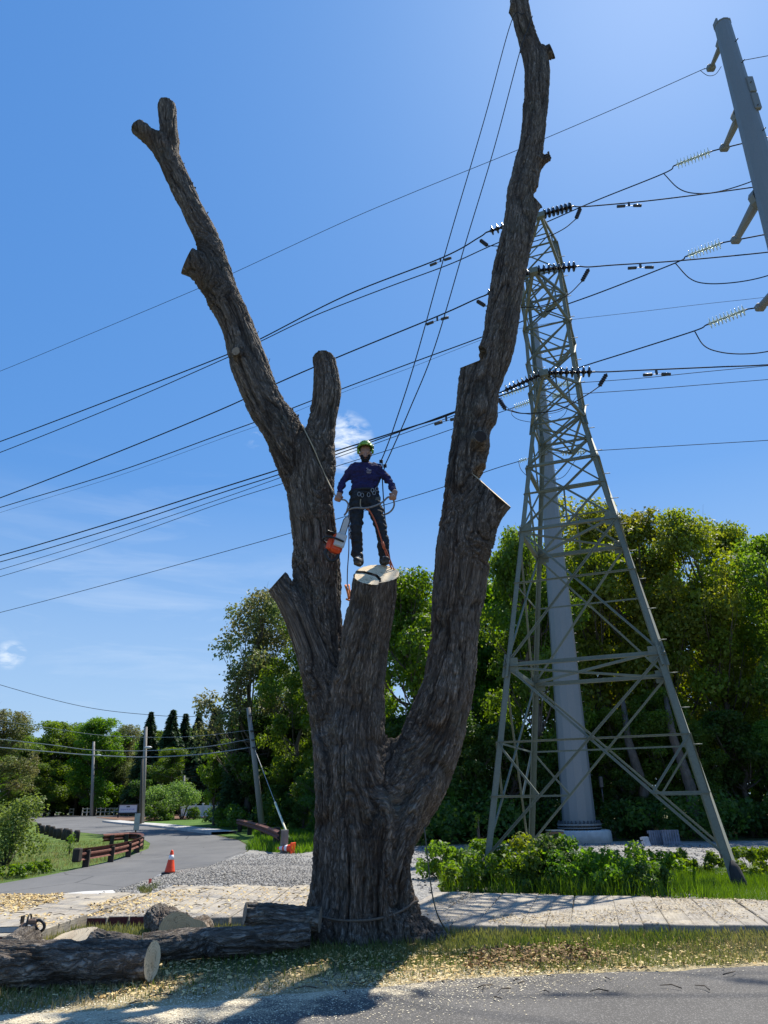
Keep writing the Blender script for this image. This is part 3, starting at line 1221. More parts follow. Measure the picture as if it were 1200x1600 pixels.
def bark_disp(V, F, res, amp=1.0, kk=0.06, freq=11.0, mask=None, seed=0, guides=None):
    if guides is not None:
        g_res = [np.array(catmull(g['p'], 5)) for g in guides]
        C, rad = limb_coords(V, g_res, 0.10, s_step=0.0)
    else:
        C, rad = limb_coords(V, res, kk)
    N = vert_normals(V, F)
    q = C.copy()
    wv = (fbm(C * np.array([2.2, 2.2, 0.9]), 3, 31 + seed) - 0.5)
    q[:, 0] += wv * 0.16
    q[:, 1] += (fbm(C * np.array([2.0, 2.0, 0.8]), 3, 41 + seed) - 0.5) * 0.16
    st = np.array([1, 1, 0.10])
    a = vnoise(q * freq * st, 5 + seed)
    b = vnoise(q * freq * 1.9 * np.array([1, 1, 0.14]) + 9.1, 6 + seed)
    c = vnoise(q * freq * 3.6 * np.array([1, 1, 0.22]) + 3.1, 7 + seed)
    fur = np.exp(-((a - 0.5) / 0.085) ** 2)
    fur2 = np.exp(-((b - 0.5) / 0.10) ** 2)
    d_ = vnoise(q * freq * 0.42 * np.array([1, 1, 0.12]) + 4.4, 15 + seed)
    fur3 = np.exp(-((d_ - 0.5) / 0.05) ** 2) * 1.7
    cross = np.exp(-((vnoise(q * freq * np.array([0.7, 0.7, 0.75]) + 5.5, 8 + seed) - 0.5) / 0.05) ** 2)
    lump = fbm(C * np.array([3.0, 3.0, 1.6]), 3, 51 + seed) - 0.5
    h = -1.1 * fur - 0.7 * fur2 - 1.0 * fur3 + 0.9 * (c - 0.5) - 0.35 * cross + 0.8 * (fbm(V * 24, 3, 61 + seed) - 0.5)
    s = np.clip(rad / 0.55, 0.33, 1.0)
    disp = h * 0.031 * s * amp + lump * 0.075 * s * amp
    if mask is not None:
        disp = disp * mask
    V2 = V + N * disp[:, None]
    att = C.copy()
    att[:, 2] *= 0.13
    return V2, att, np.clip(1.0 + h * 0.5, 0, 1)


def barked(name, limbs, vox, k, cuts, mat, parent, amp=1.0, freq=11.0, seed=0, sub=True, kk=0.06, guides=None):
    """a solid of bark with flat sawn faces; each sawn face becomes a mesh of its own"""
    V, F, res = sdf_solid(limbs, vox, k, [(c[0], c[1], c[2]) for c in cuts])
    V, F = biggest_island(V, F)
    if sub:
        V, F = subdiv(V, F)
    N = vert_normals(V, F)
    mask = np.ones(len(V))
    vcut = np.full(len(V), -1)
    for i, c in enumerate(cuts):
        p, n, cr = np.array(c[0]), np.array(c[1]) / np.linalg.norm(c[1]), c[2]
        pd = (V - p) @ n
        near = np.linalg.norm(V - p, axis=1) < cr * 1.02
        flat = near & (np.abs(pd) < vox * 0.9) & ((N @ n) > 0.86)
        V[flat] -= np.outer(pd[flat], n)
        mask[flat] = 0
        vcut[flat] = i
    V2, att, dep = bark_disp(V, F, res, amp, kk, freq, mask, seed, guides)
    allflat = (vcut[F] >= 0).all(1) & (vcut[F][:, 0] == vcut[F][:, 1]) & (vcut[F][:, 1] == vcut[F][:, 2])
    for i in range(len(cuts)):
        ids = np.where(allflat & (vcut[F][:, 0] == i))[0]
        if len(ids) == 0:
            continue
        Fi = F[ids]
        lab = {}
        L_ = np.arange(len(V))
        for _ in range(400):
            m = L_[Fi].min(1)
            new = L_.copy()
            for k_ in range(4):
                np.minimum.at(new, Fi[:, k_], m)
            new = new[new]
            if (new == L_).all():
                break
            L_ = new
        fl_ = L_[Fi[:, 0]]
        u_, c_ = np.unique(fl_, return_counts=True)
        allflat[ids[fl_ != u_[c_.argmax()]]] = False
    keep = ~allflat
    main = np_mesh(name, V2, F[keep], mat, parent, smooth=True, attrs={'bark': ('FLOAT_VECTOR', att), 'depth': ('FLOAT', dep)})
    outs = []
    for i, c in enumerate(cuts):
        Fi = F[allflat & (vcut[F][:, 0] == i)]
        if len(Fi) < 6 or (len(c) > 3 and c[3] is None):
            if len(Fi):
                b = np.unique(Fi)
            else:
                continue
        used, inv = np.unique(Fi, return_inverse=True)
        Fi = inv.reshape(Fi.shape)
        z = Vector(c[1]).normalized()
        Rm = z.to_track_quat('Z', 'Y').to_matrix()
        Pv = V2[used]
        ctr = Pv.mean(0)
        loc = (Pv - ctr) @ np.array(Rm)
        cm_ = c[3] if len(c) > 3 and c[3] is not None else M['cut']
        o = np_mesh('cut_face', loc, Fi, cm_)
        o.location = ctr
        o.rotation_euler = Rm.to_euler()
        if parent is not None:
            o.parent = parent
            o.matrix_parent_inverse = parent_matrix(parent).inverted()
        outs.append(o)
    return main, outs, (V2, F)


YT = 10.6
base = PG(566, 1478)
big_tree = empty('pruned_tree', (base.x, YT, 0), 'huge grey-brown tree sawn back to bare limbs with furrowed bark, standing on the grass verge', 'tree')


def LB(*a):
    return {'p': [node(*n) for n in a]}


limbs = [
    # left limb from the ground to its forked top
    LB((526, 1500, 60, 10.6), (530, 1440, 50, 10.6), (535, 1380, 47, 10.6), (541, 1300, 47, 10.6), (537, 1230, 46, 10.6), (530, 1150, 42, 10.62), (520, 1080, 38, 10.65), (507, 1010, 34, 10.68),
       (500, 960, 36, 10.7), (495, 890, 38, 10.7), (492, 832, 36, 10.7), (486, 795, 35, 10.72), (479, 757, 34, 10.74), (463, 718, 34, 10.76), (436, 664, 32, 10.8), (419, 640, 29, 10.8), (401, 600, 29, 10.8), (386, 560, 29, 10.8), (374, 520, 25, 10.8),
       (361, 490, 25, 10.8), (344, 452, 26, 10.8), (328, 385, 20, 10.8), (310, 345, 18, 10.8), (300, 325, 17.5, 10.8), (276, 275, 18.5, 10.8), (261, 240, 17, 10.8), (250, 222, 15, 10.8)),
    LB((262, 235, 15, 10.8), (266, 222, 14, 10.8), (263, 195, 14, 10.8), (261, 168, 14.5, 10.8), (260, 140, 14, 10.8)),
    LB((258, 240, 15, 10.8), (243, 222, 13.5, 10.8), (224, 206, 13.5, 10.75), (202, 188, 13, 10.7)),
    LB((350, 465, 22, 10.8), (330, 436, 24, 10.75), (308, 415, 22, 10.7), (276, 402, 22, 10.7)),
    # middle stub beside it
    LB((490, 800, 30, 10.6), (494, 740, 30, 10.6), (499, 690, 25, 10.6), (505, 650, 22, 10.6), (511, 615, 22, 10.6), (510, 592, 20, 10.6), (506, 561, 18, 10.6), (503, 535, 17, 10.6)),
    # low left stub
    LB((512, 1110, 30, 10.5), (498, 1060, 27, 10.5), (483, 1015, 23, 10.5), (467, 970, 22, 10.45), (451, 938, 20, 10.4), (433, 910, 20.5, 10.4), (413, 884, 21, 10.4)),
    # central stump the climber stands on
    LB((556, 1500, 66, 10.45), (558, 1430, 58, 10.4), (562, 1330, 56, 10.4), (560, 1250, 54, 10.4), (555, 1165, 47, 10.35), (559, 1110, 42, 10.3), (564, 1060, 39, 10.25), (571, 1005, 38, 10.15), (579, 960, 38, 10.05), (585, 925, 37, 9.95), (590, 893, 36, 9.87), (594, 862, 36, 9.8)),
    # right limb
    LB((602, 1500, 62, 10.6), (599, 1440, 56, 10.6), (594, 1395, 52, 10.6), (592, 1354, 50, 10.6), (599, 1310, 50, 10.6), (618, 1265, 53, 10.6), (645, 1220, 52, 10.6), (666, 1175, 49, 10.6), (684, 1127, 46, 10.6), (697, 1085, 42, 10.6), (704, 1055, 40, 10.6), (711, 1005, 39, 10.6),
       (714, 960, 40, 10.6), (720, 905, 43, 10.58), (724, 860, 43, 10.55), (727, 815, 40, 10.53), (727, 760, 33, 10.5), (730, 720, 30.5, 10.5), (737, 670, 30, 10.48), (744, 635, 31, 10.47), (755, 595, 30, 10.45), (774, 550, 27.5, 10.42), (781, 520, 26.5, 10.4), (790, 455, 26, 10.38), (801, 400, 26, 10.35), (811, 350, 25, 10.33), (816, 305, 23.5, 10.3),
       (822, 270, 22.5, 10.28), (828, 240, 20.5, 10.25), (834, 200, 19, 10.23), (837, 160, 19.5, 10.2), (839, 110, 20, 10.18), (834, 88, 17, 10.16), (825, 62, 15, 10.15), (817, 35, 14.5, 10.13), (810, -10, 14.5, 10.1), (806, -45, 13, 10.08), (804, -70, 13, 10.08)),
    LB((725, 862, 38, 10.5), (744, 826, 32, 10.45), (762, 797, 26, 10.4), (777, 779, 26, 10.38), (799, 752, 27, 10.35)),
    LB((750, 650, 28, 10.44), (744, 612, 26, 10.42), (739, 588, 22, 10.42), (738, 567, 18, 10.42)),
    LB((812, 352, 20, 10.35), (823, 337, 15, 10.36), (836, 321, 12, 10.38), (842, 314, 12, 10.4)),
    LB((838, 92, 14, 10.15), (850, 84, 12, 10.12), (870, 78, 12, 10.1)),
    LB((812, 20, 10, 10.1), (803, 14, 8.5, 10.08), (792, 8, 8, 10.05)),
    LB((838, 255, 12, 10.2), (848, 250, 8, 10.15), (856, 246, 7, 10.15)),
    # knot stub facing the road
    LB((744, 694, 20, 10.4), (748, 687, 14, 10.2), (751, 682, 8, 10.0)),
    LB((376, 556, 14, 10.6), (370, 550, 8, 10.42), (366, 546, 5.5, 10.25)),
    # ribs down the front of the bole
    LB((498, 1500, 26, 10.35), (500, 1420, 17, 10.28), (503, 1330, 16, 10.3), (508, 1240, 16, 10.32), (505, 1160, 15, 10.38)),
    LB((545, 1490, 30, 10.1), (546, 1410, 22, 10.08), (549, 1320, 22, 10.06), (548, 1230, 20, 10.1), (538, 1150, 18, 10.15), (535, 1070, 15, 10.2)),
    LB((594, 1490, 26, 10.12), (592, 1420, 20, 10.1), (590, 1340, 19, 10.08), (596, 1270, 20, 10.1), (598, 1225, 14, 10.28)),
    LB((634, 1470, 24, 10.25), (630, 1420, 17, 10.25), (624, 1360, 17, 10.22), (636, 1290, 19, 10.22), (660, 1230, 18, 10.25)),
    LB((598, 1235, 26, 10.5), (610, 1195, 22, 10.52), (615, 1172, 19, 10.55)),
    # roots
    LB((628, 1420, 24, 10.45), (652, 1446, 21, 10.3), (684, 1466, 15, 10.22), (716, 1478, 8, 10.1)),
    LB((618, 1445, 24, 10.15), (642, 1465, 19, 10.08), (668, 1475, 14, 10.03), (698, 1484, 8, 9.95)),
    LB((500, 1440, 24, 10.4), (482, 1464, 19, 10.25), (460, 1478, 11, 10.12)),
    LB((562, 1450, 28, 10.12), (556, 1474, 23, 10.0), (548, 1488, 15, 9.88)),
    LB((520, 1450, 24, 10.2), (508, 1476, 18, 10.02), (496, 1489, 11, 9.9)),
    LB((596, 1455, 26, 10.15), (602, 1477, 19, 10.0), (606, 1490, 12, 9.88)),
]


guides = [
    LB((568, 1520, 70, 10.55), (563, 1420, 66, 10.55), (553, 1310, 60, 10.55), (538, 1210, 50, 10.58), (530, 1150, 44, 10.62), (520, 1080, 40, 10.65), (507, 1010, 36, 10.68),
       (500, 960, 36, 10.7), (495, 890, 38, 10.7), (492, 832, 36, 10.7), (486, 795, 35, 10.72), (479, 757, 34, 10.74), (463, 718, 34, 10.76), (436, 664, 32, 10.8), (401, 600, 29, 10.8), (374, 520, 25, 10.8),
       (344, 452, 26, 10.8), (328, 385, 20, 10.8), (300, 325, 17.5, 10.8), (276, 275, 18.5, 10.8), (261, 240, 17, 10.8), (262, 200, 15, 10.8), (260, 140, 14, 10.8)),
    LB((568, 1520, 70, 10.55), (563, 1420, 66, 10.55), (562, 1310, 62, 10.5), (560, 1220, 54, 10.42), (556, 1150, 47, 10.35), (564, 1060, 39, 10.25), (579, 960, 38, 10.05), (590, 893, 36, 9.87), (594, 855, 36, 9.8)),
    LB((568, 1520, 70, 10.55), (570, 1420, 64, 10.55), (584, 1330, 60, 10.55), (612, 1265, 56, 10.58), (645, 1212, 52, 10.6), (684, 1127, 46, 10.6), (704, 1055, 40, 10.6), (714, 960, 40, 10.6), (724, 860, 43, 10.55),
       (727, 760, 36, 10.5), (737, 670, 30, 10.48), (755, 595, 30, 10.45), (781, 520, 26.5, 10.4), (801, 400, 26, 10.35), (816, 305, 23.5, 10.3), (828, 240, 20.5, 10.25), (837, 160, 19.5, 10.2), (834, 88, 17, 10.16), (817, 35, 14.5, 10.13), (804, -70, 13, 10.08)),
    LB((490, 800, 26, 10.6), (499, 690, 25, 10.6), (511, 615, 22, 10.6), (503, 535, 17, 10.6)),
    LB((498, 1060, 27, 10.5), (466, 970, 22, 10.45), (430, 906, 21, 10.4), (408, 880, 20, 10.4)),
    LB((735, 850, 34, 10.48), (765, 792, 26, 10.4), (800, 746, 25, 10.35)),
    LB((350, 465, 20, 10.8), (306, 413, 21, 10.7), (270, 400, 20, 10.7)),
]


def cutp(px, py, Y, n, r, mat='cut'):
    P = PY(px, py, Y)
    return (tuple(P), n, r, M[mat] if mat else None)


STUMP_C = PY(590, 896, 9.87)
STUMP_N = Vector((0.04, -0.62, 0.78)).normalized()
cuts = [
    (tuple(STUMP_C), tuple(STUMP_N), 0.62, M['cut']),
    cutp(776, 773, 10.38, (0.66, -0.41, 0.63), 0.54),
    cutp(432, 909, 10.4, (-0.77, -0.33, 0.64), 0.48, 'cut_old'),
    cutp(290, 411, 10.7, (-0.93, -0.46, 0.30), 0.50, 'cut_old'),
    cutp(261, 166, 10.8, (0.0, 0.2, 1.0), 0.36, 'cut_old'),
    cutp(217, 200, 10.75, (-0.70, 0.0, 0.70), 0.36, 'cut_old'),
    cutp(505, 561, 10.6, (0.0, 0.3, 0.95), 0.45, 'cut_old'),
    cutp(734, 569, 10.42, (-0.36, -0.50, 0.84), 0.36, 'cut_old'),
    cutp(838, 317, 10.38, (0.66, -0.55, 0.66), 0.28, 'cut'),
    cutp(863, 80, 10.1, (0.95, -0.5, 0.25), 0.32, 'cut_old'),
    cutp(797, 10, 10.08, (-0.95, -0.1, 0.2), 0.22, 'cut_old'),
    cutp(805, -50, 10.08, (0.0, 0.3, 1.0), 0.40, 'cut_old'),
    cutp(749, 683, 10.06, (0.25, -0.93, 0.10), 0.24, 'hollow_shade'),
    cutp(368, 548, 10.38, (-0.2, -0.97, -0.15), 0.20, 'cut_old'),
    (tuple(STUMP_C - STUMP_N * .05 + Vector((-.30, -.22, -.13))), tuple(STUMP_N), 0.34, M['cut']),
]
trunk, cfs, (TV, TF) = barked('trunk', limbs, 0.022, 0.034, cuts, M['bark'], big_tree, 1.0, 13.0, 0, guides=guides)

from mathutils.bvhtree import BVHTree
tree_bvh = BVHTree.FromPolygons(TV.tolist(), TF.tolist())


def on_tree(px, py, off=0.012):
    d = ray(px, py).normalized()
    loc, nor, i, dist = tree_bvh.ray_cast(CAM, d)
    if loc is None:
        return PY(px, py, 10.2)
    return loc - d * off


# thin scar of bare wood and lichen flecks: flakes of bark that stand off the bole
fr = random.Random(5)
fl = []
mbf = MB()
for i in range(420):
    j = fr.randrange(len(TV))
    p = Vector(TV[j])
    if p.z < 0.3 or any((p - Vector(c[0])).length < .55 for c in cuts):
        continue
    nrm = (p - CAM).normalized() * -1
    w, h = fr.uniform(.008, .02), fr.uniform(.03, .09)
    out = Vector((fr.uniform(-1, 1), fr.uniform(-1, .2), fr.uniform(-.2, .2))).normalized()
    s = out.cross(Vector((0, 0, 1))).normalized() * w
    mbf.add([p - s, p + s, p + s + Vector((0, 0, h)) + out * .02, p - s + Vector((0, 0, h)) + out * .025], [(0, 1, 2, 3)])
tag(mbf.build('bark_flakes', M['bark_far'], big_tree), kind='stuff')

# rope noosed round the foot of the bole
rp = []
for x, y in ((485, 1422), (492, 1428), (503, 1433), (520, 1437), (540, 1439), (562, 1439), (585, 1437), (606, 1433), (625, 1425), (638, 1417), (647, 1409), (653, 1402), (657, 1396)):
    d = ray(x, y).normalized()
    hit = tree_bvh.ray_cast(CAM, d)[0]
    if hit is not None and hit.y < 11.2:
        rp.append(hit - d * .012 - Vector((0, .012, 0)))
rp = [rp[0]] + [(a_ + b_ + c_) / 3 - Vector((0, .006, 0)) for a_, b_, c_ in zip(rp[:-2], rp[1:-1], rp[2:])] + [rp[-1]]
eR, eL = rp[-1], rp[0]
back = [(eR.x + .05, eR.y + .15, eR.z), (eR.x - .05, 11.1, eR.z), (-.4, 11.35, .55), (eL.x + .05, 11.1, eL.z), (eL.x - .05, eL.y + .15, eL.z)]
tag(rope([tuple(p) for p in rp] + back + [tuple(rp[0])], .016, 7, 5).build('noosed_rope', simple('rope_brown', (0.15, 0.115, 0.085), 0.9, var=.3, scale=60, bump=.5)),
    'thick brown rope noosed round the foot of the bare tree', 'rope')
hp = [PY(663, 1292, 10.15), PY(668, 1340, 10.1), PY(675, 1395, 10.1), PY(684, 1430, 10.1), PY(697, 1456, 10.1)]
g_ = PG(697, 1458)
hp[-1] = Vector((g_.x, g_.y, 0.03))
tag(rope([tuple(p) for p in hp], .009, 5, 5).build('hanging_rope', simple('rope_grey', (0.11, 0.11, 0.085), 0.9, var=.3, scale=60)),
    'thin grey rope hanging from the right limb down to the roots', 'rope')
hp = [PY(630, 1068, 11.0), PY(634, 1100, 11.0), PY(637, 1138, 11.0), PY(640, 1160, 10.9)]
tag(rope([tuple(p) for p in hp], .007, 5, 5).build('hanging_rope', bpy.data.materials['rope_grey']),
    'short slack end of grey line showing in the crotch between stump and right limb', 'rope')

# ================================================================== LOGS
LOGROUP = 'cut logs lying on the verge'


def log(label, p, q, r0, r1, ncut0, ncut1, m0='cut', m1='cut', seed=1, extra=None, vox=0.014, amp=1.25):
    p, q = Vector(p), Vector(q)
    d = (q - p).normalized()
    mid = (p + q) / 2
    root = empty('log', (mid.x, mid.y, 0), label, 'log', LOGROUP)
    ctr = [p - d * r0 * 1.3, p, p.lerp(q, .33) + Vector((0, 0, .01)), p.lerp(q, .66) - Vector((0, 0, .008)), q, q + d * r1 * 1.3]
    rr = [r0, r0, r0 * .68 + r1 * .32, r0 * .34 + r1 * .66, r1, r1]
    Ls = [{'p': [(c.x, c.y, c.z, r) for c, r in zip(ctr, rr)]}]
    if extra:
        Ls.append({'p': list(extra)})
    cs = [(tuple(p), ncut0 or tuple(-d), r0 * 3.2, M[m0]), (tuple(q), ncut1 or tuple(d), r1 * 3.2, M[m1])]
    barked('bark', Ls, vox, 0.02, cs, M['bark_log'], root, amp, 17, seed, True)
    return root


log('long thick log in front with its bright sawn end facing right, nearest the road', (-5.4, 7.85, .235), (-2.36, 8.22, .185), .235, .185, None, (.97, -.14, .02), seed=1)
log('short log with a grey sawn face turned to the road, behind the thick front log', (-4.30, 9.75, .15), (-4.16, 8.95, .15), .17, .165, None, (.06, -.97, .12), 'cut_old', 'cut_old', seed=2)
log('sunlit rough log with a small pale slanting cut on top, behind the thick front log', (-3.85, 9.72, .155), (-2.75, 9.15, .12), .165, .15, (-.45, -.35, .82), None, seed=3)
log('log with a broad tan sawn face turned to the road, behind the long dark log', (-3.15, 11.05, .18), (-2.62, 10.05, .19), .20, .205, None, (.05, -.96, .14), 'cut_tan', 'cut_tan', seed=4,
    extra=[(-2.42, 10.5, .15, .15), (-2.38, 9.98, .15, .15), (-2.36, 9.6, .15, .15)])
log('long dark shaded log with a knot, reaching back to the foot of the tree', (-2.75, 9.10, .155), (-0.98, 9.72, .15), .155, .15, None, None, seed=5,
    extra=[(-2.02, 9.25, .10, .05), (-2.0, 9.14, .085, .045)])
log('dark log end propped up on the long dark log beside the bole', (-1.78, 9.92, .37), (-0.85, 9.85, .30), .13, .15, (-.9, -.3, .1), None, 'cut_old', 'cut_old', seed=6)

# ================================================================== LATTICE TOWER
TC = Vector((5.09, 18.13, 0))
TROT = R(-21.5)
TA = 2.46
APEX = 15.86


def tcorner(i, j, z):
    if z <= 11.3:
        h = TA * (1 - z / APEX)
    else:
        h0 = TA * (1 - 11.3 / APEX)
        h = h0 + (0.60 - h0) * (z - 11.3) / 6.2
    x, y = i * h, j * h
    c, s = math.cos(TROT), math.sin(TROT)
    return Vector((TC.x + x * c - y * s, TC.y + x * s + y * c, z))


tower = empty('lattice_tower', tuple(TC), 'grey-green steel lattice pylon with four splayed legs in the weeds right of the tree', 'pylon')
LEGS = [(-1, -1), (1, -1), (1, 1), (-1, 1)]
ZL = [0.0, 4.55, 8.05, 9.95, 11.3, 12.35, 13.35, 14.5, 15.45, 16.4, 17.5]
for i, j in LEGS:
    mb = MB()
    inw = Vector((-i, -j, 0))
    for a, b, w in ((-.3, 4.55, .14), (4.55, 11.3, .118), (11.3, 17.5, .098)):
        p, q = tcorner(i, j, max(a, 0)), tcorner(i, j, b)
        if a < 0:
            p = p + (p - q).normalized() * .3
        ax = (q - p).normalized()
        c, s = math.cos(TROT), math.sin(TROT)
        X = Vector((c, s, 0)) * -i
        Y = Vector((-s, c, 0)) * -j
        for u, v in ((X, Y), (Y, X)):
            n = v * .014
            P = [p, p + u * w, p + u * w + n, p + n, q, q + u * w, q + u * w + n, q + n]
            mb.add(P, [(0, 1, 2, 3), (4, 7, 6, 5), (0, 4, 5, 1), (1, 5, 6, 2), (2, 6, 7, 3), (3, 7, 4, 0)])
        # bolted splice at the joint
        if b < 17:
            for u in (X, Y):
                mb.beam(q - ax * .28 + u * w * .5, q + ax * .28 + u * w * .5, w * .95, .05, up=u)
    # step bolts
    if (i, j) == (1, -1):
        z = 2.6
        while z < 17:
            p = tcorner(i, j, z)
            mb.cyl(p, p + Vector((.17, -.05, 0)), .012, n=5)
            z += .75
    mb.build('leg', M['lattice'], tower)
    f0 = tcorner(i, j, 0)
    fb = MB()
    d0 = (tcorner(i, j, 1) - f0)
    fb.lathe(f0 - d0 * .25, d0, [(0, .16), (.40, .13), (.62, .10), (.75, .03)], 10)
    fb.build('footing', simple('footing_dark', (0.035, 0.035, 0.035), .9, var=.4) if 'footing_dark' not in bpy.data.materials else bpy.data.materials['footing_dark'], tower)


def facept(k, z, t=0.0):
    a, b = LEGS[k], LEGS[(k + 1) % 4]
    return tcorner(*a, z).lerp(tcorner(*b, z), t)


for k in range(4):
    a, b = LEGS[k], LEGS[(k + 1) % 4]
    fn = (facept(k, 3, .5) - Vector((TC.x, TC.y, 3))).normalized()

    def P(side, z):
        return tcorner(*(a if side == 0 else b), z)
    for li in range(len(ZL) - 1):
        z0, z1 = ZL[li], ZL[li + 1]
        if li == 0:
            z0 = 0.45
        w = .054 if li < 3 else (.045 if li < 4 else .039)
        mb = MB()
        off = fn * .02
        mb.angle(P(0, z0) + off, P(1, z1) + off, w, up=fn)
        mb.angle(P(1, z0) - off, P(0, z1) - off, w, up=fn)
        mb.build('cross_brace', M['lattice'], tower)
        if li < 3:
            # crossing height
            w0 = (P(0, z0) - P(1, z0)).length
            w1 = (P(0, z1) - P(1, z1)).length
            t = w0 / (w0 + w1)
            zc = z0 + (z1 - z0) * t
            X = (P(0, zc) + P(1, zc)) / 2
            mb = MB()
            mb.angle(P(0, zc), X, w * .8, up=fn)
            mb.angle(X, P(1, zc), w * .8, up=fn)
            if li == 0:
                zm = z0 + (zc - z0) * .52
                for s in (0, 1):
                    dgm = P(s, z0).lerp(X, .52)
                    zz = zm
                    mb.angle(P(s, dgm.z), dgm, .05, up=fn)
                    mb.angle(P(s, zc), dgm, .05, up=fn)
            if li == 2:
                mb.angle(X, (P(0, z0) + P(1, z0)) / 2, .045, up=fn)
            mb.build('horizontal_brace', M['lattice'], tower)
        if li in (1, 2, 3, 4, 7, 9):
            zz = ZL[li]
            mb = MB()
            gs = .30 if li < 3 else .16
            for s_ in (0, 1):
                e_ = (P(1 - s_, zz) - P(s_, zz)).normalized()
                mb.beam(P(s_, zz) + e_ * .02 + fn * .016, P(s_, zz) + e_ * gs + fn * .016, .012, gs * 1.1, up=(0, 0, 1))
                for q_ in range(4):
                    c_ = P(s_, zz) + e_ * gs * (.25 + .5 * (q_ % 2)) + Vector((0, 0, (q_ // 2 - .5) * gs * .6))
                    mb.cyl(c_ + fn * .015, c_ + fn * .040, .014, n=6)
            mb.angle(P(0, zz), P(1, zz), .10 if li < 4 else .06, up=(0, 0, 1))
            mb.build('level_strut', M['lattice'], tower)
    mb = MB()
    mb.angle(P(0, 17.5), P(1, 17.5), .07, up=(0, 0, 1))
    mb.build('level_strut', M['lattice'], tower)
for zz in (4.55, 8.05, 11.3):
    mb = MB()
    mb.angle(tcorner(-1, -1, zz) + Vector((0, 0, -.05)), tcorner(1, 1, zz) + Vector((0, 0, -.05)), .06)
    mb.angle(tcorner(1, -1, zz) + Vector((0, 0, .05)), tcorner(-1, 1, zz) + Vector((0, 0, .05)), .06)
    mb.build('plan_brace', M['lattice'], tower)

TIPS = [PY(845, 336, 15.6), PY(834, 423, 15.6), PY(850, 583, 15.6)]
TIPS_R = []
for tp, (zl, zu) in zip(TIPS, ((16.4, 17.5), (14.5, 15.45), (11.3, 12.35))):
    mb = MB()
    for s in (-1, 1):
        mb.angle(tcorner(s, -1, zl), tp, .075)
        mb.angle(tcorner(s, -1, zu), tp + Vector((0, 0, .05)), .06)
    for t in (.35, .68):
        A_ = [tcorner(s, -1, zl).lerp(tp, t) for s in (-1, 1)]
        B_ = [tcorner(s, -1, zu).lerp(tp, t) for s in (-1, 1)]
        mb.angle(A_[0], A_[1], .04)
        mb.angle(A_[0], B_[0], .04)
        mb.angle(A_[1], B_[1], .04)
        mb.angle(A_[0], B_[1], .035)
    mb.box(tp, (.22, .10, .16), TROT)
    mb.build('cross_arm', M['lattice'], tower)
    # arm on the far side
    rp_ = Vector((2 * TC.x - tp.x, 2 * TC.y - tp.y, tp.z))
    rp_ = Vector((TC.x, TC.y, tp.z)) + (rp_ - Vector((TC.x, TC.y, tp.z))) * .82
    mb = MB()
    for s in (-1, 1):
        mb.angle(tcorner(s, 1, zl), rp_, .075)
        mb.angle(tcorner(s, 1, zu), rp_ + Vector((0, 0, .05)), .06)
    for t in (.4, .72):
        A_ = [tcorner(s, 1, zl).lerp(rp_, t) for s in (-1, 1)]
        mb.angle(A_[0], A_[1], .04)
    mb.build('cross_arm', M['lattice'], tower)
    TIPS_R.append(rp_)

# ================================================================== STEEL MONOPOLES


def vert_pole(base, H, r0, r1, name, label, joints=(), lean=(0, 0)):
    root = empty(name, tuple(base), label, 'transmission pole')
    mb = MB()
    N = 12
    top = Vector((base.x + lean[0], base.y + lean[1], base.z + H))
    prof = [(0.0, r0)]
    js = sorted(joints)
    for jz in js:
        t = jz / H
        rr = r0 + (r1 - r0) * t
        prof += [(jz, rr * 1.0), (jz + .01, rr * .95)]
    prof.append((H, r1))
    # flat-sided shaft
    b = MB()
    ax = (top - base)
    P = []
    for h, r in prof:
        c = base + ax * (h / H)
        for k in range(N):
            a = 2 * math.pi * (k + .5) / N
            P.append(c + Vector((math.cos(a) * r, math.sin(a) * r, 0)))
    F = [(i * N + k, i * N + (k + 1) % N, (i + 1) * N + (k + 1) % N, (i + 1) * N + k) for i in range(len(prof) - 1) for k in range(N)]
    F.append(tuple((len(prof) - 1) * N + k for k in range(N)))
    b.add(P, F)
    b.build('shaft', M['pole_steel'], root)
    return root, top


mb_base = PG(908, 1316)
MBASE = Vector((mb_base.x, mb_base.y, 0.48))
# top so that the shaft ends behind the lattice cage
tp = PY(834, 507, MBASE.y + .2)
mono, mtop = vert_pole(MBASE, tp.z - .48, .66, .22, 'steel_monopole', 'tall tapering galvanised steel pole on a round concrete base, behind the lattice pylon', (10.4,), (tp.x - MBASE.x, .2))
b = MB()
b.lathe((MBASE.x, MBASE.y, -.1), (0, 0, 1), [(0, 1.22), (.50, 1.20), (.55, 1.14), (.555, .0)], 40)
b.build('concrete_base', M['concrete'], mono)
b = MB()
b.lathe((MBASE.x, MBASE.y, .62), (0, 0, 1), [(0, .66), (0, .87), (.07, .87), (.07, .66)], 40, smooth=False)
b.lathe((MBASE.x, MBASE.y, .52), (0, 0, 1), [(0, .66), (0, .87), (.035, .87), (.035, .66)], 40, smooth=False)
b.build('flange', M['pole_steel'], mono)
b = MB()
for k in range(32):
    a = 2 * math.pi * k / 32
    b.cyl((MBASE.x + .8 * math.cos(a), MBASE.y + .8 * math.sin(a), .45), (MBASE.x + .8 * math.cos(a), MBASE.y + .8 * math.sin(a), .80), .028, n=6)
    b.cyl((MBASE.x + .8 * math.cos(a), MBASE.y + .8 * math.sin(a), .69), (MBASE.x + .8 * math.cos(a), MBASE.y + .8 * math.sin(a), .73), .05, n=6)
tag(b.build('anchor_bolts', M['hardware'], mono), kind='stuff')
b = MB()
q = PY(939, 1222, MBASE.y - .2)
b.box(q, (.14, .16, .42), bevel=.02)
b.cyl(q - Vector((0, 0, .22)), q - Vector((0, 0, .75)), .03)
b.build('control_box', M['hardware'], mono)
b = MB()
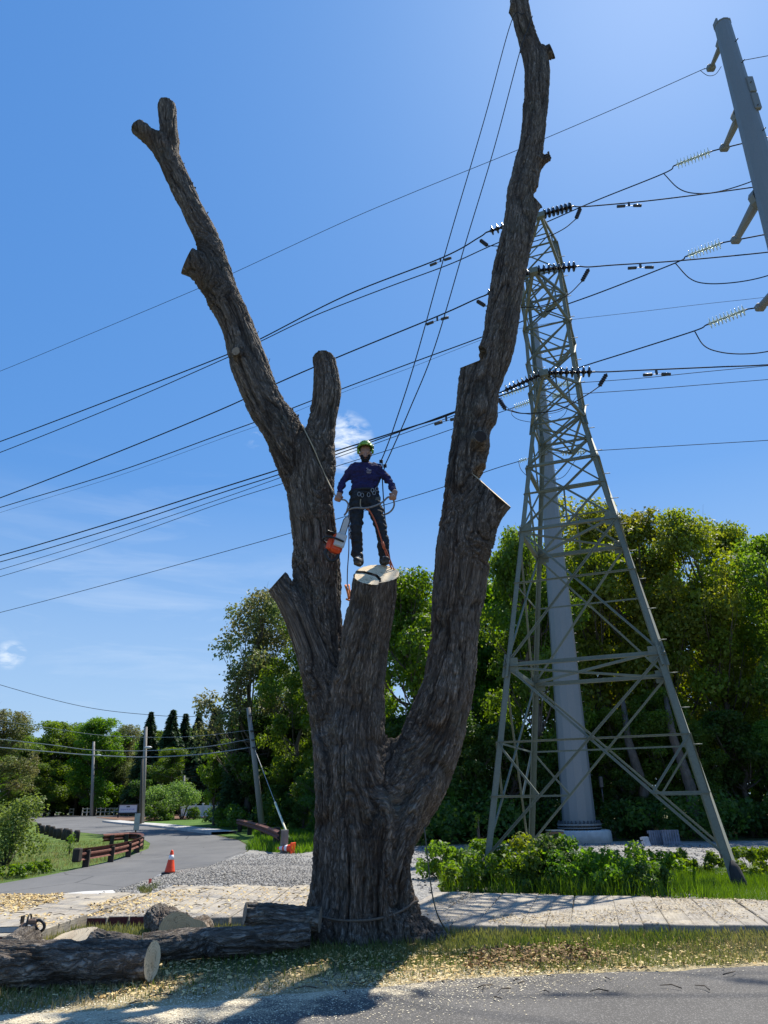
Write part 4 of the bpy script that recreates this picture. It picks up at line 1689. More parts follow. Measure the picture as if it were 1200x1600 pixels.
for zz in np.arange(2.5, mtop.z - 1, .42):
    t = (zz - .48) / (mtop.z - .48)
    c = MBASE.lerp(mtop, t)
    r = .66 + (.22 - .66) * t
    b.cyl(c + Vector((r * .98, -.05, 0)), c + Vector((r + .10, -.05, 0)), .014, n=5)
tag(b.build('step_bolt', M['hardware'], mono), kind='stuff')

# right-hand monopole, base outside the frame
rb = Vector((10.55, 15.0, -.1))
rt = PY(1129, 40, 15.05)
rpole, rtop = vert_pole(rb, rt.z + .1, .62, .235, 'steel_monopole', 'tall galvanised steel pole with short arms leaning into the upper right corner', (), (rt.x - rb.x, .05))
rax = (rtop - rb)
RH = rtop.z - rb.z


def rp_at(z):
    t = (z - rb.z) / RH
    return rb + rax * t, .62 + (.235 - .62) * t


b = MB()
for dx in (-.20, .20):
    b.box(rtop + Vector((dx, 0, .08)), (.05, .22, .22))
b.lathe(rtop - Vector((0, 0, .02)), (0, 0, 1), [(0, .245), (.05, .245), (.05, .12)], 12)
b.build('top_cap', M['arm_steel'], rpole)
for px, py in ((1168, 148), (1186, 268), (1146, 122)):
    b = MB()
    d = PY(px, py, 14.55)
    c, r = rp_at(d.z)
    b.box(c + Vector((.16, -r * .93, 0)), (.20, .12, .62), bevel=.02)
    b.build('bracket', M['arm_steel'], rpole)
b = MB()
for k in range(46):
    z = 2 + k * .47
    c, r = rp_at(z)
    a = -1.2 + (k % 2) * 2.0
    b.cyl(c + Vector((math.cos(a) * r * .9, math.sin(a) * r * .9, 0)), c + Vector((math.cos(a) * (r + .10), math.sin(a) * (r + .10), 0)), .018, n=5)
tag(b.build('step_bolt', M['hardware'], rpole), kind='stuff')
RT = []
for (rx, ry), (tx, ty), w in (((1121, 62), (1111, 106), .10), ((1145, 175), (1132, 231), .13), ((1170, 305), (1150, 375), .15), ((1212, 440), (1188, 480), .16)):
    tipp = PY(tx, ty, 16.2)
    z0 = PY(rx, ry, 15.2).z
    c, r = rp_at(z0)
    d = (tipp - c)
    d.z = 0
    d.normalize()
    root_ = c + d * (r * .9)
    b = MB()
    b.tube([root_, tipp], [w, w * .62], 8, smooth=False)
    b.tube([root_ - d * .05, root_ + d * .14], [w * 1.9, w * 1.7], 8, smooth=False)
    b.box(tipp, (.26, .20, .20), bevel=.04)
    b.build('cross_arm', M['arm_steel'], rpole)
    RT.append(tipp)

# ================================================================== INSULATORS AND WIRES
WDIR = Vector((-0.893, 0.45, 0))


def on_plane(px, py, P0, d):
    n = Vector((d[1], -d[0], 0))
    r = ray(px, py)
    t = n.dot(Vector(P0) - CAM) / n.dot(r)
    return CAM + r * t


def wire(label, pts, r=.016, name='power_line', group=None, n=5, seg=8, sag=True):
    mb = rope([tuple(p) for p in pts], r, n, seg)
    return tag(mb.build(name, M['wire']), label, 'wire', group)


def insulator(p, q, nd, rd, mat, label, group):
    p, q = Vector(p), Vector(q)
    ax = (q - p).normalized()
    L = (q - p).length
    root = empty('insulator_string', tuple(p), label, 'insulator', group)
    mb = MB()
    mb.tube([p, q], .022, 6)
    mb.build('rod', M['hardware'], root)
    mb = MB()
    g = L * .06
    st = (L - 2 * g) / nd
    for i in range(nd):
        c = p + ax * (g + st * (i + .5))
        mb.lathe(c - ax * st * .45, ax, [(0, .035), (st * .25, .05), (st * .36, rd), (st * .46, rd), (st * .52, .06), (st * .9, .035)], 14)
    mb.build('discs', mat, root)
    return root


def damper(p, d, label):
    root = MB()
    p = Vector(p)
    root.box(p - Vector((0, 0, .05)), (.05, .05, .12))
    root.tube([p - d * .25 - Vector((0, 0, .11)), p + d * .25 - Vector((0, 0, .11))], .008, 5)
    for s in (-1, 1):
        root.tube([p + d * s * .12 - Vector((0, 0, .11)), p + d * s * .34 - Vector((0, 0, .12))], .042, 7)
    return tag(root.build('vibration_damper', M['hardware']), label, 'damper', 'dampers clipped to the lines')


DG, GG = 'dark insulator strings of the pylon', 'pale glass insulator strings of the steel poles'
LEV = ['top', 'middle', 'bottom']
EDIR = Vector((1, -.02, 0)).normalized()
# dark strings on the lattice tower, spans to the right
spec_r = [((850, 329), (897, 322), (905, 323), [(935, 321), (1010, 314), (1100, 303), (1200, 289), (1330, 268)]),
          ((840, 424), (905, 416), (921, 417), [(960, 414), (1040, 409), (1120, 402), (1200, 394), (1330, 379)]),
          ((857, 584), (930, 581), (948, 581), [(990, 579), (1060, 576), (1130, 573), (1200, 570), (1330, 560)])]
ends_r = []
for k, (a, b_, c_, w_) in enumerate(spec_r):
    T0 = TIPS[k]
    A_, B_, C_ = (on_plane(*q, T0, EDIR) for q in (a, b_, c_))
    insulator(T0, B_, 8 if k else 7, .135, M['insul_dark'], f'dark insulator string on the {LEV[k]} arm of the pylon, pulling right', DG)
    pts = [B_, C_] + [on_plane(*q, T0, EDIR) for q in w_]
    wire(f'line leaving the {LEV[k]} arm of the lattice pylon to the right edge', pts, .018)
    ends_r.append(C_)
    dpx = [(982, 316), (1000, 412), (1025, 578)][k]
    damper(on_plane(*dpx, T0, EDIR) - Vector((0, 0, .02)), EDIR, f'damper on the line right of the {LEV[k]} pylon arm')
spec_l = [((785, 350), (760, 363), (747, 372), [(690, 403), (540, 462), (408, 529), (350, 556), (180, 622), (0, 690), (-150, 742)]),
          ((800, 436), (757, 462), (742, 468), [(684, 494), (540, 553), (435, 598), (345, 640), (170, 712), (0, 778), (-150, 832)]),
          ((843, 588), (785, 612), (770, 618), [(697, 650), (640, 668), (518, 707), (435, 734), (340, 764), (170, 818), (0, 868), (-150, 905)])]
ends_l = []
for k, (a, b_, c_, w_) in enumerate(spec_l):
    T0 = TIPS[k]
    B_, C_ = (on_plane(*q, T0, WDIR) for q in (b_, c_))
    insulator(T0, B_, 9, .135, M['insul_dark'], f'dark insulator string on the {LEV[k]} arm of the pylon, pulling left', DG)
    pts = [B_, C_] + [on_plane(*q, T0, WDIR) for q in w_]
    wire(f'line leaving the {LEV[k]} arm of the lattice pylon to the left edge', pts, .020)
    ends_l.append(C_)
    dpx = [(688, 403), (683, 495), (697, 651)][k]
    damper(on_plane(*dpx, T0, WDIR) - Vector((0, 0, .02)), -WDIR, f'damper on the line left of the {LEV[k]} pylon arm')
# jumper loops round the tower with their thin dark stiffener strings
for k, (mid, sr, sl) in enumerate((([(880, 358), (845, 374), (800, 384)], ((907, 325), (900, 342)), ((750, 375), (762, 384))),
                                   ([(885, 462), (845, 478), (800, 480)], ((920, 420), (909, 440)), ((745, 470), (758, 478))),
                                   ([(915, 618), (872, 640), (820, 646)], ((948, 584), (936, 604)), ((778, 622), (790, 640))))):
    Rr = [on_plane(*q, TIPS[k], EDIR) for q in sr]
    Ll = [on_plane(*q, TIPS[k], WDIR) for q in sl]
    insulator(Rr[0], Rr[1], 6, .05, M['insul_dark'], f'short dark stiffener string at the right end of the {LEV[k]} jumper loop', 'jumper stiffeners of the pylon')
    insulator(Ll[0], Ll[1], 6, .05, M['insul_dark'], f'short dark stiffener string at the left end of the {LEV[k]} jumper loop', 'jumper stiffeners of the pylon')
    m_ = [PY(x, y, 15.3) for x, y in mid]
    wire(f'jumper loop under the {LEV[k]} arm of the lattice pylon', [Rr[1]] + m_ + [Ll[1]], .014, 'jumper_loop')

# circuits of the right-hand steel pole: glass strings, spans to the left, jumper loops
LV4 = ['top', 'second', 'third', 'lowest']
spec = [None,
        ((1128, 226), (1113, 236), (1053, 259), (1037, 271), [(930, 314), (852, 348), (765, 385), (700, 414), (600, 451), (490, 494), (410, 532), (350, 561), (180, 635), (0, 707), (-150, 762)], [(1060, 294), (1085, 302), (1120, 300), (1165, 287), (1205, 270)]),
        ((1146, 373), (1130, 379), (1071, 401), (1055, 411), [(940, 456), (860, 485), (752, 527), (640, 568), (536, 607), (430, 648), (350, 677), (180, 738), (0, 793), (-150, 840)], [(1078, 435), (1105, 443), (1150, 441), (1195, 432), (1240, 415)]),
        ((1183, 477), (1168, 483), (1103, 508), (1085, 517), [(985, 549), (915, 571), (860, 590), (780, 619), (705, 645), (640, 669), (520, 712), (437, 741), (340, 772), (170, 828), (0, 878), (-150, 915)], [(1100, 540), (1125, 550), (1160, 553), (1200, 549), (1250, 535)])]
for k in (1, 2, 3):
    T0 = RT[k]
    a, b_, c_, e_, w_, j_ = spec[k]
    A_, B_, C_, E_ = (on_plane(*q, T0, WDIR) for q in (a, b_, c_, e_))
    wire(f'short link from the {LV4[k]} arm of the right steel pole to its glass string', [T0, B_], .02, 'yoke_link', seg=1)
    insulator(B_, C_, 10, .155, M['insul_glass'], f'pale glass insulator string left of the {LV4[k]} arm of the right steel pole', GG)
    wire(f'line from the {LV4[k]} arm of the right steel pole to the left edge', [C_, E_] + [on_plane(*q, T0, WDIR) for q in w_], .019)
    J = [PY(x, y, T0.y + .25 - .25 * i) for i, (x, y) in enumerate(j_)]
    wire(f'jumper loop below the {LV4[k]} arm of the right steel pole', [E_] + J, .016, 'jumper_loop')
    # string on the other side of the pole
    er = [None, (1197, 215), (1192, 367), (1230, 470)][k]
    P2 = on_plane(*er, T0, EDIR)
    P3 = P2 + Vector((1.6, 0, .12))
    wire(f'short link right of the {LV4[k]} arm of the right steel pole', [T0, P2], .02, 'yoke_link', seg=1)
    insulator(P2, P3, 10, .155, M['insul_glass'], f'pale glass insulator string right of the {LV4[k]} arm of the right steel pole', GG)
    wire(f'line leaving right from the {LV4[k]} arm of the right steel pole', [P3, P3 + Vector((14, 0, .3))], .019)
T0 = RT[0]
wire('thin earth wire from the top arm of the right steel pole to the left edge', [T0] + [on_plane(*q, T0, WDIR) for q in ((1100, 108), (1088, 113), (960, 170), (800, 238), (640, 303), (532, 349), (368, 425), (300, 455), (150, 518), (0, 580), (-150, 638))], .011)
wire('small loop of wire under the top arm of the right steel pole', [PY(x, y, 16.2) for x, y in ((1094, 110), (1106, 118), (1118, 116), (1127, 104))], .010, 'jumper_loop')
wire('thin earth wire leaving right from the top of the right steel pole', [PY(1140, 98, 15.4), PY(1157, 95, 15.4), PY(1200, 87, 15.3), PY(1300, 68, 15.2)], .011)

# far monopole: glass strings to both sides
FT = []
far = [((832, 601), (822, 605), (782, 619), [(705, 651), (640, 674), (520, 717), (439, 746), (340, 781), (170, 838), (0, 890), (-150, 930)], (857, 603), (893, 599), [(1000, 591), (1100, 581), (1200, 571.5), (1320, 560)]),
       ((842, 622), (830, 627), (802, 637), [(705, 671), (640, 693), (518, 731), (440, 756), (340, 788), (170, 848), (0, 901), (-150, 942)], (862, 619), (880, 617), [(1000, 609), (1100, 601), (1200, 593), (1320, 583)]),
       ((846, 711), (824, 717), (810, 721), [(765, 735), (680, 765), (526, 811), (450, 834), (340, 865), (170, 912), (0, 957), (-150, 992)], (875, 708), (917, 705), [(1000, 700), (1100, 694), (1200, 688), (1320, 680)])]
for k, (t0, a, b_, wl, c_, d_, wr) in enumerate(far):
    z = PY(*t0, MBASE.y).z
    t = (z - MBASE.z) / (mtop.z - MBASE.z)
    T0 = MBASE.lerp(mtop, t) + Vector((-.1, -.45, 0))
    b = MB()
    b.tube([MBASE.lerp(mtop, t) + Vector((0, -.2, 0)), T0], .09, 8)
    b.build('cross_arm', M['arm_steel'], mono)
    A_, B_ = on_plane(*a, T0, WDIR), on_plane(*b_, T0, WDIR)
    C_, D_ = on_plane(*c_, T0, EDIR), on_plane(*d_, T0, EDIR)
    wire(f'link left of the {LEV[k]} arm of the far steel pole', [T0, A_], .018, 'yoke_link', seg=1)
    insulator(A_, B_, 8 if k < 2 else 4, .15 if k < 2 else .10, M['insul_glass'], f'pale glass insulator string left of the {LEV[k]} arm of the far steel pole', GG)
    wire(f'line from the {LEV[k]} arm of the far steel pole to the left edge', [B_] + [on_plane(*q, T0, WDIR) for q in wl], .019)
    wire(f'link right of the {LEV[k]} arm of the far steel pole', [T0, C_], .018, 'yoke_link', seg=1)
    insulator(C_, D_, 8, .15, M['insul_glass'], f'pale glass insulator string right of the {LEV[k]} arm of the far steel pole', GG)
    wire(f'line from the {LEV[k]} arm of the far steel pole to the right edge', [D_] + [on_plane(*q, T0, EDIR) for q in wr], .017)
    jl = [[(790, 634), (805, 643), (840, 648), (880, 640), (905, 612)], [(800, 648), (815, 657), (850, 660), (880, 650), (890, 622)], [(815, 735), (830, 748), (850, 752), (880, 745), (900, 718)]][k]
    wire(f'jumper loop below the {LEV[k]} arm of the far steel pole', [B_] + [PY(x, y, MBASE.y - .6) for x, y in jl] + [D_], .014, 'jumper_loop')
T0 = Vector((mtop.x, mtop.y, mtop.z - .1))
wire('thin earth wire from the top of the far steel pole to the right edge', [T0] + [on_plane(*q, T0, EDIR) for q in ((897, 499), (1000, 487), (1100, 475), (1200, 464), (1320, 449))], .011)
wire('thin earth wire from the top of the far steel pole to the left edge', [T0] + [on_plane(*q, T0, WDIR) for q in ((795, 517), (752, 531), (640, 575), (536, 613), (440, 652), (350, 684), (180, 745), (0, 801), (-150, 850))], .010)

# ================================================================== TIMBER MATS
MG = 'weathered timber mats laid side by side'
mat_top = []      # polygons whose top is 0.16 above the ground


def timber_mat(label, fronts, d, lens, w=.29, dusty=False, red=True, h=.16, bolts=True):
    """fronts: the front middle point of each beam"""
    c0 = fronts[len(fronts) // 2]
    ang = -math.atan2(d[0], d[1])
    root = empty('timber_mat', (c0[0], c0[1], 0), label, 'timber mat', MG)
    dv = Vector((d[0], d[1], 0))
    e = Vector((d[1], -d[0], 0))
    rr = random.Random(int(abs(c0[0]) * 100 + abs(c0[1]) * 10))
    for i, (f, L) in enumerate(zip(fronts, lens)):
        f = Vector((f[0], f[1], 0)) + dv * rr.uniform(-.03, .05)
        c = f + dv * L / 2 + Vector((0, 0, h / 2 + .005 + rr.uniform(-.008, .008)))
        b = MB()
        b.box((0, 0, 0), (w + (.004 if not bolts else -.004) - rr.uniform(.0, .012), L + rr.uniform(-.06, .06), h), None, 0, .010)
        o = b.build('timber', [M['timber_dusty'] if dusty else M['timber'], M['red_paint']])
        if red and rr.random() < .85:
            for p in o.data.polygons:
                if p.normal.y < -.9:
                    p.material_index = 1
        o.location = c
        o.rotation_euler = (rr.uniform(-.003, .003), rr.uniform(-.006, .006), ang + rr.uniform(-.006, .006))
        o.parent = root
        o.matrix_parent_inverse = parent_matrix(root).inverted()
        a, b2 = f - e * w / 2, f + e * w / 2
        mat_top.append([tuple(a.xy), tuple(b2.xy), tuple((b2 + dv * L).xy), tuple((a + dv * L).xy)])
    for t in ((.12, .88) if bolts else ()):
        b = MB()
        a = Vector(fronts[0]).to_3d() + dv * lens[0] * t
        z = Vector(fronts[-1]).to_3d() + dv * lens[-1] * t
        b.cyl(a + Vector((0, 0, .176)), a + Vector((0, 0, .13)), .03, n=8)
        b.cyl(z + Vector((0, 0, .176)), z + Vector((0, 0, .13)), .03, n=8)
        b.build('bolt_end', M['hardware'], root)


dR = Vector((.25, .968)).normalized()
NEAR_F = lambda x: 10.60 - (x - .65) * .10
BACK_F = lambda x: 14.35 - (x - .9) * .36
x = -0.15
k = 0
order = ['beside the bole', 'second from the bole', 'third from the bole', 'fourth from the bole', 'at the right edge of the picture', 'just beyond the right edge', 'furthest beyond the right edge']
while x < 7.2:
    fr_, ln_ = [], []
    for i in range(4):
        xf = x + .15 + i * .30
        fr_.append((xf, NEAR_F(xf)))
        xb = xf + 1.0
        ln_.append((BACK_F(xb) - NEAR_F(xf)) / dR.y)
    timber_mat(f'weathered grey timber mat on the right, {order[min(k, 6)]}', fr_, dR, ln_, red=False, h=.11, bolts=False, w=.30)
    x += 1.215
    k += 1
dL = Vector((.02, 1)).normalized()
x = -4.30
k = 0
for lab, n in (('mat with dark red beam ends behind the logs', 4), ('grey mat behind the tan-faced log', 4), ('grey mat behind the propped dark log, left of the bole', 4), ('grey mat half hidden behind the bole', 3)):
    fr_ = [(x + .15 + i * .295, 11.55 - (x + i * .295 + 4.3) * .14) for i in range(n)]
    timber_mat('dusty timber ' + lab, fr_, dL, [4.1 - .10 * i for i in range(n)], dusty=True, red=(k == 0))
    x += n * .295 + .01
    k += 1
x = -4.42
for lab in ('mat stepping forward beside the short grey-faced log, with dark red beam ends', 'mat under the idle chainsaw', 'mat at the left edge of the picture'):
    fr_ = [(x - .15 - i * .295, 9.95 + rng.uniform(-.05, .08)) for i in range(4)]
    timber_mat('dusty timber ' + lab, fr_, dL, [4.5] * 4, dusty=True)
    x -= 1.19


def top_z(x, y):
    z = np.zeros(len(x))
    for p in mat_top:
        z[in_poly(x, y, p)] = .172 if p[0][0] < -.4 and p[0][1] > 9.5 and p[0][1] > 10.9 or p[0][0] < -4 else .124
    return z


# ================================================================== CHIPS, GRASS, STONES
def rand_poly(poly, n, seed, dens=None):
    r = np.random.default_rng(seed)
    P = np.array(poly)
    out = []
    got = 0
    while got < n:
        x = r.uniform(P[:, 0].min(), P[:, 0].max(), n * 2)
        y = r.uniform(P[:, 1].min(), P[:, 1].max(), n * 2)
        k = in_poly(x, y, poly)
        if dens is not None:
            k &= r.uniform(0, 1, len(x)) < dens(x, y)
        out.append(np.stack([x[k], y[k]], 1))
        got += k.sum()
    return np.concatenate(out)[:n]


def patch(x, y, f, th, seed, soft=.15):
    n = fbm(np.stack([x * f, y * f, np.zeros_like(x)], 1), 4, seed)
    return np.clip((n - th) / soft, 0, 1)


r_ = np.random.default_rng(3)
# yellow chips over the left mats
P2 = rand_poly([(-9, 10), (-4.4, 10), (-4.0, 11.6), (-1.0, 11.3), (-1.2, 14.8), (-5.4, 15.8), (-9, 14.6)], 11000, 21, lambda x, y: np.clip(patch(x, y, .8, .38, 5, .12) * np.clip(.25 + (-3.6 - x) * .45, .10, 1), 0, 1))
z = top_z(P2[:, 0], P2[:, 1])
scatter('wood_chips', *CHIP_T, np.column_stack([P2, z + .006]), r_.uniform(.02, .055, len(P2)), M['chips'], tilt=.35, seed=2, label='yellow wood chips strewn over the timber mats at left', cat='wood chips')
P2 = rand_poly([(-.2, 10.7), (7, 10.1), (7, 12.2), (1, 14.2)], 5200, 27, lambda x, y: np.clip(patch(x, y, 1.1, .44, 15, .12) + .03, 0, 1))
scatter('wood_chips', *CHIP_T, np.column_stack([P2, top_z(P2[:, 0], P2[:, 1]) + .004]), r_.uniform(.008, .035, len(P2)), mat_chip('chips_brown', (.16, .11, .06), (.62, .50, .30)), tilt=.35, seed=22, label='brown and yellow chips on the mats right of the tree', cat='wood chips')
# chips on the verge
P2 = rand_poly([(-6, 7.2), (-2, 7.6), (1, 8.1), (5.5, 8.9), (5.5, 10.2), (-.3, 10.4), (-6, 10.2)], 17000, 22, lambda x, y: np.clip(patch(x, y, .9, .42, 6, .10) * .8 + .12 + .5 * np.exp(-((y - 8.5 - .09 * x) / .5) ** 2), 0, 1) * np.where(x > 2.6, .45, 1))
scatter('wood_chips', *CHIP_T, np.column_stack([P2, r_.uniform(.008, .03, len(P2))]), (.007 + .045 * r_.uniform(0, 1, len(P2)) ** 3), M['chips'], tilt=.4, seed=3, label='yellow wood chips in the grass of the verge', cat='wood chips')
P2 = rand_poly([(-5, 6.2), (5, 6.2), (4, 9.0), (1, 8.7), (-1.2, 8.2), (-5, 7.6)], 20000, 23, lambda x, y: np.clip(.75 - x * .32 + (y - 7.4) * .55, .015, 1) ** 2)
scatter('sawdust', *CHIP_T, np.column_stack([P2, np.full(len(P2), .005)]), r_.uniform(.005, .017, len(P2)), M['chips_pale'], tilt=.2, seed=4, label='pale sawdust spread over the near road', cat='sawdust')
# twigs and bark scraps
tw = MB()
rr = random.Random(9)
for i in range(120):
    if i < 70:
        x, y = rr.uniform(-4, 4.5), rr.uniform(7.3, 10.2)
    else:
        x, y = rr.uniform(-6, -1), rr.uniform(11, 15)
    z0 = .02 if y < 10.3 else .19
    a, L = rr.uniform(0, 6.3), rr.uniform(.04, .22)
    tw.tube([(x, y, z0), (x + math.cos(a) * L * .5, y + math.sin(a) * L * .5, z0 + .012), (x + math.cos(a + .3) * L, y + math.sin(a + .3) * L, z0)], [.006, .005, .003], 4)
tag(tw.build('twigs', M['twig']), 'small dark twigs and bark scraps on the verge', 'twigs', None, 'stuff')
# dead leaf pile near the verge centre and right
P2 = rand_poly([(.7, 8.4), (2.3, 8.7), (2.2, 9.5), (.9, 9.4)], 900, 25)
scatter('leaf_litter', *CHIP_T, np.column_stack([P2, r_.uniform(.02, .09, len(P2))]), r_.uniform(.02, .05, len(P2)), mat_chip('litter', (.09, .05, .025), (.34, .22, .10)), tilt=.6, seed=5, label='brown leaf litter heaped in the verge right of the tree', cat='leaf litter')

# verge grass
verge = [(-7, 6.6), (-3.4, 7.15), (-1.2, 7.85), (.8, 8.3), (3.9, 8.65), (7.5, 9.6), (7.5, 10.0), (4.6, 10.15), (.65, 10.55), (-.9, 11.1), (-1.75, 11.15), (-4.3, 11.5), (-4.45, 10), (-7, 9.9)]


def shade_w(x, y):
    return np.exp(-((x + 1.0 + (9.8 - y) * .3) / 1.1) ** 2)


P2 = rand_poly(verge, 52000, 31, lambda x, y: np.clip(patch(x, y, .8, .36, 7, .16) * .7 + .18 + np.clip((y - 9.2 - .05 * x) * .7, 0, .6), 0, 1))
h = r_.uniform(.025, .075, len(P2)) * (1 + .9 * np.clip(P2[:, 1] - 9.3, 0, 1))
S3 = np.stack([h * r_.uniform(.9, 1.5, len(P2)), h * .9, h], 1)
scatter('grass', *BLADE_T, np.column_stack([P2, np.full(len(P2), -.004)]), S3, M['grass_blade'], tilt=.35, seed=6, label='short patchy grass of the verge between road and mats', cat='grass')
P2 = rand_poly(verge, 9000, 32, lambda x, y: patch(x, y, .7, .5, 8, .12))
h = r_.uniform(.03, .09, len(P2))
scatter('dry_grass', *BLADE_T, np.column_stack([P2, np.full(len(P2), -.002)]), np.stack([h, h, h], 1), M['dry_grass'], tilt=.8, seed=7, label='dry straw-coloured grass in the verge', cat='grass')

# crushed stone
yard = [(-5.6, 15.8), (-1.6, 15.2), (-.9, 18), (-1.2, 22), (-3, 27), (-5.0, 27.5), (-5.2, 19.5)]
P2 = rand_poly(yard, 22000, 41, lambda x, y: np.clip(1.25 - (y - 15.5) * .12, .1, 1) * np.clip(patch(x, y, .5, .36, 9, .12) + .25, 0, 1))
gz = np.array([gravel_h(a, b) for a, b in P2]) + .014
scatter('crushed_stone', *STONE_T, np.column_stack([P2, gz]), r_.uniform(.014, .048, len(P2)), M['stones'], tilt=.5, seed=8, label='loose grey crushed stone heaped on the yard left of the tree', cat='gravel')
P2 = rand_poly([(1, 14), (6, 13), (9, 15), (9, 20), (16, 24), (8, 30), (0, 30), (-1, 22)], 5000, 42)
scatter('crushed_stone', *STONE_T, np.column_stack([P2, np.full(len(P2), .014)]), r_.uniform(.02, .07, len(P2)), M['stones'], tilt=.5, seed=9, label='loose crushed stone on the yard right of the tree', cat='gravel')

# ================================================================== BUSHES AND WEEDS


def leaf_cloud(cent, rad, n, size, rg, flat=.85, shell=.55, tilt=.9, up=.35):
    """leaf quads in blobs; returns V,F"""
    k = len(cent)
    w = rad ** 2
    idx_ = rg.choice(k, n, p=w / w.sum())
    d = rg.normal(0, 1, (n, 3))
    d[:, 2] += up * .6
    d /= np.linalg.norm(d, axis=1, keepdims=True)
    rr_ = rad[idx_] * (shell + (1 - shell) * np.sqrt(rg.uniform(0, 1, n))) * (1 + rg.normal(0, .10, n))
    p = cent[idx_] + d * rr_[:, None] * np.array([1, 1, flat])
    s = size * rg.uniform(.45, 1.65, n)
    nrm = d * .6 + rg.normal(0, .6, (n, 3)) + np.array([0, 0, .35])
    nrm /= np.linalg.norm(nrm, axis=1, keepdims=True)
    t = np.cross(nrm, rg.normal(0, 1, (n, 3)))
    t /= np.linalg.norm(t, axis=1, keepdims=True)
    b = np.cross(nrm, t)
    s = s[:, None]
    V = np.stack([p - t * s * .5, p + b * s * .30 + nrm * s * .06, p + t * s * .5 - nrm * s * .05, p - b * s * .30 + nrm * s * .06], 1).reshape(-1, 3)
    F = np.arange(n * 4).reshape(n, 4)
    return V, F


def bush(name, label, pos, w, h, n, size, mat, seed, group=None, cat='bush', k=16, stems=7, low=.25, stem_mat=None, shell=.3):
    rg = np.random.default_rng(seed)
    root = empty(name, pos, label, cat, group)
    a = rg.uniform(0, 6.28, k)
    q = np.sqrt(rg.uniform(0, 1, k))
    zz = h * (low + (1 - low) * rg.uniform(0, 1, k) ** .8)
    rw = w * .5 * q * (1 - .45 * (zz / h) ** 2)
    cent = np.stack([np.cos(a) * rw, np.sin(a) * rw, zz * .86], 1)
    rad = rg.uniform(.16, .30, k) * min(w, h)
    V, F = leaf_cloud(cent, rad, n, size, rg, shell=shell)
    V[:, 2] = np.maximum(V[:, 2], .02)
    np_mesh('foliage', V, F, mat, root, local=True)
    mb = MB()
    for i in range(min(k, stems)):
        c = cent[i]
        mb.tube([(c[0] * .1, c[1] * .1, 0), (c[0] * .45, c[1] * .45, c[2] * .5), tuple(c)], [.018 * h, .012 * h, .005 * h], 5)
    mb.build('stems', stem_mat or M['bark_far'], root, local=True)
    return root


weeds = [(0.95, 14.55), (2.2, 14.3), (3.6, 13.75), (5.6, 12.95), (9, 11.9), (12, 12), (12, 17.2), (8, 18.6), (5, 19.8), (3.4, 20.2), (1.9, 21.5), (1.15, 19.5)]
P2 = rand_poly(weeds, 80000, 51, lambda x, y: np.clip(patch(x, y, .8, .34, 10, .15) + .25, 0, 1) * np.clip(.45 + (x - 2.8) * .25, .3, 1))
h = r_.uniform(.13, .38, len(P2)) * (1 + .5 * patch(P2[:, 0], P2[:, 1], .6, .5, 12, .2)) * np.clip(1.15 - (P2[:, 0] - 3.6) * .26, .48, 1)
scatter('weeds', *BLADE_T, np.column_stack([P2, np.zeros(len(P2))]), np.stack([h * .30, h * .8, h], 1), M['weed_blade'], tilt=.30, seed=10, label='tall bright green grass and weeds under the pylon', cat='weeds')
rr = random.Random(12)
BG_ = 'leafy weeds along the mats under the pylon'
wb = [(1.25, 15.0, .7, .45, 'leaf_bright'), (1.5, 16.6, .9, .62, 'leaf_green'), (2.0, 15.2, .9, .62, 'leaf_bright'), (2.6, 14.9, 1.0, .70, 'leaf_green'), (3.05, 15.4, 1.3, .95, 'leaf_dark'), (3.35, 14.8, 1.0, .85, 'leaf_green'),
      (2.1, 17.3, 1.2, .8, 'leaf_bright'), (3.9, 14.5, 1.0, .72, 'leaf_green'), (3.0, 17.0, 1.3, .85, 'leaf_olive'), (4.4, 15.4, 1.2, .75, 'leaf_green'), (4.6, 14.2, .8, .5, 'leaf_dark'), (5.0, 15.6, 1.0, .50, 'leaf_bright'), (7.6, 13.2, .6, .4, 'leaf_green'), (1.1, 17.8, .9, .7, 'leaf_green'), (3.9, 18.0, 1.2, .8, 'leaf_bright'), (5.6, 16.6, 1.2, .6, 'leaf_bright'), (6.6, 17.4, 1.2, .5, 'leaf_green'), (7.6, 16.9, 1.3, .55, 'leaf_bright'), (8.8, 15.6, 1.2, .5, 'leaf_green'), (8.3, 18.2, 1.0, .5, 'leaf_bright')]
for i, (x, y, w, h_, m_) in enumerate(wb):
    bush('weed_clump', 'leafy green weed clump in the overgrown strip between mats and pylon', (x, y, 0), w * 1.15, h_ * 1.04, int(1500 * w * h_ / .7), .075, M[m_], 100 + i, BG_, 'weeds', 14, 8, .1)
# the weeds at the far rim of the yard
for i, (px, py, w, h_, m_) in enumerate(((675, 1372, .5, .35, 'leaf_bright'), (752, 1340, .35, 1.35, 'leaf_green'), (846, 1362, .3, .4, 'leaf_bright'))):
    g = PG(px, py)
    bush('weed_clump', ['low bright weed tuft in gravel beside the bole', 'single tall stalky weed left of the pylon leg', 'small bright weed at the edge of the gravel behind the pylon'][i], (g.x, g.y, 0), w, h_, 350, .07, M[m_], 150 + i, None, 'weed', 8, 5, .1)

# ================================================================== TREES


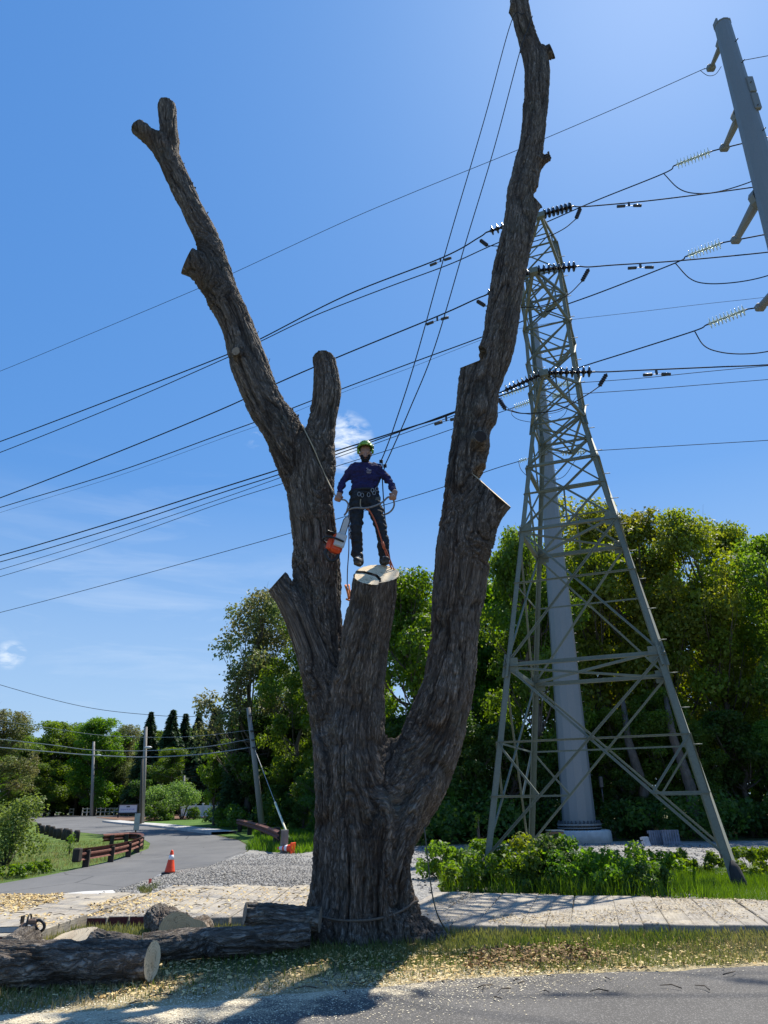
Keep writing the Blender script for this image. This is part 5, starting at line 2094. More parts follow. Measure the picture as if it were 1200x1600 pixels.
def broadleaf(seed, H, Wd, n, leaf, mat, k=70, crown_low=.22, name='tree', airy=False, trunk_r=.22, multi=1, gapclumps=1.0, trunk_mat=None, rfac=1.0):
    """a proto tree at the origin: trunk, crown"""
    rg = np.random.default_rng(seed)
    cent, rad = [], []
    # a few big boughs, each carrying many clumps
    nb = 9
    boughs = []
    for b in range(nb):
        a = b * 2.4 + rg.uniform(-.4, .4)
        t = rg.uniform(0, 1) if b else .95
        z = H * (crown_low + (0.93 - crown_low) * t)
        prof = math.sin(math.pi * min(1, (.18 + .80 * (z / H - crown_low) / (1 - crown_low)))) ** .7
        r = Wd * .5 * prof * rg.uniform(.35, .78)
        boughs.append((math.cos(a) * r, math.sin(a) * r, z))
    for i in range(k):
        bx, by, bz = boughs[i % nb] if i < k * .7 else (0, 0, H * rg.uniform(crown_low + .15, .92))
        z = bz + rg.normal(0, H * .09)
        z = min(max(z, H * crown_low * .9), H * .97)
        f = (z / H - crown_low) / (1 - crown_low)
        prof = max(.15, math.sin(math.pi * min(1, .16 + .80 * max(0, f)))) ** .7
        lim = Wd * .5 * prof
        x, y = bx + rg.normal(0, Wd * .13), by + rg.normal(0, Wd * .13)
        q = math.hypot(x, y)
        if q > lim:
            x, y = x / q * lim * rg.uniform(.8, 1.02), y / q * lim * rg.uniform(.8, 1.02)
        cent.append((x, y, z))
        rad.append(rg.uniform(.055, .115) * (H + Wd) * .5 * rfac)
    cent, rad = np.array(cent), np.array(rad)
    top = cent[:, 2] + rad
    cent[:, 2] -= np.maximum(0, top - H)
    V, F = leaf_cloud(cent, rad, n, leaf, rg, shell=.25 if not airy else .15, flat=.8)
    root = bpy.data.objects.new(name, None)
    COL.objects.link(root)
    np_mesh('crown', V, F, mat, root, local=True)
    mb = MB()
    tm = trunk_mat or M['bark_far']
    for m_ in range(multi):
        ox, oy = (0, 0) if multi == 1 else (rg.uniform(-.4, .4), rg.uniform(-.4, .4))
        pts = [(ox, oy, -.1)]
        for s in range(1, 8):
            pts.append((ox + rg.normal(0, .10) * s * .5 + (ox * s * .3), oy + rg.normal(0, .10) * s * .5 + (oy * s * .3), H * .84 * s / 7))
        mb.tube([Vector(p) for p in catmull(pts, 3)], list(np.linspace(trunk_r * 1.15, trunk_r * .22, 22)), 8)
        P = np.array(pts)
        for i in range(m_, min(k, 44), multi):
            c = cent[i]
            zb = max(H * .12, c[2] - rg.uniform(.12, .30) * H)
            t = np.interp(zb, P[:, 2], np.arange(len(P)))
            j = min(int(t), len(P) - 2)
            p0 = P[j] + (P[j + 1] - P[j]) * (t - j)
            mid = p0 * .5 + c * .5 + np.array([0, 0, -.04 * H]) + rg.normal(0, .15, 3)
            r0 = trunk_r * .38 * (1 - zb / H * .5)
            mb.tube([Vector(q) for q in catmull([p0, mid, c], 3)], list(np.linspace(r0, r0 * .2, 7)), 5)
            for _ in range(2):
                e = c + rg.normal(0, rad[i] * .6, 3)
                mb.tube([Vector(mid), Vector((mid + e) / 2 + rg.normal(0, .08, 3)), Vector(e)], [r0 * .35, r0 * .2, r0 * .08], 4)
    mb.build('trunk', tm, root, local=True)
    root['_H'] = H
    return root


def conifer(seed, H, Wd, n, leaf, mat, name='conifer_tree'):
    rg = np.random.default_rng(seed)
    z = H * (1 - rg.uniform(0, 1, n) ** .62 * .93)
    a = rg.uniform(0, 6.283, n)
    bn = vnoise(np.stack([np.cos(a) * 3.2, np.sin(a) * 3.2, z * 1.15], 1), seed)
    lr = (1 - z / H) ** .85 * Wd * .5 + .12
    lobes = .52 + .85 * np.clip(bn - .15, 0, .75)
    r = lr * lobes * np.sqrt(rg.uniform(.12, 1, n))
    zz = z + .25 - r * .22 + rg.normal(0, .07, n) + .25 * (r / np.maximum(lr, .1)) ** 3 * .6
    p = np.stack([np.cos(a) * r, np.sin(a) * r, np.clip(zz, .1, H)], 1)
    out = np.stack([np.cos(a), np.sin(a), np.full(n, -.25)], 1) + rg.normal(0, .25, (n, 3))
    out /= np.linalg.norm(out, axis=1, keepdims=True)
    nr = np.array([0, 0, 1.0]) + rg.normal(0, .5, (n, 3))
    b = np.cross(out, nr)
    b /= np.linalg.norm(b, axis=1, keepdims=True)
    s = (leaf * rg.uniform(.6, 1.4, n))[:, None]
    V = np.stack([p - out * s * .6, p + b * s * .22, p + out * s * .6, p - b * s * .22], 1).reshape(-1, 3)
    F = np.arange(n * 4).reshape(n, 4)
    root = bpy.data.objects.new(name, None)
    COL.objects.link(root)
    np_mesh('crown', V, F, mat, root, local=True)
    mb = MB()
    mb.tube([(0, 0, -.1), (0, 0, H * .5), (0, 0, H * .97)], [H * .018, H * .011, .02], 8)
    for i in range(60):
        zz_ = H * rg.uniform(.06, .9)
        a_ = rg.uniform(0, 6.28)
        L = (1 - zz_ / H) * Wd * .45
        mb.tube([(0, 0, zz_), (math.cos(a_) * L, math.sin(a_) * L, zz_ - L * .22)], [.035, .01], 4)
    mb.build('trunk', M['bark_far'], root, local=True)
    root['_H'] = H
    return root


protos = {
    'green': lambda: broadleaf(201, 15, 8.6, 30000, .21, M['leaf_green'], 80, .10),
    'green2': lambda: broadleaf(202, 15, 7.4, 27000, .20, M['leaf_green'], 72, .12),
    'bright': lambda: broadleaf(203, 13, 7.5, 27000, .20, M['leaf_bright'], 72, .08),
    'oak': lambda: broadleaf(204, 17, 9.5, 27000, .21, M['leaf_olive'], 90, .30, airy=True, rfac=.92),
    'oak2': lambda: broadleaf(205, 17, 8.4, 24000, .20, M['leaf_olive'], 84, .28, airy=True, rfac=.9),
    'pale': lambda: broadleaf(206, 14, 8.5, 17000, .19, M['leaf_pale'], 78, .18, airy=True, rfac=.85),
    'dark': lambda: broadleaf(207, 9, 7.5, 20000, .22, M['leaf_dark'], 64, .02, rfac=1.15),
    'conifer': lambda: conifer(208, 13, 6.6, 22000, .42, M['needle']),
    'conifer2': lambda: conifer(209, 14, 5.8, 20000, .42, M['needle']),
    'maple': lambda: broadleaf(210, 6.5, 4.6, 6500, .20, M['leaf_bright'], 46, .24, trunk_r=.12, rfac=1.1),
}
built = {}


def put_tree(kind, name, label, x, y, H, wscale=1.0, rot=0.0, group=None, cat='tree'):
    z = terrain(x, y)
    if kind not in built:
        r = protos[kind]()
        built[kind] = r
        src = r
        new = r
    else:
        src = built[kind]
        new = src.copy()
        COL.objects.link(new)
        for ch in list(src.children):
            c = ch.copy()
            COL.objects.link(c)
            c.parent = new
            c.matrix_parent_inverse = Matrix.Identity(4)
    s = H / src['_H']
    new.name = name
    new.location = (x, y, z)
    new.rotation_euler = (0, 0, rot)
    new.scale = (s * wscale, s * wscale, s)
    for q in ('group',):
        if q in new:
            del new[q]
    tag(new, label, cat, group)
    return new


def tree_px(kind, name, label, px, py_top, Y, wscale=1.0, rot=0.0, group=None, cat='tree'):
    P = PY(px, py_top, Y)
    z = terrain(P.x, P.y)
    return put_tree(kind, name, label, P.x, P.y, P.z - z, wscale, rot, group, cat)


WG = 'trees of the dark wood behind the yard'
# the wood on the right, front row (each crown shows against the sky)
front = [
    ('pale', 'airy pale green tree whose branches reach out over the sky left of the bare tree', 405, 922, 55, .92, .4),
    ('green', 'leafy tree just left of the bare tree, behind the low stub', 478, 965, 52, .8, 1.0),
    ('bright', 'bright green tree showing between the stump and the right limb', 646, 888, 37, .85, 2.0),
    ('green2', 'bluish green tree showing between right limb and pylon', 812, 822, 35, .75, 2.6),
    ('oak', 'tall yellow-green oak crown directly behind the steel pole', 905, 776, 39, .9, .2),
    ('oak2', 'yellow-green oak crown right of the steel pole, behind the pylon leg', 985, 786, 38, .85, 1.4),
    ('oak', 'olive oak crown standing clear right of the pylon', 1072, 797, 37, .82, 3.3),
    ('oak2', 'olive oak crown next to the dip in the tree line at right', 1122, 822, 40, .8, 4.6),
    ('green', 'full green tree at the right edge of the picture', 1188, 822, 34, .78, 5.1),
    ('green2', 'green tree beyond the right edge of the picture', 1290, 800, 35, 1.0, .9),
]
for kd, lab, px, py, Y, ws, rt_ in front:
    tree_px(kd, 'oak_tree' if 'oak' in kd else 'broadleaf_tree', lab, px, py, Y, ws, rt_)
# second and third rows, and the skirt of young trees: nothing tells these apart
SL = 'leafy tree in the shaded depth of the wood behind the yard'
rr = random.Random(77)
for px, py, Y in [(530, 985, 46), (590, 950, 44), (700, 925, 43), (760, 905, 45), (855, 850, 46), (945, 850, 47), (1030, 850, 46), (1150, 905, 47), (1240, 870, 46), (560, 1010, 56), (680, 990, 54), (800, 930, 55), (900, 900, 55), (1000, 900, 56), (1100, 930, 56), (1220, 900, 55), (1340, 850, 48), (470, 1040, 60), (420, 1060, 62)]:
    tree_px(rr.choice(['green', 'green2', 'bright', 'green']), 'broadleaf_tree', SL, px, py + rr.uniform(-8, 8), Y, rr.uniform(.85, 1.05), rr.uniform(0, 6.28), WG)
KL = 'low dark leafy tree at the shaded foot of the wood'
KG = 'low dark trees at the foot of the wood'
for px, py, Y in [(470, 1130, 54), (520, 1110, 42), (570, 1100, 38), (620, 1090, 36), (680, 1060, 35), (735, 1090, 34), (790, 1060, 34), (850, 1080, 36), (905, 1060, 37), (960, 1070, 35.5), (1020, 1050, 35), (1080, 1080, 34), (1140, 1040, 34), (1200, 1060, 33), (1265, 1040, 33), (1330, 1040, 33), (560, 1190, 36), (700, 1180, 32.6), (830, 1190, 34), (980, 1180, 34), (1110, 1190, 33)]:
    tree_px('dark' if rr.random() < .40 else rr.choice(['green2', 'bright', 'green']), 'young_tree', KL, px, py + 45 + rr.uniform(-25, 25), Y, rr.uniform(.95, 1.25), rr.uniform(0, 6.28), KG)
# bare dark trunks seen inside the wood
for i, (px, Y) in enumerate([(1085, 33), (1010, 34)]):
    g = PY(px, 1290, Y)
    mb = MB()
    mb.tube([(g.x, Y, 0), (g.x + .1, Y, 2), (g.x - .15, Y + .4, 4), (g.x + .1, Y + 1.2, 6)], [.28, .23, .18, .10], 9)
    root = empty('tree_trunk', (g.x, Y, 0), ['bare trunk in the dark wood edge below the right pylon leg', 'bare trunk in the dark wood edge inside the pylon'][i], 'tree trunk')
    mb.build('trunk', M['bark_far'], root)

# left of the bare tree, round the leaning pole
tree_px('conifer', 'conifer_tree', 'dark pointed tree right behind the leaning utility pole', 386, 1098, 56, .95, .3)
for px, py, Y, ws in [(425, 1115, 56, 1.2), (372, 1190, 60, 1.1), (452, 1175, 53, 1.0), (402, 1195, 56, 1.1), (480, 1200, 50, 1.0), (436, 1225, 51, 1.1), (460, 1110, 58, 1.2), (475, 1240, 46, 1.1)]:
    tree_px('dark', 'young_tree', 'dark leafy tree in the shade behind the leaning utility pole', px, py, Y, ws, rr.uniform(0, 6), 'dark trees behind the leaning pole')
tree_px('maple', 'maple_tree', 'small bright green tree on the lawn left of the leaning pole', 341, 1172, 58, 1.05, .5)
# far tree line at the left
far_t = [
    ('pale', 'broadleaf_tree', 'large pale green tree at the left edge above the meadow', 8, 1108, 72, 1.25, 0),
    ('pale', 'broadleaf_tree', 'brownish green tree behind the left edge shrub', -55, 1090, 66, 1.2, 2),
    ('green', 'broadleaf_tree', 'broad rounded tree above the parked car', 92, 1124, 104, 1.35, 1),
    ('bright', 'broadleaf_tree', 'round fresh green tree right of the first utility pole', 165, 1120, 100, 1.25, 3),
    ('green2', 'broadleaf_tree', 'green tree just left of the sign', 135, 1127, 108, 1.3, 2.2),
    ('pale', 'broadleaf_tree', 'thin brownish tree left of the second utility pole', 204, 1131, 104, .95, 4.4),
    ('conifer2', 'conifer_tree', 'pointed conifer touching the second utility pole', 237, 1113, 96, 1.05, .2),
    ('conifer', 'conifer_tree', 'pointed conifer, second from the second utility pole', 271, 1110, 96, 1.05, 1.2),
    ('conifer2', 'conifer_tree', 'lower conifer in the middle of the conifer row', 291, 1116, 101, 1.1, 2.2),
    ('conifer2', 'conifer_tree', 'narrow conifer left of the widest one', 312, 1114, 99, 1.0, 3.2),
    ('conifer', 'conifer_tree', 'widest conifer of the far row', 338, 1107, 92, 1.15, 4.0),
    ('conifer', 'conifer_tree', 'last conifer of the far row, beside the dark pointed tree', 366, 1112, 98, 1.1, 5.0),
]
for kd, nm, lab, px, py, Y, ws, rt_ in far_t:
    tree_px(kd, nm, lab, px, py, Y, ws, rt_)
for px, py, Y in [(-20, 1175, 92), (40, 1165, 100), (60, 1190, 95), (115, 1180, 112), (150, 1190, 112), (190, 1180, 110), (225, 1175, 110), (255, 1160, 104), (290, 1150, 108), (320, 1160, 104), (350, 1150, 106), (-60, 1150, 95), (20, 1205, 84), (60, 1150, 110), (100, 1150, 112), (30, 1145, 108), (130, 1155, 114), (180, 1150, 114), (205, 1155, 112), (225, 1145, 116), (250, 1140, 118), (300, 1135, 118), (330, 1140, 118), (370, 1150, 80), (355, 1175, 84), (270, 1165, 88), (240, 1190, 92)]:
    tree_px(rr.choice(['green', 'green2', 'dark', 'bright']), 'broadleaf_tree', 'green tree of the far wood behind the road bend', px, py + rr.uniform(-5, 5), Y, rr.uniform(1.2, 1.6), rr.uniform(0, 6.28), 'trees of the far wood behind the road bend')

# undergrowth along the wood edge
rg = np.random.default_rng(5)
cent, rad = [], []
for x in np.arange(-9, 26, .9):
    for y0 in ((30.6, 32.2, 34.0) if x > -1.5 else (49.0, 51.0, 54)):
        yy = y0 + (2.2 if 4.5 < x < 9.5 else 0) + rg.normal(0, .3)
        cent.append((x + rg.normal(0, .4), yy, rg.uniform(.3, 1.5)))
        rad.append(rg.uniform(.5, 1.1))
V, F = leaf_cloud(np.array(cent), np.array(rad), 26000, .16, rg, shell=.3)
V[:, 2] = np.maximum(V[:, 2], .03)
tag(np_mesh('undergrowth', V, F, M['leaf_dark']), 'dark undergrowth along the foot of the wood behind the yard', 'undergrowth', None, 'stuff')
cent, rad = [], []
for t in np.linspace(0, 1, 60):
    for k_ in range(3):
        P = PG(-60 + 460 * t, 1278, 0)
        x, y = -75 + 72 * t, 118 - 40 * t * t + k_ * 3
        cent.append((x, y, terrain(x, y) + rg.uniform(.4, 2.6)))
        rad.append(rg.uniform(1.2, 2.4))
V, F = leaf_cloud(np.array(cent), np.array(rad), 16000, .42, rg, shell=.3)
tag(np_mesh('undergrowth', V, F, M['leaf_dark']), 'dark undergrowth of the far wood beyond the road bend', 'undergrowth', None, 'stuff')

# ================================================================== LEFT SIDE: POLES, RAILS, SIGN, CAR
M['pole_wood'] = simple('pole_wood', (0.30, 0.28, 0.255), .9, var=.3, scale=3, bump=.3, stretch=(1, 1, .1))
M['pole_dark'] = simple('pole_wood_dark', (0.075, 0.07, 0.06), .9, var=.3, scale=3, bump=.3, stretch=(1, 1, .1))
M['rust'] = simple('rusted_steel', (0.16, 0.062, 0.045), .85, 0.1, var=.5, scale=7, bump=.3)
M['post_wood'] = simple('creosoted_timber', (0.045, 0.036, 0.030), .92, var=.5, scale=10, bump=.5, stretch=(1, 1, .25))
M['post_grey'] = simple('grey_post_timber', (0.20, 0.185, 0.165), .92, var=.35, scale=9, bump=.4, stretch=(1, 1, .25))
M['white'] = simple('white_vinyl', (0.78, 0.78, 0.76), .6, var=.08)
M['orange'] = simple('cone_orange', (0.85, 0.075, 0.02), .5, var=.18, scale=12)
M['reflect'] = simple('reflective_band', (0.78, 0.78, 0.80), .4, var=.1)
M['black'] = simple('black_plastic', (0.018, 0.018, 0.019), .45, var=.3)
M['grey_metal'] = simple('grey_metal', (0.34, 0.35, 0.36), .45, .6, var=.2)
M['lamp'] = simple('lamp_housing', (0.55, 0.56, 0.58), .5, .2, var=.1)


def util_pole(label, base, top, r0, r1, lamp=None, mat='pole_wood', arm=True):
    root = empty('utility_pole', tuple(base), label, 'utility pole')
    b = MB()
    b.tube([base - Vector((0, 0, .2)), base.lerp(top, .5), top], [r0, (r0 + r1) / 2, r1], 12)
    b.build('pole', M[mat], root)
    if lamp:
        L = Vector(lamp)
        b = MB()
        s = base.lerp(top, (L.z - base.z) / (top.z - base.z) - .02)
        b.tube(catmull([s, s.lerp(L, .5) + Vector((0, 0, .12)), L], 4), .035, 6)
        b.build('lamp_arm', M['grey_metal'], root)
        b = MB()
        b.ball(L, .22, 10, sq=(1.5, .8, .5))
        b.build('lamp_head', M['lamp'], root)
    return root


p3 = PG(411, 1299)
t3 = PY(388, 1106, p3.y)
pl3 = util_pole('weathered utility pole leaning left beside the rusty guard rail', p3, t3, .20, .13)
b = MB()
for py in (1118, 1142, 1156, 1168):
    q = PY(390 + (py - 1106) * .11, py, p3.y - .2)
    b.cyl(q - Vector((.12, 0, 0)), q + Vector((.12, 0, 0)), .05, n=8)
b.build('insulator_pins', M['hardware'], pl3)
g0, g1 = PY(397, 1168, p3.y), PG(454, 1317)
b = rope([g0, g0.lerp(g1, .5), g1], .02, 5, 2)
guy = tag(b.build('guy_wire', M['grey_metal']), 'guy wire of the leaning pole with a pale plastic guard at its foot', 'guy wire')
b = MB()
b.cyl(g0.lerp(g1, .66), g1, .055, n=8)
b.build('guard_sleeve', simple('pale_sleeve', (.70, .68, .50), .6, var=.1), guy)

p1 = PG(143, 1275.5)
t1 = PY(146.5, 1159, p1.y)
util_pole('thin pale utility pole with a lamp, furthest left by the road bend', p1, t1, .21, .15, PY(154, 1180, p1.y - .6))
p2 = PG(222, 1288)
t2 = PY(228, 1136, p2.y)
util_pole('tall grey utility pole with a lamp, right behind the white sign', p2, t2, .19, .13, PY(231.5, 1168, p2.y - .5))
p2b = PG(219, 1289.5)
util_pole('darker shorter pole standing against the tall grey utility pole', p2b, PY(222.5, 1186, p2b.y), .13, .10, None, 'pole_dark')
pq = PG(288, 1274)
pq.y = 86
pq = PY(288, 1262, 86)
util_pole('thin bare pole far off above the pale green bushes', Vector((pq.x, pq.y, .5)), PY(288, 1212, 86), .12, .10, None, 'pole_wood')

LD = Vector((-1, -.10, 0)).normalized()
T0 = t3
for lab, pts, r in (('upper slack line from the leaning pole top to the left edge', [(388, 1107), (310, 1119), (235, 1117), (130, 1104), (0, 1070), (-120, 1030)], .016),
                    ('second line down between leaning pole and left edge', [(389, 1141), (310, 1150), (230, 1152), (150, 1148), (75, 1137), (0, 1126), (-120, 1105)], .014),
                    ('third line down between leaning pole and left edge', [(390, 1155), (320, 1167), (230, 1173), (145, 1172), (80, 1164), (0, 1155), (-120, 1142)], .022),
                    ('lowest and thickest line between leaning pole and left edge', [(391, 1168), (320, 1178), (230, 1183), (145, 1180), (80, 1175), (0, 1168), (-120, 1157)], .032)):
    wire(lab, [on_plane(*q, T0, LD) for q in pts], r).data.materials[0] = M['grey_metal'] if r > .02 or 'second' in lab else M['wire']
for lab, pts in (('upper sagging drop line right of the tall grey utility pole', [(227, 1190), (245, 1198), (275, 1204), (300, 1200), (330, 1190)]), ('lower sagging drop line right of the tall grey utility pole', [(227, 1196), (245, 1208), (275, 1216), (300, 1214), (335, 1205)])):
    wire(lab, [PY(x, y, p2.y + i) for i, (x, y) in enumerate(pts)], .012)

# ---- guard rails


def wbeam(path, h, mat, parent, name='rail', face=-1):
    """corrugated steel beam swept along a path of (x,y)"""
    prof = [(-.155, 0.0), (-.13, .02), (-.10, .075), (-.06, .08), (-.02, .012), (.02, .012), (.06, .08), (.10, .075), (.13, .02), (.155, 0)]
    P = [np.array(p) for p in catmull(path, 6)]
    n = len(P)
    V, F = [], []
    m = len(prof)
    for i, p in enumerate(P):
        t = P[min(i + 1, n - 1)] - P[max(i - 1, 0)]
        t = t / np.linalg.norm(t)
        nn = np.array([t[1], -t[0]]) * face * -1
        z = terrain(p[0], p[1])
        for th in (0, .012):
            for (u, v) in prof:
                q = p + nn * (v + th)
                V.append((q[0], q[1], z + h + u))
    k = 2 * m
    for i in range(n - 1):
        for j in range(m - 1):
            a = i * k + j
            F.append((a, a + 1, a + k + 1, a + k))
            a = i * k + m + j
            F.append((a, a + k, a + k + 1, a + 1))
        for j in (0, m - 1):
            a = i * k + j
            F.append((a, a + k, a + k + m, a + m))
    mb = MB()
    mb.add(V, F, 0, False)
    return mb.build(name, mat, parent)


gpath = pxg([(122, 1357.5), (150, 1352.5), (176, 1347), (200, 1340), (216, 1333), (223, 1327), (219, 1321.5), (205, 1320), (192, 1320.5), (176, 1322), (158, 1323.5)])
rail = empty('guard_rail', (*gpath[0], 0), 'rust-red corrugated guard rail on dark timber posts, curled round the inside of the road bend', 'guard rail')
wbeam(gpath, .36, M['rust'], rail, 'rail', 1)
cp_ = [np.array(p) for p in catmull(gpath, 6)]
ctr_ = np.mean(cp_, 0)
for i in (2, 11, 18, 24, 30, 37, 46, 55):
    p = cp_[min(i, len(cp_) - 1)]
    d = ctr_ - p
    d = d / np.linalg.norm(d)
    q = p + d * .17
    b = MB()
    b.box((q[0], q[1], .16), (.17, .17, .60), math.atan2(d[1], d[0]), 0, .012)
    b.build('post', M['post_wood'], rail)
b = MB()
e0, e1 = np.array(gpath[0]), np.array(gpath[1])
d = (e0 - e1) / np.linalg.norm(e0 - e1)
q = e0 + d * .15
b.box((q[0], q[1], .36), (.24, .20, .36), math.atan2(d[1], d[0]), 0, .03)
b.build('end_block', M['post_wood'], rail)

gp2 = pxg([(436, 1334), (425, 1326), (405, 1314), (385, 1305), (370, 1300)])
rail2 = empty('guard_rail', (*gp2[0], 0), 'short rusty guard rail running back to the leaning utility pole in long grass', 'guard rail')
wbeam(gp2, .58, M['rust'], rail2, 'rail', 1)
for t in (0, .25, .5, .75, 1):
    c_ = [np.array(p) for p in catmull(gp2, 6)]
    p = c_[int(t * (len(c_) - 1))]
    b = MB()
    b.box((p[0] + .16, p[1] + .05, .36), (.24, .22, .80), .3, 0, .015)
    b.build('post', M['post_grey'] if t == 0 else M['post_wood'], rail2)

PN = ['nearest', 'second', 'third', 'fourth', 'fifth', 'sixth', 'seventh', 'eighth', 'farthest']
for i, (x, y) in enumerate(reversed([(60, 1301), (65.5, 1302.5), (72.5, 1304.5), (80, 1307), (87, 1309), (92.5, 1310.5), (99.5, 1312.5), (107.5, 1314.5), (117.5, 1316)])):
    g = PG(x, y)
    b = MB()
    rr_ = random.Random(i)
    a = rr_.uniform(-.06, .06)
    top = Vector((g.x + a, g.y, g.z + .50 + rr_.uniform(-.05, .05)))
    b.tube([g - Vector((0, 0, .1)), g.lerp(top, .85), top + Vector((0, 0, .02))], [.16, .155, .12], 10)
    o = b.build('guard_post', M['post_wood'])
    tag(o, f'stubby dark timber guard post by the meadow, {PN[i]} from the curled guard rail' if i else 'stubby dark timber guard post by the meadow, next to the curled guard rail', 'post', 'timber guard posts along the meadow')

# ---- signs
sg = PG(210, 1318)
root = empty('road_sign', tuple(sg), 'narrow road sign seen from behind, standing in the curl of the guard rail', 'road sign')
zt = PY(210, 1268, sg.y).z
b = MB()
b.box((sg.x, sg.y, zt / 2), (.06, .06, zt))
b.build('post', M['black'], root)
b = MB()
z1, z2 = PY(210, 1297, sg.y).z, PY(210, 1271, sg.y).z
b.box((sg.x + .03, sg.y - .05, (z1 + z2) / 2), (.26, .02, z2 - z1), None, 0, .008)
b.build('plate', M['grey_metal'], root)

sp = PG(200, 1277.5)
SY = sp.y
root = empty('sign_board', (sp.x, SY, sp.z), 'white sign board in a dark frame with blue writing, beside the tall grey utility pole', 'sign')
x0, x1 = PY(186.5, 1262, SY).x, PY(214.5, 1262, SY).x
za, zb = PY(200, 1269.6, SY).z, PY(200, 1257.6, SY).z
b = MB()
b.box(((x0 + x1) / 2, SY, (za + zb) / 2), (x1 - x0, .10, zb - za), None, 0, .01)
b.build('board', simple('sign_white', (.62, .66, .74), .6, var=.06), root)
b = MB()
w_ = .09
for c, s in ((((x0 + x1) / 2, SY - .02, zb + w_ / 2), (x1 - x0 + 2 * w_, .16, w_)), (((x0 + x1) / 2, SY - .02, za - w_), (x1 - x0 + 2 * w_, .16, w_ * 2)), ((x0 - w_ / 2, SY - .02, (za + zb) / 2), (w_, .16, zb - za)), ((x1 + w_ / 2, SY - .02, (za + zb) / 2), (w_, .16, zb - za))):
    b.box(c, s)
b.build('frame', M['black'], root)
for xx in (x0 - .05, x1 + .05):
    b = MB()
    b.box((xx, SY + .04, (za + sp.z) / 2 - .05), (.12, .12, za - sp.z + .1))
    b.build('post', M['black'], root)
# the line of writing is too far off to read: small blue strokes
b = MB()
H_ = zb - za
rs = random.Random(4)
xx = x0 + (x1 - x0) * .10
while xx < x1 - (x1 - x0) * .12:
    w_ = rs.uniform(.05, .10)
    hh = rs.choice([.13, .13, .17]) * H_ * 1.3
    b.box((xx, SY - .053, za + H_ * .42), (w_ * .3, .006, hh))
    b.box((xx + w_ * .3, SY - .053, za + H_ * .42 + hh * rs.choice([-.4, 0, .4])), (w_ * .5, .006, hh * .22))
    xx += w_ + .03
b.build('lettering', simple('sign_blue', (.05, .07, .42), .6, var=.1), root)
b = MB()
for k_ in (-1, 0, 1):
    b.box(((x0 + x1) / 2 + k_ * .12, SY - .053, za + H_ * .78), (.10, .006, H_ * .15))
b.box(((x0 + x1) / 2, SY - .054, za + H_ * .70), (.36, .006, H_ * .04))
b.build('emblem', M['black'], root)


# ---- white fences
def rail_fence(label, xa, xb, ya, yb, Y, n, h=.9):
    root = None
    A_, B_ = PY(xa, ya, Y), PY(xb, yb, Y)
    z0, z1 = terrain(A_.x, Y), terrain(B_.x, Y)
    root = empty('rail_fence', (A_.x, Y, z0), label, 'fence', 'white fences beyond the road')
    for i in range(n + 1):
        p = A_.lerp(B_, i / n)
        b = MB()
        b.box((p.x, Y, terrain(p.x, Y) + h * .52), (.11, .11, h * 1.10), None, 0, .015)
        b.build('post', M['white'], root)
    for f in (.95, .50):
        b = MB()
        b.beam((A_.x, Y - .02, z0 + h * f), (B_.x, Y - .02, z1 + h * f), .05, .13)
        b.build('rail', M['white'], root)


rail_fence('long white rail fence behind the sign', 129, 186, 1266, 1262, 103, 8)
rail_fence('white rail fence right of the tall grey utility pole', 227, 252, 1259, 1258, 88, 3)
rail_fence('short end of white rail fence right of the car', 109, 115, 1267, 1267, 106, 1, .9)
A_, B_ = PY(283, 1264, 80), PY(352, 1260, 78)
root = empty('panel_fence', (A_.x, 80, .5), 'pale solid vinyl fence with capped posts behind the round bushes', 'fence')
for i in range(7):
    p = A_.lerp(B_, i / 6)
    z0 = terrain(p.x, p.y)
    b = MB()
    b.box((p.x, p.y, z0 + .62), (.17, .17, 1.30), None, 0, .02)
    b.box((p.x, p.y, z0 + 1.30), (.23, .23, .07), None, 0, .02)
    b.build('post', M['white'], root)
    if i < 6:
        q = A_.lerp(B_, (i + 1) / 6)
        b = MB()
        for j in range(10):
            u, v = p.lerp(q, (j + .05) / 10), p.lerp(q, (j + .97) / 10)
            b.beam((u.x, u.y, z0 + .62), (v.x, v.y, z0 + .62), .03, 1.02, up=(0, 0, 1))
        b.build('panel', M['white'], root)

# ---- planting round the sign
for nm, lab, px, py, Y, w, h_, n, sz, mt, low in (
        ('shrub', 'dark purple-green round shrub right of the tall grey utility pole', 243, 1276, 70, 2.5, 1.55, 2600, .15, 'leaf_dark', .05),
        ('shrub', 'second dark round shrub touching the first', 256, 1274, 71, 2.2, 1.5, 2200, .15, 'leaf_dark', .05),
        ('shrub', 'low dark hedge shrub left of the tall grey utility pole', 206, 1268, 98, 2.6, 1.6, 2000, .16, 'leaf_green', .05),
        ('shrub', 'small dark shrub in front of the solid vinyl fence', 303, 1268, 72, 1.3, 1.1, 1200, .14, 'leaf_dark', .05),
        ('shrub', 'small dark shrub at the foot of the bright green tree', 333, 1269, 64, 1.5, 1.2, 1200, .14, 'leaf_dark', .05),
        ('ornamental_tree', 'small pale green dome-shaped tree above the dark round shrubs', 243, 1272, 74, 2.7, 3.0, 4200, .14, 'leaf_fresh', .50),
        ('ornamental_tree', 'wide pale green dome-shaped tree in front of the solid vinyl fence', 285, 1271, 74, 4.2, 3.2, 6500, .14, 'leaf_fresh', .45),
        ('shrub', 'bright low bush at the lawn edge below the dark trees', 352, 1280, 55, 1.7, 1.3, 1600, .13, 'leaf_bright', .05),
        ('shrub', 'green bush in the shade left of the rusty rail', 366, 1290, 52, 2.0, 1.6, 2000, .13, 'leaf_green', .05)):
    P = PY(px, py, Y)
    bush(nm, lab, (P.x, Y, terrain(P.x, Y)), w, h_, n, sz, M[mt], 300 + px, None, 'shrub' if nm == 'shrub' else 'tree', 22, 6, low)
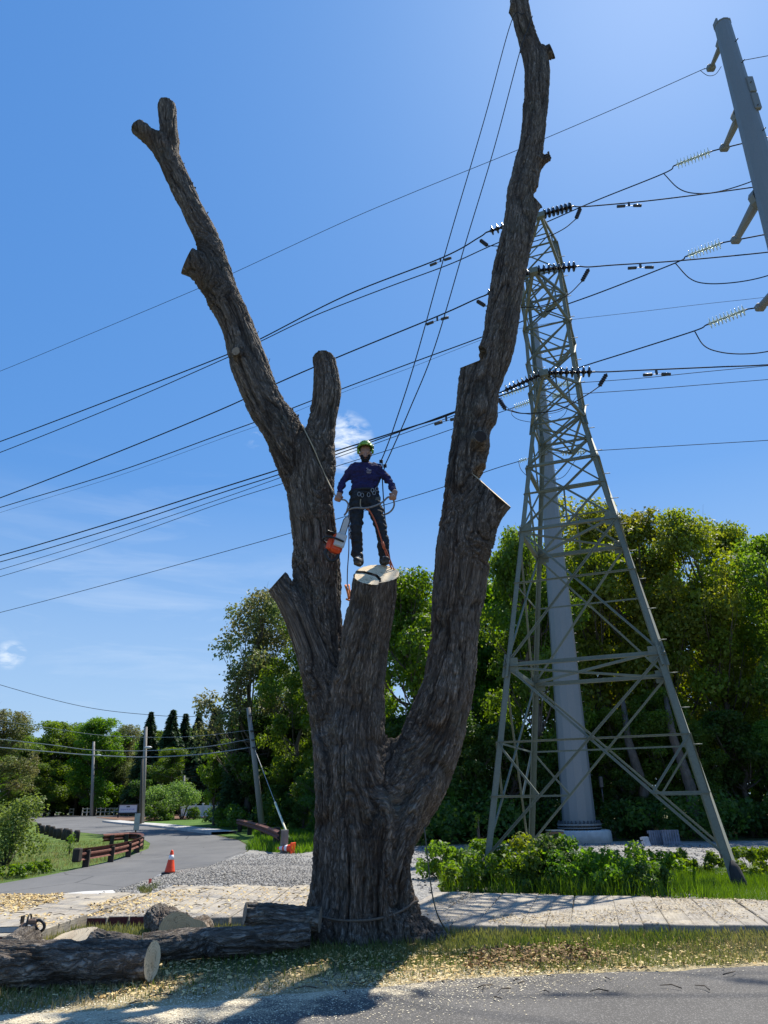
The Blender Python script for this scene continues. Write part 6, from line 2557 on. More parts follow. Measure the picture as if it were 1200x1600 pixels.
g = PG(10, 1352)
bush('leafy_shrub', 'tall loose green shrub with several thin stems at the left edge of the meadow', (g.x, g.y, 0), 1.7, 1.95, 6000, .075, M['leaf_fresh'], 401, None, 'shrub', 34, 14, .22)
MW = 'leafy weeds in front of the meadow'
od = ['leftmost', 'second from left', 'third from left', 'fourth from left', 'fifth from left', 'sixth from left', 'seventh from left', 'rightmost']
for i, (px, py, w) in enumerate(((-12, 1375, 1.2), (8, 1373, 1.1), (28, 1370, 1.1), (44, 1368, .8), (62, 1365, .6))):
    g = PG(px, py)
    bush('weed_clump', f'leafy weed clump in front of the meadow, {od[i]}', (g.x, g.y + .3, 0), w * 1.1, .30, 700, .06, M['leaf_green'] if i % 2 else M['leaf_bright'], 420 + i, MW, 'weeds', 14, 4, .1)
g = PG(108, 1335)
bush('weed_clump', 'thin tall weed left of the curled guard rail', (g.x, g.y, 0), .5, .75, 200, .07, M['leaf_bright'], 440, None, 'weed', 10, 6, .2)
P2 = rand_poly([tuple(v) for v in ([(-24, 20), (-14, 17.5)] + pxg([(0, 1379), (70, 1367), (150, 1350), (205, 1336), (230, 1325), (190, 1316), (150, 1312), (100, 1316), (60, 1312)]) + [(-34, 42)])], 30000, 61, lambda x, y: np.clip(1.5 - (y - 17) * .05, .2, 1))
h = r_.uniform(.05, .13, len(P2))
scatter('meadow_grass', *BLADE_T, np.column_stack([P2, np.zeros(len(P2))]), np.stack([h * 1.2, h, h], 1), M['grass_blade'], tilt=.4, seed=12, label='bright meadow grass inside the road bend', cat='grass')
P2 = rand_poly([(-5.5, 30.0), (-4.3, 28.2), (-3.1, 27.0), (-2.1, 29.5), (-2.5, 36), (-6.5, 50), (-9.5, 52), (-6.3, 38)], 16000, 62)
h = r_.uniform(.10, .38, len(P2))
scatter('long_grass', *BLADE_T, np.column_stack([P2, np.zeros(len(P2))]), np.stack([h * .9, h, h], 1), M['weed_blade'], tilt=.35, seed=13, label='long grass round the short rusty rail', cat='grass')
P2 = rand_poly(pxg([(215, 1394), (262, 1381), (262, 1386), (225, 1402)]), 700, 63)
h = r_.uniform(.04, .16, len(P2))
scatter('grass_tuft', *BLADE_T, np.column_stack([P2, np.zeros(len(P2))]), np.stack([h, h, h], 1), M['grass_blade'], tilt=.4, seed=14, label='thin grass at the road edge near the standing cone', cat='grass')

# ---- cones and markers


def cone(label, base, axis, H):
    root = empty('traffic_cone', tuple(base), label, 'traffic cone')
    ax = Vector(axis).normalized()
    b = MB()
    s = H / .5
    X = ax.orthogonal().normalized()
    Rm = ax.to_track_quat('Z', 'Y').to_matrix()
    b.box(Vector(base) + ax * .018 * s, (.31 * s, .31 * s, .036 * s), Rm, 0, .015)
    b.build('base_plate', M['orange'] if axis[2] < .5 else M['black'], root)
    b = MB()
    b.lathe(base, ax, [(.036 * s, .125 * s), (.06 * s, .115 * s), (.48 * s, .032 * s), (.50 * s, .022 * s), (.505 * s, .0)], 20)
    b.build('cone_body', M['orange'], root)
    for a0, a1 in ((.30, .40),) if axis[2] > .5 else ((.18, .27), (.33, .44)):
        b = MB()
        f = lambda q: (.115 + (.032 - .115) * (q - .06) / .42 + .003) * s
        b.lathe(base, ax, [(a0 * s, f(a0) - .004), (a0 * s, f(a0)), (a1 * s, f(a1)), (a1 * s, f(a1) - .004)], 20)
        b.build('reflective_band', M['reflect'], root)
    return root


g = PG(264, 1375)
rk = MB()
rk.ball(g + Vector((0, 0, .03)), .32, 12, sq=(1.15, .8, .36))
o = rk.build('concrete_lump', M['kerb'])
for v in o.data.vertices:
    v.co += Vector((mnoise.noise(v.co * 5) * .06, mnoise.noise(v.co * 5 + Vector((9, 0, 0))) * .06, mnoise.noise(v.co * 4 + Vector((0, 7, 0))) * .05))
tag(o, 'grey lump of broken concrete under the standing cone', 'concrete lump')
cone('orange traffic cone standing upright on a lump of concrete at the road edge', (g.x, g.y, .13), (.03, 0, 1), .50)
g = PG(452, 1334)
cone('orange and white traffic cone lying on its side beside the rusty rail post', (g.x + .15, g.y - .1, .17), (-.93, .30, .02), .60)
g = PG(232, 1388)
b = MB()
b.cyl(g, g + Vector((0, 0, .16)), .005, n=5)
b.box(g + Vector((.02, 0, .13)), (.06, .006, .10), .3)
tag(b.build('marker_flag', simple('marker_pink', (.80, .14, .09), .7, var=.1)), 'small red marker flag in the gravel at the road edge', 'marker')

# pale concrete slab at the road edge
b = MB()
pts = pxg([(52, 1417), (86, 1403), (130, 1398), (176, 1396), (180, 1400), (140, 1404), (100, 1409), (66, 1419)])
n_ = len(pts)
b.add([(x, y, -.02) for x, y in pts] + [(x, y, .06) for x, y in pts], [tuple(range(n_, 2 * n_))][::1] + [(i, (i + 1) % n_, (i + 1) % n_ + n_, i + n_) for i in range(n_)])
tag(b.build('kerb', M['concrete']), kind='structure')

# ---- car
cg = PG(67, 1273)
carp = simple('car_paint', (.25, .28, .30), .25, .6, var=.05)
cgl = simple('car_glass', (.03, .04, .05), .08, var=.05, spec=.8)
car = empty('parked_car', (cg.x, cg.y, cg.z), 'grey-blue car facing us at the far end of the road', 'car')


def loft(secs, mat, name, parent):
    mb = MB()
    P = []
    m_ = len(secs[0])
    for s in secs:
        P += s
    F = [(i * m_ + j, i * m_ + (j + 1) % m_, (i + 1) * m_ + (j + 1) % m_, (i + 1) * m_ + j) for i in range(len(secs) - 1) for j in range(m_)]
    F.append(tuple(range(m_ - 1, -1, -1)))
    F.append(tuple((len(secs) - 1) * m_ + j for j in range(m_)))
    mb.add(P, F, 0, False)
    return mb.build(name, mat, parent)


def csec(y, zb, zt_, wb, wt):
    q = [(-wb, zb), (-wb * 1.02, (zb + zt_) * .5), (-wt, zt_ - .04), (-wt * .9, zt_), (wt * .9, zt_), (wt, zt_ - .04), (wb * 1.02, (zb + zt_) * .5), (wb, zb)]
    return [(cg.x + a, cg.y + y, cg.z + z) for a, z in q]


loft([csec(0, .28, .55, .80, .72), csec(.12, .22, .72, .88, .82), csec(.9, .22, .90, .92, .86), csec(1.3, .22, .98, .92, .86), csec(3.6, .22, 1.0, .92, .86), csec(4.3, .24, .92, .88, .80), csec(4.45, .3, .7, .8, .7)], carp, 'body', car)
loft([csec(1.0, .9, .98, .84, .80), csec(1.75, .9, 1.46, .84, .62), csec(3.0, .9, 1.48, .84, .62), csec(3.9, .9, 1.02, .82, .74)], cgl, 'cabin_glass', car)
loft([csec(1.72, 1.43, 1.48, .64, .60), csec(3.05, 1.44, 1.50, .64, .60)], carp, 'roof', car)
for sx in (-1, 1):
    for yy in (.75, 3.55):
        b = MB()
        b.cyl((cg.x + sx * .72, cg.y + yy, cg.z + .32), (cg.x + sx * .93, cg.y + yy, cg.z + .32), .33, n=18)
        o = b.build('wheel', M['black'], car)
        b = MB()
        b.cyl((cg.x + sx * .90, cg.y + yy, cg.z + .32), (cg.x + sx * .945, cg.y + yy, cg.z + .32), .19, n=14)
        b.build('rim', M['grey_metal'], o)
    b = MB()
    b.box((cg.x + sx * .62, cg.y - .01, cg.z + .62), (.34, .14, .15), None, 0, .03)
    b.build('headlight', simple('headlight_glass', (.85, .87, .9), .1, var=.02, spec=.9) if 'headlight_glass' not in bpy.data.materials else bpy.data.materials['headlight_glass'], car)
    b = MB()
    b.box((cg.x + sx * 1.02, cg.y + 1.35, cg.z + 1.0), (.20, .12, .14), None, 0, .03)
    b.build('mirror', carp, car)
b = MB()
b.box((cg.x, cg.y - .02, cg.z + .52), (.80, .08, .16), None, 0, .02)
b.build('grille', M['black'], car)
b = MB()
b.box((cg.x, cg.y - .06, cg.z + .40), (.42, .03, .13))
b.build('number_plate', M['white'], car)

# ---- things on the yard behind the pylon
g = PG(869, 1321)
cr = empty('slatted_crate', tuple(g), 'small brown slatted crate with a pale lid left of the concrete pole base', 'crate')
cw = simple('crate_wood', (.30, .16, .075), .85, var=.4, scale=12)
for k_ in range(5):
    b = MB()
    z = .05 + k_ * .092
    b.box((g.x, g.y, z + .02), (.56, .42, .075), .1, 0, .008)
    b.build('slat', cw, cr)
b = MB()
b.box((g.x, g.y, .52), (.58, .44, .03), .1)
b.build('lid', simple('crate_lid', (.55, .44, .30), .8, var=.2), cr)
gw = simple('pallet_grey', (.17, .19, .235), .85, var=.3, scale=6)


def pallet(label, c, w, h_, yaw, lean, mat=gw):
    root = empty('pallet', tuple(c), label, 'pallet', 'pallets leaning by the wood')
    Rm = Matrix.Rotation(yaw, 3, 'Z') @ Matrix.Rotation(lean, 3, 'X')
    for i in range(7):
        b = MB()
        b.box(Vector(c) + Rm @ Vector((-w / 2 + w * (i + .5) / 7, 0, h_ / 2)), (w / 7 * .80, .02, h_), Rm)
        b.build('board', mat, root)
    for z in (.08, .5, .92):
        b = MB()
        b.box(Vector(c) + Rm @ Vector((0, .06, h_ * z)), (w, .09, .09), Rm)
        b.build('bearer', mat, root)


g = PG(1030, 1321)
pallet('blue-grey wooden pallet standing on edge right of the concrete base, left of the pair', g, .62, .50, .15, -.15)
g = PG(1051, 1321.5)
pallet('blue-grey wooden pallet standing on edge right of the concrete base, right of the pair', g, .60, .52, -.1, -.12)
g = PG(1013, 1323)
pallet('small pale board panel leaning in front of the blue-grey pallets', g, .30, .32, .5, -.3, simple('panel_pale', (.45, .47, .50), .8, var=.2))
g = PG(1167, 1339)
b = MB()
b.box((g.x, g.y, .07), (1.15, .5, .16), .12, 0, .02)
tag(b.build('concrete_slab', simple('slab_dark', (.07, .068, .065), .9, var=.3)), 'dark flat slab lying on gravel right of the pylon leg', 'slab')
for i, (px, py, s) in enumerate(((845, 1320, .16), (853, 1322, .13), (840, 1323, .10))):
    g = PG(px, py)
    b = MB()
    b.ball(g + Vector((0, 0, s * .4)), s, 8, sq=(1.3, 1, .7))
    o = b.build('stone', M['concrete'])
    for v in o.data.vertices:
        v.co += Vector((mnoise.noise(v.co * 9), mnoise.noise(v.co * 9 + Vector((9, 0, 0))), mnoise.noise(v.co * 8 + Vector((0, 7, 0))))) * s * .3
    tag(o, ['largest pale stone left of the slatted crate', 'middle pale stone next to the slatted crate', 'smallest pale stone, furthest left of the slatted crate'][i], 'stone')

# ---- chainsaw left on a mat
M['saw_orange'] = simple('saw_orange', (.75, .085, .02), .4, var=.15, scale=20)
M['saw_grey'] = simple('saw_grey', (.50, .51, .50), .5, var=.15, scale=20)


def chainsaw(name, label, o, X, Z, s=1.0, bodymat=None, barL=.42):
    """X: the way the bar points, Z: up"""
    X = Vector(X).normalized()
    Z = Vector(Z)
    Z = (Z - X * Z.dot(X)).normalized()
    Y = Z.cross(X)
    Rm = Matrix((X, Y, Z)).transposed()
    o = Vector(o)
    root = empty(name, tuple(o), label, 'chainsaw')

    def p(x, y, z):
        return o + Rm @ Vector((x, y, z)) * s
    b = MB()
    b.box(p(0, 0, .10), (.24 * s, .13 * s, .15 * s), Rm, 0, .035 * s)
    b.box(p(-.04, 0, .19), (.14 * s, .10 * s, .06 * s), Rm, 0, .025 * s)
    b.build('body', bodymat or M['saw_orange'], root)
    b = MB()
    b.box(p(.03, -.085, .09), (.17 * s, .05 * s, .13 * s), Rm, 0, .02 * s)
    b.lathe(p(-.03, .07, .10), Y, [(0, .06 * s), (.025 * s, .05 * s)], 14)
    b.build('clutch_cover', M['saw_grey'], root)
    b = MB()
    w2, L = .033, barL
    pr = [(.08, -w2), (L * .9, -w2), (L, -w2 * .6), (L + .02, 0), (L, w2 * .6), (L * .9, w2), (.08, w2)]
    V_ = [p(x, -.05, .085 + z) for x, z in pr] + [p(x, -.042, .085 + z) for x, z in pr]
    n = len(pr)
    b.add(V_, [tuple(range(n)), tuple(range(2 * n - 1, n - 1, -1))] + [(i, i + n, (i + 1) % n + n, (i + 1) % n) for i in range(n)])
    b.build('guide_bar', M['saw_grey'], root)
    b = MB()
    b.tube([p(x * 1.0, -.046, .085 + z * 1.12) for x, z in pr], .006 * s, 5)
    b.build('chain', M['hardware'], root)
    b = MB()
    b.tube(catmull([p(.02, -.11, .05), p(.02, -.12, .18), p(.01, -.06, .27), p(.0, .05, .27), p(-.01, .10, .18), p(-.01, .09, .04)], 4), .013 * s, 7)
    b.build('front_handle', M['black'], root)
    b = MB()
    b.tube(catmull([p(-.10, 0, .20), p(-.16, 0, .20), p(-.22, 0, .15), p(-.22, 0, .09), p(-.16, 0, .05), p(-.10, 0, .05)], 4), .022 * s, 7)
    b.build('rear_handle', M['black'], root)
    b = MB()
    b.box(p(.10, 0, .22), (.015 * s, .12 * s, .10 * s), Rm, 0, .005)
    b.build('hand_guard', M['black'], root)
    return root


g = PG(42, 1464, .18)
chainsaw('chainsaw', 'idle dark chainsaw lying on a dusty timber mat at the left, bar pointing left', (g.x, g.y, .185), (-1, -.06, 0), (0, 0, 1), .82, simple('saw_body_brown', (.20, .13, .09), .6, var=.3), .46)

# ================================================================== THE CLIMBER
def on_stump(px, py):
    r = ray(px, py)
    t = STUMP_N.dot(STUMP_C - CAM) / STUMP_N.dot(r)
    return CAM + r * t


FL, FR = on_stump(560, 884), on_stump(601, 883)
YB = (FL.y + FR.y) / 2 + .03
SCX = ZC(PY(570, 780, YB)) / FPX        # metres per photo pixel at the climber


def J(px, py, dy=0.0):
    return PY(px, py, YB + dy)


def cap(*a):
    """capsule chain: (px,py,dy,radius)"""
    return {'p': [(*J(x, y, d), r) for x, y, d, r in a], 'n': 4}


def hand(wrist, knuck, palm_n, side, grip=1.0):
    """capsules of a hand: palm, four unequal curled fingers, thumb from the side of the palm"""
    w, k, n = Vector(wrist), Vector(knuck), Vector(palm_n).normalized()
    d = (k - w).normalized()
    n = (n - d * n.dot(d)).normalized()
    s = d.cross(n) * side
    out = []
    for u in (-.028, -.010, .010, .028):
        out.append({'p': [(*(w + s * u * .6), .022), (*(k + s * u), .017)]})
    L = (.072, .082, .077, .060)
    for i, u in enumerate((-.032, -.011, .011, .031)):
        p = k + s * u
        pts = [(*(p - d * .01), .0125)]
        a = 0
        for j, (fr_, da) in enumerate(((.45, 45 + i * 4), (.32, 65), (.23, 50))):
            a += da * grip
            dd = d * math.cos(R(a)) + n * math.sin(R(a))
            p = p + dd * L[i] * fr_ * 1.25
            pts.append((*p, .0115 - j * .0012))
        for q0, q1 in zip(pts[:-1], pts[1:]):
            out.append({'p': [q0, q1]})
    tb = w.lerp(k, .35) - s * .030
    t1 = tb + (-s * .55 + d * .55 + n * .55).normalized() * .040
    t2 = t1 + (s * .35 + d * .35 + n * .85).normalized() * .034
    out.append({'p': [(*tb, .016), (*t1, .0135)]})
    out.append({'p': [(*t1, .0135), (*t2, .0115)]})
    return out


HL, HR = J(527.5, 781, -.20), J(614, 779, -.22)
WL, WR = J(530.5, 772, -.17), J(617, 768.5, -.19)
skin_l = [
    cap((571, 725, .02, .055), (571, 716, 0, .052)),
    cap((571, 703, .02, .082), (571, 708, -.02, .074)), cap((571, 713, -.035, .050), (571, 718, -.055, .036)),
    cap((571, 709, -.095, .014), (571, 713, -.108, .016)),                 # nose
    cap((562.6, 709, .0, .018), (562.6, 712, .0, .016)), cap((579.4, 709, .0, .018), (579.4, 712, .0, .016)),
    cap((567.2, 706.3, -.075, .014), (574.8, 706.3, -.075, .014)),          # brow
    cap((560, 735, .02, .09), (562, 760, .01, .085)), cap((582, 735, .02, .09), (580, 760, .01, .085)),
    cap((561, 772, .02, .085), (560, 800, 0, .07), (557.5, 822, -.06, .055), (558, 866, .02, .045)),
    cap((579, 772, .02, .085), (583, 800, 0, .07), (594, 825, -.06, .055), (600, 866, .0, .045)),
    cap((550, 731, .02, .055), (534.5, 754, .03, .040), (530.5, 773, -.17, .027)),
    cap((590, 732, .02, .055), (608.5, 752, .03, .040), (617, 769, -.19, .027)),
]
skin_l += hand(WL, HL, (.15, -.9, .1), 1) + hand(WR, HR, (-.15, -.9, .1), -1)
person = empty('person', tuple(J(580, 884)), 'climber in green helmet, navy top and dark trousers standing on the sawn stump', 'person')
skin = simple('skin', (.36, .19, .125), .55, var=.12, scale=30)
V, F, _ = sdf_solid(skin_l, .0062, .009)
V, F = biggest_island(V, F)
np_mesh('body', V, F, skin, person, smooth=True)


def cloth(name, limbs_, vox, k, mat, amp, f, parent=person, cuts=(), it=1):
    V, F, _ = sdf_solid(limbs_, vox, k, cuts)
    V, F = biggest_island(V, F)
    N = vert_normals(V, F)
    w = (fbm(V * np.array([f, f, f * 1.5]), 3, 7) - .5)
    w2 = np.abs(fbm(V * np.array([f * .6, f * .6, f * 1.8]) + 5, 3, 9) - .5)
    V = V + N * ((w * 1.0 - w2 * 1.2 + .12) * amp)[:, None]
    return np_mesh(name, V, F, mat, parent, smooth=True)


navy = simple('navy_cloth', (.016, .014, .075), .85, var=.4, scale=30, bump=.3)
shirt_l = [
    cap((559, 731, .03, .085), (583, 731, .03, .085)),
    cap((558, 739, .0, .105), (584, 739, .0, .105)),
    cap((559, 750, .0, .108), (582, 750, .0, .108)),
    cap((561, 763, .0, .108), (580, 763, .0, .108)),
    cap((562, 771, .0, .10), (579, 771, .0, .10)),
    cap((571, 727, .02, .075), (571, 721, .01, .062)),
    cap((551.5, 731, .02, .072), (543, 743, .03, .060), (534.5, 755, .02, .054), (532, 764, -.08, .044), (531, 770, -.15, .036)),
    cap((589.5, 732, .02, .072), (600, 742, .03, .060), (608.5, 753, .02, .054), (613.5, 761, -.09, .044), (616.3, 766.5, -.17, .036)),
]
shirt = cloth('shirt', shirt_l, .009, .022, navy, .075, 8)
trz = simple('dark_work_cloth', (.022, .026, .032), .85, var=.5, scale=22, bump=.4)
tr_l = [
    cap((562, 770, .0, .108), (579, 770, .0, .108)), cap((560, 781, .01, .120), (580, 781, .01, .120)),
    cap((559, 784, .0, .118), (556.5, 802, -.03, .104), (557, 822, -.06, .090), (556.5, 842, -.02, .084), (558, 858, .01, .082), (558, 868, .01, .080)),
    cap((580.5, 784, .0, .118), (588.5, 803, -.03, .106), (595, 824, -.06, .092), (598, 843, -.03, .084), (599.5, 858, -.01, .082), (600, 867, -.01, .080)),
]
trousers = cloth('trousers', tr_l, .009, .025, trz, .055, 7)
# boots on the sloping cut
boot_m = simple('boot_leather', (.018, .017, .016), .6, var=.5, scale=30, bump=.3)
sole_m = simple('boot_sole', (.06, .058, .055), .8, var=.3)
for F0, tw_ in ((FL, -.18), (FR, .20)):
    up = Vector((0, -.12, 1)).normalized()
    fw = Vector((tw_, -1, -.10)).normalized()
    a = F0 + up * .075
    ls = [{'p': [(*(a + up * .09 + fw * -.06), .062), (*(a + fw * -.06), .058)]}, {'p': [(*(a + fw * -.06 - up * .01), .052), (*(a + fw * .07 - up * .015), .052), (*(a + fw * .15 - up * .022), .045)]}]
    Vb, Fb, _ = sdf_solid(ls, .009, .02)
    Vb, Fb = biggest_island(Vb, Fb)
    bt = np_mesh('boot', Vb, Fb, boot_m, person, smooth=True)
    b = MB()
    s_ = fw.cross(up).normalized()
    ol = []
    for k_ in range(16):
        t = 2 * math.pi * k_ / 16
        ol.append(F0 + fw * (.045 + math.cos(t) * .155) + s_ * math.sin(t) * (.052 if math.cos(t) > -.2 else .042) + up * .005)
    b.add(ol + [p + up * .028 for p in ol], [tuple(range(15, -1, -1)), tuple(range(16, 32))] + [(i, (i + 1) % 16, (i + 1) % 16 + 16, i + 16) for i in range(16)])
    b.build('sole', sole_m, bt)
    b = MB()
    for q_ in range(4):
        c = a + fw * (.02 + q_ * .022) + up * (.055 - q_ * .012)
        b.tube([c - s_ * .035, c + up * .012, c + s_ * .035], .005, 5)
    b.build('laces', M['grey_metal'], bt)
# helmet, ear defenders, visor, eyes, beard
hc = J(571, 702, .01)
hm = simple('helmet_green', (.20, .37, .035), .35, var=.15, scale=18)
b = MB()
prof = []
N_ = 24
Pv, Fv = [], []
for i in range(9):
    ph = math.pi / 2 * i / 8
    for k_ in range(N_):
        t = 2 * math.pi * k_ / N_
        r_h = .118 * math.cos(ph) if i < 8 else .002
        ridge = 1 + .04 * math.cos(t * 2) + .03 * math.cos(6 * t) * math.sin(2 * ph)
        Pv.append(hc + Vector((math.cos(t) * r_h * .98 * ridge, math.sin(t) * r_h * 1.18 * ridge, .02 + math.sin(ph) * .125)))
for i in range(8):
    for k_ in range(N_):
        Fv.append((i * N_ + k_, i * N_ + (k_ + 1) % N_, (i + 1) * N_ + (k_ + 1) % N_, (i + 1) * N_ + k_))
b.add(Pv, Fv, 0, True)
ring = [(hc + Vector((math.cos(2 * math.pi * k_ / N_) * .122, math.sin(2 * math.pi * k_ / N_) * .145, .015))) for k_ in range(N_ + 1)]
b.tube(ring, .010, 6)
pk = [hc + Vector((math.sin(t) * .10, -.125 - math.cos(t) * .045, .018 - .01 * math.cos(t))) for t in np.linspace(-1.3, 1.3, 9)]
pk2 = [hc + Vector((math.sin(t) * .105, -.11 - math.cos(t) * .005, .035)) for t in np.linspace(-1.3, 1.3, 9)]
b.add(pk + pk2, [(i, i + 1, i + 10, i + 9) for i in range(8)])
helmet = b.build('helmet', hm, person)
b = MB()
for k_ in range(6):
    t = -.9 + k_ * .36
    p = hc + Vector((math.sin(t) * .085, -math.cos(t) * .105, .085))
    b.box(p, (.014, .02, .03), -t)
b.build('vents', M['black'], helmet)
for sx in (-1, 1):
    b = MB()
    c = hc + Vector((sx * .108, -.01, -.045))
    b.lathe(c - Vector((sx * .012, 0, 0)), (sx, 0, 0), [(0, .040), (.02, .043), (.034, .034), (.038, .0)], 14)
    em = b.build('ear_defender', hm, person)
    b = MB()
    b.tube([c + Vector((sx * .018, 0, .03)), c + Vector((sx * .024, 0, .08)), c + Vector((sx * .006, 0, .12))], .007, 6)
    b.build('ear_arm', M['black'], em)
    b = MB()
    e = J(571 + sx * 2.9, 708.2, -.080)
    b.ball(e, .0085, 8)
    b.build('eye', simple('eye_dark', (.05, .035, .03), .2, var=.1) if 'eye_dark' not in bpy.data.materials else bpy.data.materials['eye_dark'], person)
beard_m = simple('beard_black', (.012, .009, .008), .9, var=.5, scale=60, bump=.5)
bl = [cap((565.5, 712.5, -.055, .024), (567, 717, -.075, .026), (571, 720, -.085, .030), (575, 717, -.075, .026), (576.5, 712.5, -.055, .024)), cap((568.5, 714.6, -.098, .011), (573.5, 714.6, -.098, .011)), cap((571, 719, -.06, .035), (571, 722, -.05, .028))]
Vb, Fb, _ = sdf_solid(bl, .005, .006)
np_mesh('beard', Vb + vert_normals(Vb, Fb) * ((fbm(Vb * 70, 2, 3) - .5) * .012)[:, None], Fb, beard_m, person, smooth=True)
b = MB()
b.tube([J(571 + 2.2 * t, 716.0 + .25 * (1 - abs(t)), -.112) for t in np.linspace(-1, 1, 6)], .0045, 5)
b.build('mouth', simple('lips', (.20, .075, .06), .6, var=.1), person)
b = MB()
b.tube(catmull([J(562.5, 712, -.02), J(565, 718.5, -.055), J(571, 722, -.075), J(577, 718.5, -.055), J(579.5, 712, -.02)], 4), .006, 5)
b.build('chin_strap', M['black'], person)
# harness
hb = empty('tmp', (0, 0, 0), None, None)
bpy.data.objects.remove(hb)
har_m = simple('harness_webbing', (.022, .022, .024), .8, var=.4, scale=40)


def ring_at(cx, cy, rx, ry, r, tilt=0.0, dy=0.0, n=22):
    c = J(cx, cy, dy)
    return [c + Vector((math.cos(t) * rx, math.sin(t) * ry, math.cos(t) * tilt)) for t in np.linspace(0, 2 * math.pi, n)]


b = MB()
b.tube(ring_at(570.5, 769, .20, .135, .02), .022, 8)
b.tube(ring_at(570.5, 774.5, .205, .14, .02), .018, 8)
b.build('harness_belt', har_m, person)
for cx, tl in ((558, .05), (583.5, -.05)):
    b = MB()
    b.tube(ring_at(cx, 792, .125, .125, .02, tl), .016, 7)
    b.build('leg_loop', har_m, person)
b = MB()
for x, y in ((561, 772), (566, 773.5), (576, 773), (582, 766), (584.5, 770), (589, 764)):
    c = J(x, y, -.16)
    b.tube([c + Vector((math.cos(t) * .022, 0, math.sin(t) * .034)) for t in np.linspace(0, 6.283, 12)], .0052, 5)
b.build('karabiners', M['grey_metal'], person)
b = MB()
b.box(J(549, 770, -.02), (.07, .10, .07), .3, 0, .02)
b.build('belt_pouch', har_m, person)
b = MB()
b.tube(catmull([J(563.5, 780, -.145), J(563, 789, -.14), J(565, 793, -.16), J(571, 794, -.17)], 4), .010, 6)
b.build('bridge_strap', simple('strap_tan', (.30, .24, .16), .8, var=.2), person)
b = MB()
b.box(J(590.5, 779, -.13), (.09, .012, .05), -.4, 0, .004)
b.box(J(592.5, 804, -.11), (.05, .012, .12), -.5, 0, .004)
b.build('trouser_patch', simple('patch_grey', (.10, .11, .10), .85, var=.5, scale=40), trousers)

# white emblem on the chest
sh_bvh = BVHTree.FromObject(shirt, bpy.context.evaluated_depsgraph_get())


def on_shirt(px, py):
    d = ray(px, py).normalized()
    mi = shirt.matrix_world.inverted() if False else None
    loc = sh_bvh.ray_cast(CAM - parent_matrix(person).translation * 0, d)[0]
    return (loc or J(px, py, -.12)) - d * .004


b = MB()
for pts in ([(572.4, 732.5), (573.2, 731.3), (574.6, 731.6), (575.2, 733.0), (574.0, 734.4), (573.2, 735.4)], [(575.0, 734.2), (577.8, 733.9), (580.2, 734.3)], [(575.6, 735.6), (578, 735.4), (580.4, 735.8)], [(572.6, 737.4), (575, 737.6), (577.5, 737.4), (580.2, 738.2)], [(573.2, 738.8), (576, 739.0), (579, 739.2)]):
    b.tube([on_shirt(*p) for p in pts], .0045, 4)
b.build('shirt_emblem', simple('emblem_white', (.45, .43, .48), .8, var=.1), shirt)

# ================================================================== ROPES AND SAW OF THE CLIMBER
rope_dark = simple('climbing_line', (.030, .030, .033), .8, var=.3, scale=60)
lan = simple('lanyard_grey', (.20, .20, .205), .7, var=.25, scale=50)
org = simple('rope_orange', (.50, .12, .055), .8, var=.35, scale=60)
tanr = simple('rope_tan', (.42, .34, .22), .85, var=.25, scale=60)

top1 = PY(799, 34, 10.05)
top2 = PY(811, 84, 10.1)
b = rope([PY(829, 20, 10.28), PY(816, 22, 9.90), PY(799, 34, 9.95), J(757, 186), J(700, 380), J(650, 560), J(617, 663), J(603, 702, .02), J(596, 719, .02)], .0095, 5, 8)
tag(b.build('climbing_line', rope_dark), 'left of the two dark climbing lines above the climber', 'rope', 'climbing lines of the climber')
b = rope([PY(832, 25, 9.9), PY(825, 45, 9.88), PY(812, 82, 9.95), J(772, 232), J(728, 378), J(680, 540), J(640, 640), J(612, 704, .02), J(601.5, 727, .02)], .0095, 5, 8)
tag(b.build('climbing_line', rope_dark), 'right of the two dark climbing lines above the climber', 'rope', 'climbing lines of the climber')
b = MB()
for c in (J(595.5, 721, .02), J(601.5, 728, .02)):
    for k_ in range(3):
        b.tube([c + Vector((math.cos(t) * .022, math.sin(t) * .022, .02 * k_ - .02 + .01 * math.sin(t))) for t in np.linspace(0, 6.283, 9)], .010, 5)
tag(b.build('hitch_knot', rope_dark), 'dark hitch knots above the shoulder of the climber where both lines end', 'knot')
b = rope([J(601.5, 729, .02), J(596, 745, .0), J(588, 762, -.12)], .009, 5, 6)
tag(b.build('bridge_line', rope_dark), 'dark line from the hitch knots to the hip of the climber', 'rope')
b = rope([J(597, 722, .04), J(597.5, 750, .05), J(600, 790, .03), J(603.5, 830, .0), J(607.5, 862, -.02), J(611, 884, -.05)], .0095, 5, 8)
tag(b.build('rope_tail', rope_dark), 'dark rope tail hanging along the right leg of the climber to the stump', 'rope')
b = rope([(*HL, ), J(533.5, 780.5, -.24), J(540, 782, -.22), J(544, 788, -.18), J(542.5, 796, -.14), J(541, 801, -.1)], .013, 7, 6)
tag(b.build('lanyard_end', lan), 'grey lanyard end looping from the hand nearest the left limb', 'lanyard')
b = rope([J(538, 805, -.05), J(545.5, 796.5, -.14), J(556, 793.5, -.20), J(570, 794, -.22), J(584, 791, -.22), J(597, 785, -.20), J(606, 777, -.20), tuple(HR + Vector((0, -.03, 0)))], .0145, 7, 6)
tag(b.build('lanyard', lan), 'thick grey lanyard hanging across the thighs of the climber', 'lanyard')
b = rope([tuple(HR + Vector((.005, -.03, -.02))), J(616, 788, -.20), J(613, 796, -.16), J(606, 802, -.10), J(596, 805, -.02)], .0135, 7, 6)
tag(b.build('lanyard_end', lan), 'grey lanyard end curling down from the hand nearest the right limb', 'lanyard')
fork = on_tree(476, 672, .03)
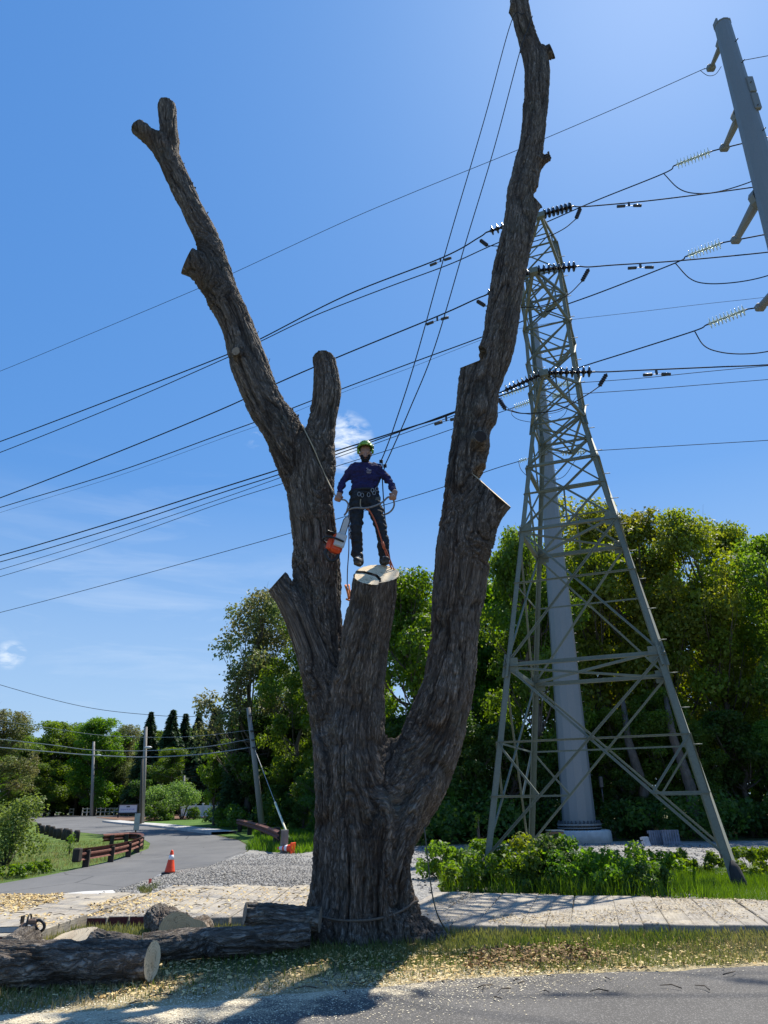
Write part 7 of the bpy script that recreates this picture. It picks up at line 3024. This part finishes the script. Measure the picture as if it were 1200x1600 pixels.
b = rope([tuple(on_tree(472, 664, .0)), tuple(fork), tuple(on_tree(489, 698, .03)), tuple(on_tree(500, 724, .03)), tuple(on_tree(511, 749, .04)), tuple(PY(519, 765, YB - .1)), (*HL,)], .011, 6, 4)
tag(b.build('tan_rope', tanr), 'tan rope from the fork of the left limb to the hand of the climber', 'rope')
b = rope([J(571, 793, -.18), J(578, 799, -.17), J(586, 814, -.17), J(593, 834, -.15), J(598, 850, -.12), J(604, 868, -.12), (*on_stump(612, 889),)], .0115, 6, 6)
b = rope([J(596, 842, -.14), J(600, 853, -.13), J(607, 868, -.12), (*on_stump(616, 891),)], .009, 5, 6, b)
b.tube([J(597, 846, -.15), J(599, 852, -.15), J(600.5, 858, -.15)], [.02, .026, .016], 7)
tag(b.build('orange_rope', org), 'faded orange rope with a splice running from harness to stump edge', 'rope')
b = rope([J(545, 800, -.05), J(545, 830, -.02), J(545, 860, .02), J(543, 890, .05), J(542.5, 917, .1)], .008, 5, 6)
tag(b.build('saw_line', simple('line_maroon', (.10, .045, .05), .8, var=.4, scale=50)), 'thin dark red line hanging past the chainsaw to the orange strap', 'rope')
b = MB()
b = rope([PY(540, 915, YB + .15), PY(543.5, 925, YB + .05), PY(545.5, 935, YB)], .022, 6, 4, b)
b = rope([PY(545, 914, YB + .1), PY(546.5, 924, YB), PY(549, 938, YB - .05), PY(541, 936, YB)], .014, 6, 4, b)
tag(b.build('orange_strap', simple('strap_orange', (.75, .22, .05), .75, var=.4, scale=40)), 'orange strap bundle wedged between the left limb and the stump', 'strap')
# chainsaw hanging at the hip, bar up
SX, SZ = Vector((.28, .0, .95)), Vector((-1, -.35, .3))
so = J(541, 852, -.10)
chainsaw('chainsaw', 'orange chainsaw hanging beside the leg of the climber against the left limb', so - Vector((.02, .02, .03)), SX, SZ, 1.22, None, .34)
b = MB()
pts = [J(546, 803, -.05), J(546.5, 815, -.07), J(547, 828, -.09), J(546.5, 842, -.09)]
for i, p in enumerate(catmull([tuple(p) for p in pts], 4)[:-1]):
    c = Vector(p)
    b.tube([c + Vector((math.cos(t) * .018 * (i % 2), math.cos(t) * .018 * (1 - i % 2), math.sin(t) * .034)) for t in np.linspace(0, 6.283, 10)], .0062, 5)
tag(b.build('saw_sling', M['grey_metal']), 'pale chain sling from which the orange chainsaw hangs', 'sling')

# ================================================================== LABELS OF LOOK-ALIKES: by their place, counted from the left
ORD = ['leftmost', 'second', 'third', 'fourth', 'fifth', 'sixth', 'seventh', 'eighth', 'ninth', 'tenth', 'eleventh', 'twelfth', 'thirteenth', 'fourteenth', 'fifteenth', 'sixteenth', 'seventeenth', 'eighteenth', 'nineteenth', 'twentieth', 'twenty-first', 'twenty-second', 'twenty-third', 'twenty-fourth', 'twenty-fifth', 'twenty-sixth', 'twenty-seventh', 'twenty-eighth', 'twenty-ninth', 'thirtieth', 'thirty-first']


def place_labels(group, noun, end):
    obs = [o for o in bpy.data.objects if o.parent is None and o.get('group') == group and o.get('label')]
    obs.sort(key=lambda o: proj(o.location)[0])
    for i, o in enumerate(obs):
        o['label'] = (f'{ORD[i]} {noun} {end}' if i == 0 else f'{noun} {end}, {ORD[min(i, 30)]} from the left' if i < len(obs) - 1 else f'rightmost {noun} {end}')


place_labels(WG, 'tall leafy tree', 'in the shaded depth of the wood')
place_labels(KG, 'low dark leafy tree', 'at the foot of the wood')
place_labels(BG_, 'leafy green weed clump', 'beside the mats under the pylon')
place_labels('trees of the far wood behind the road bend', 'green tree', 'of the far wood behind the bend')
place_labels('dark trees behind the leaning pole', 'dark leafy tree', 'in the shade behind the leaning pole')
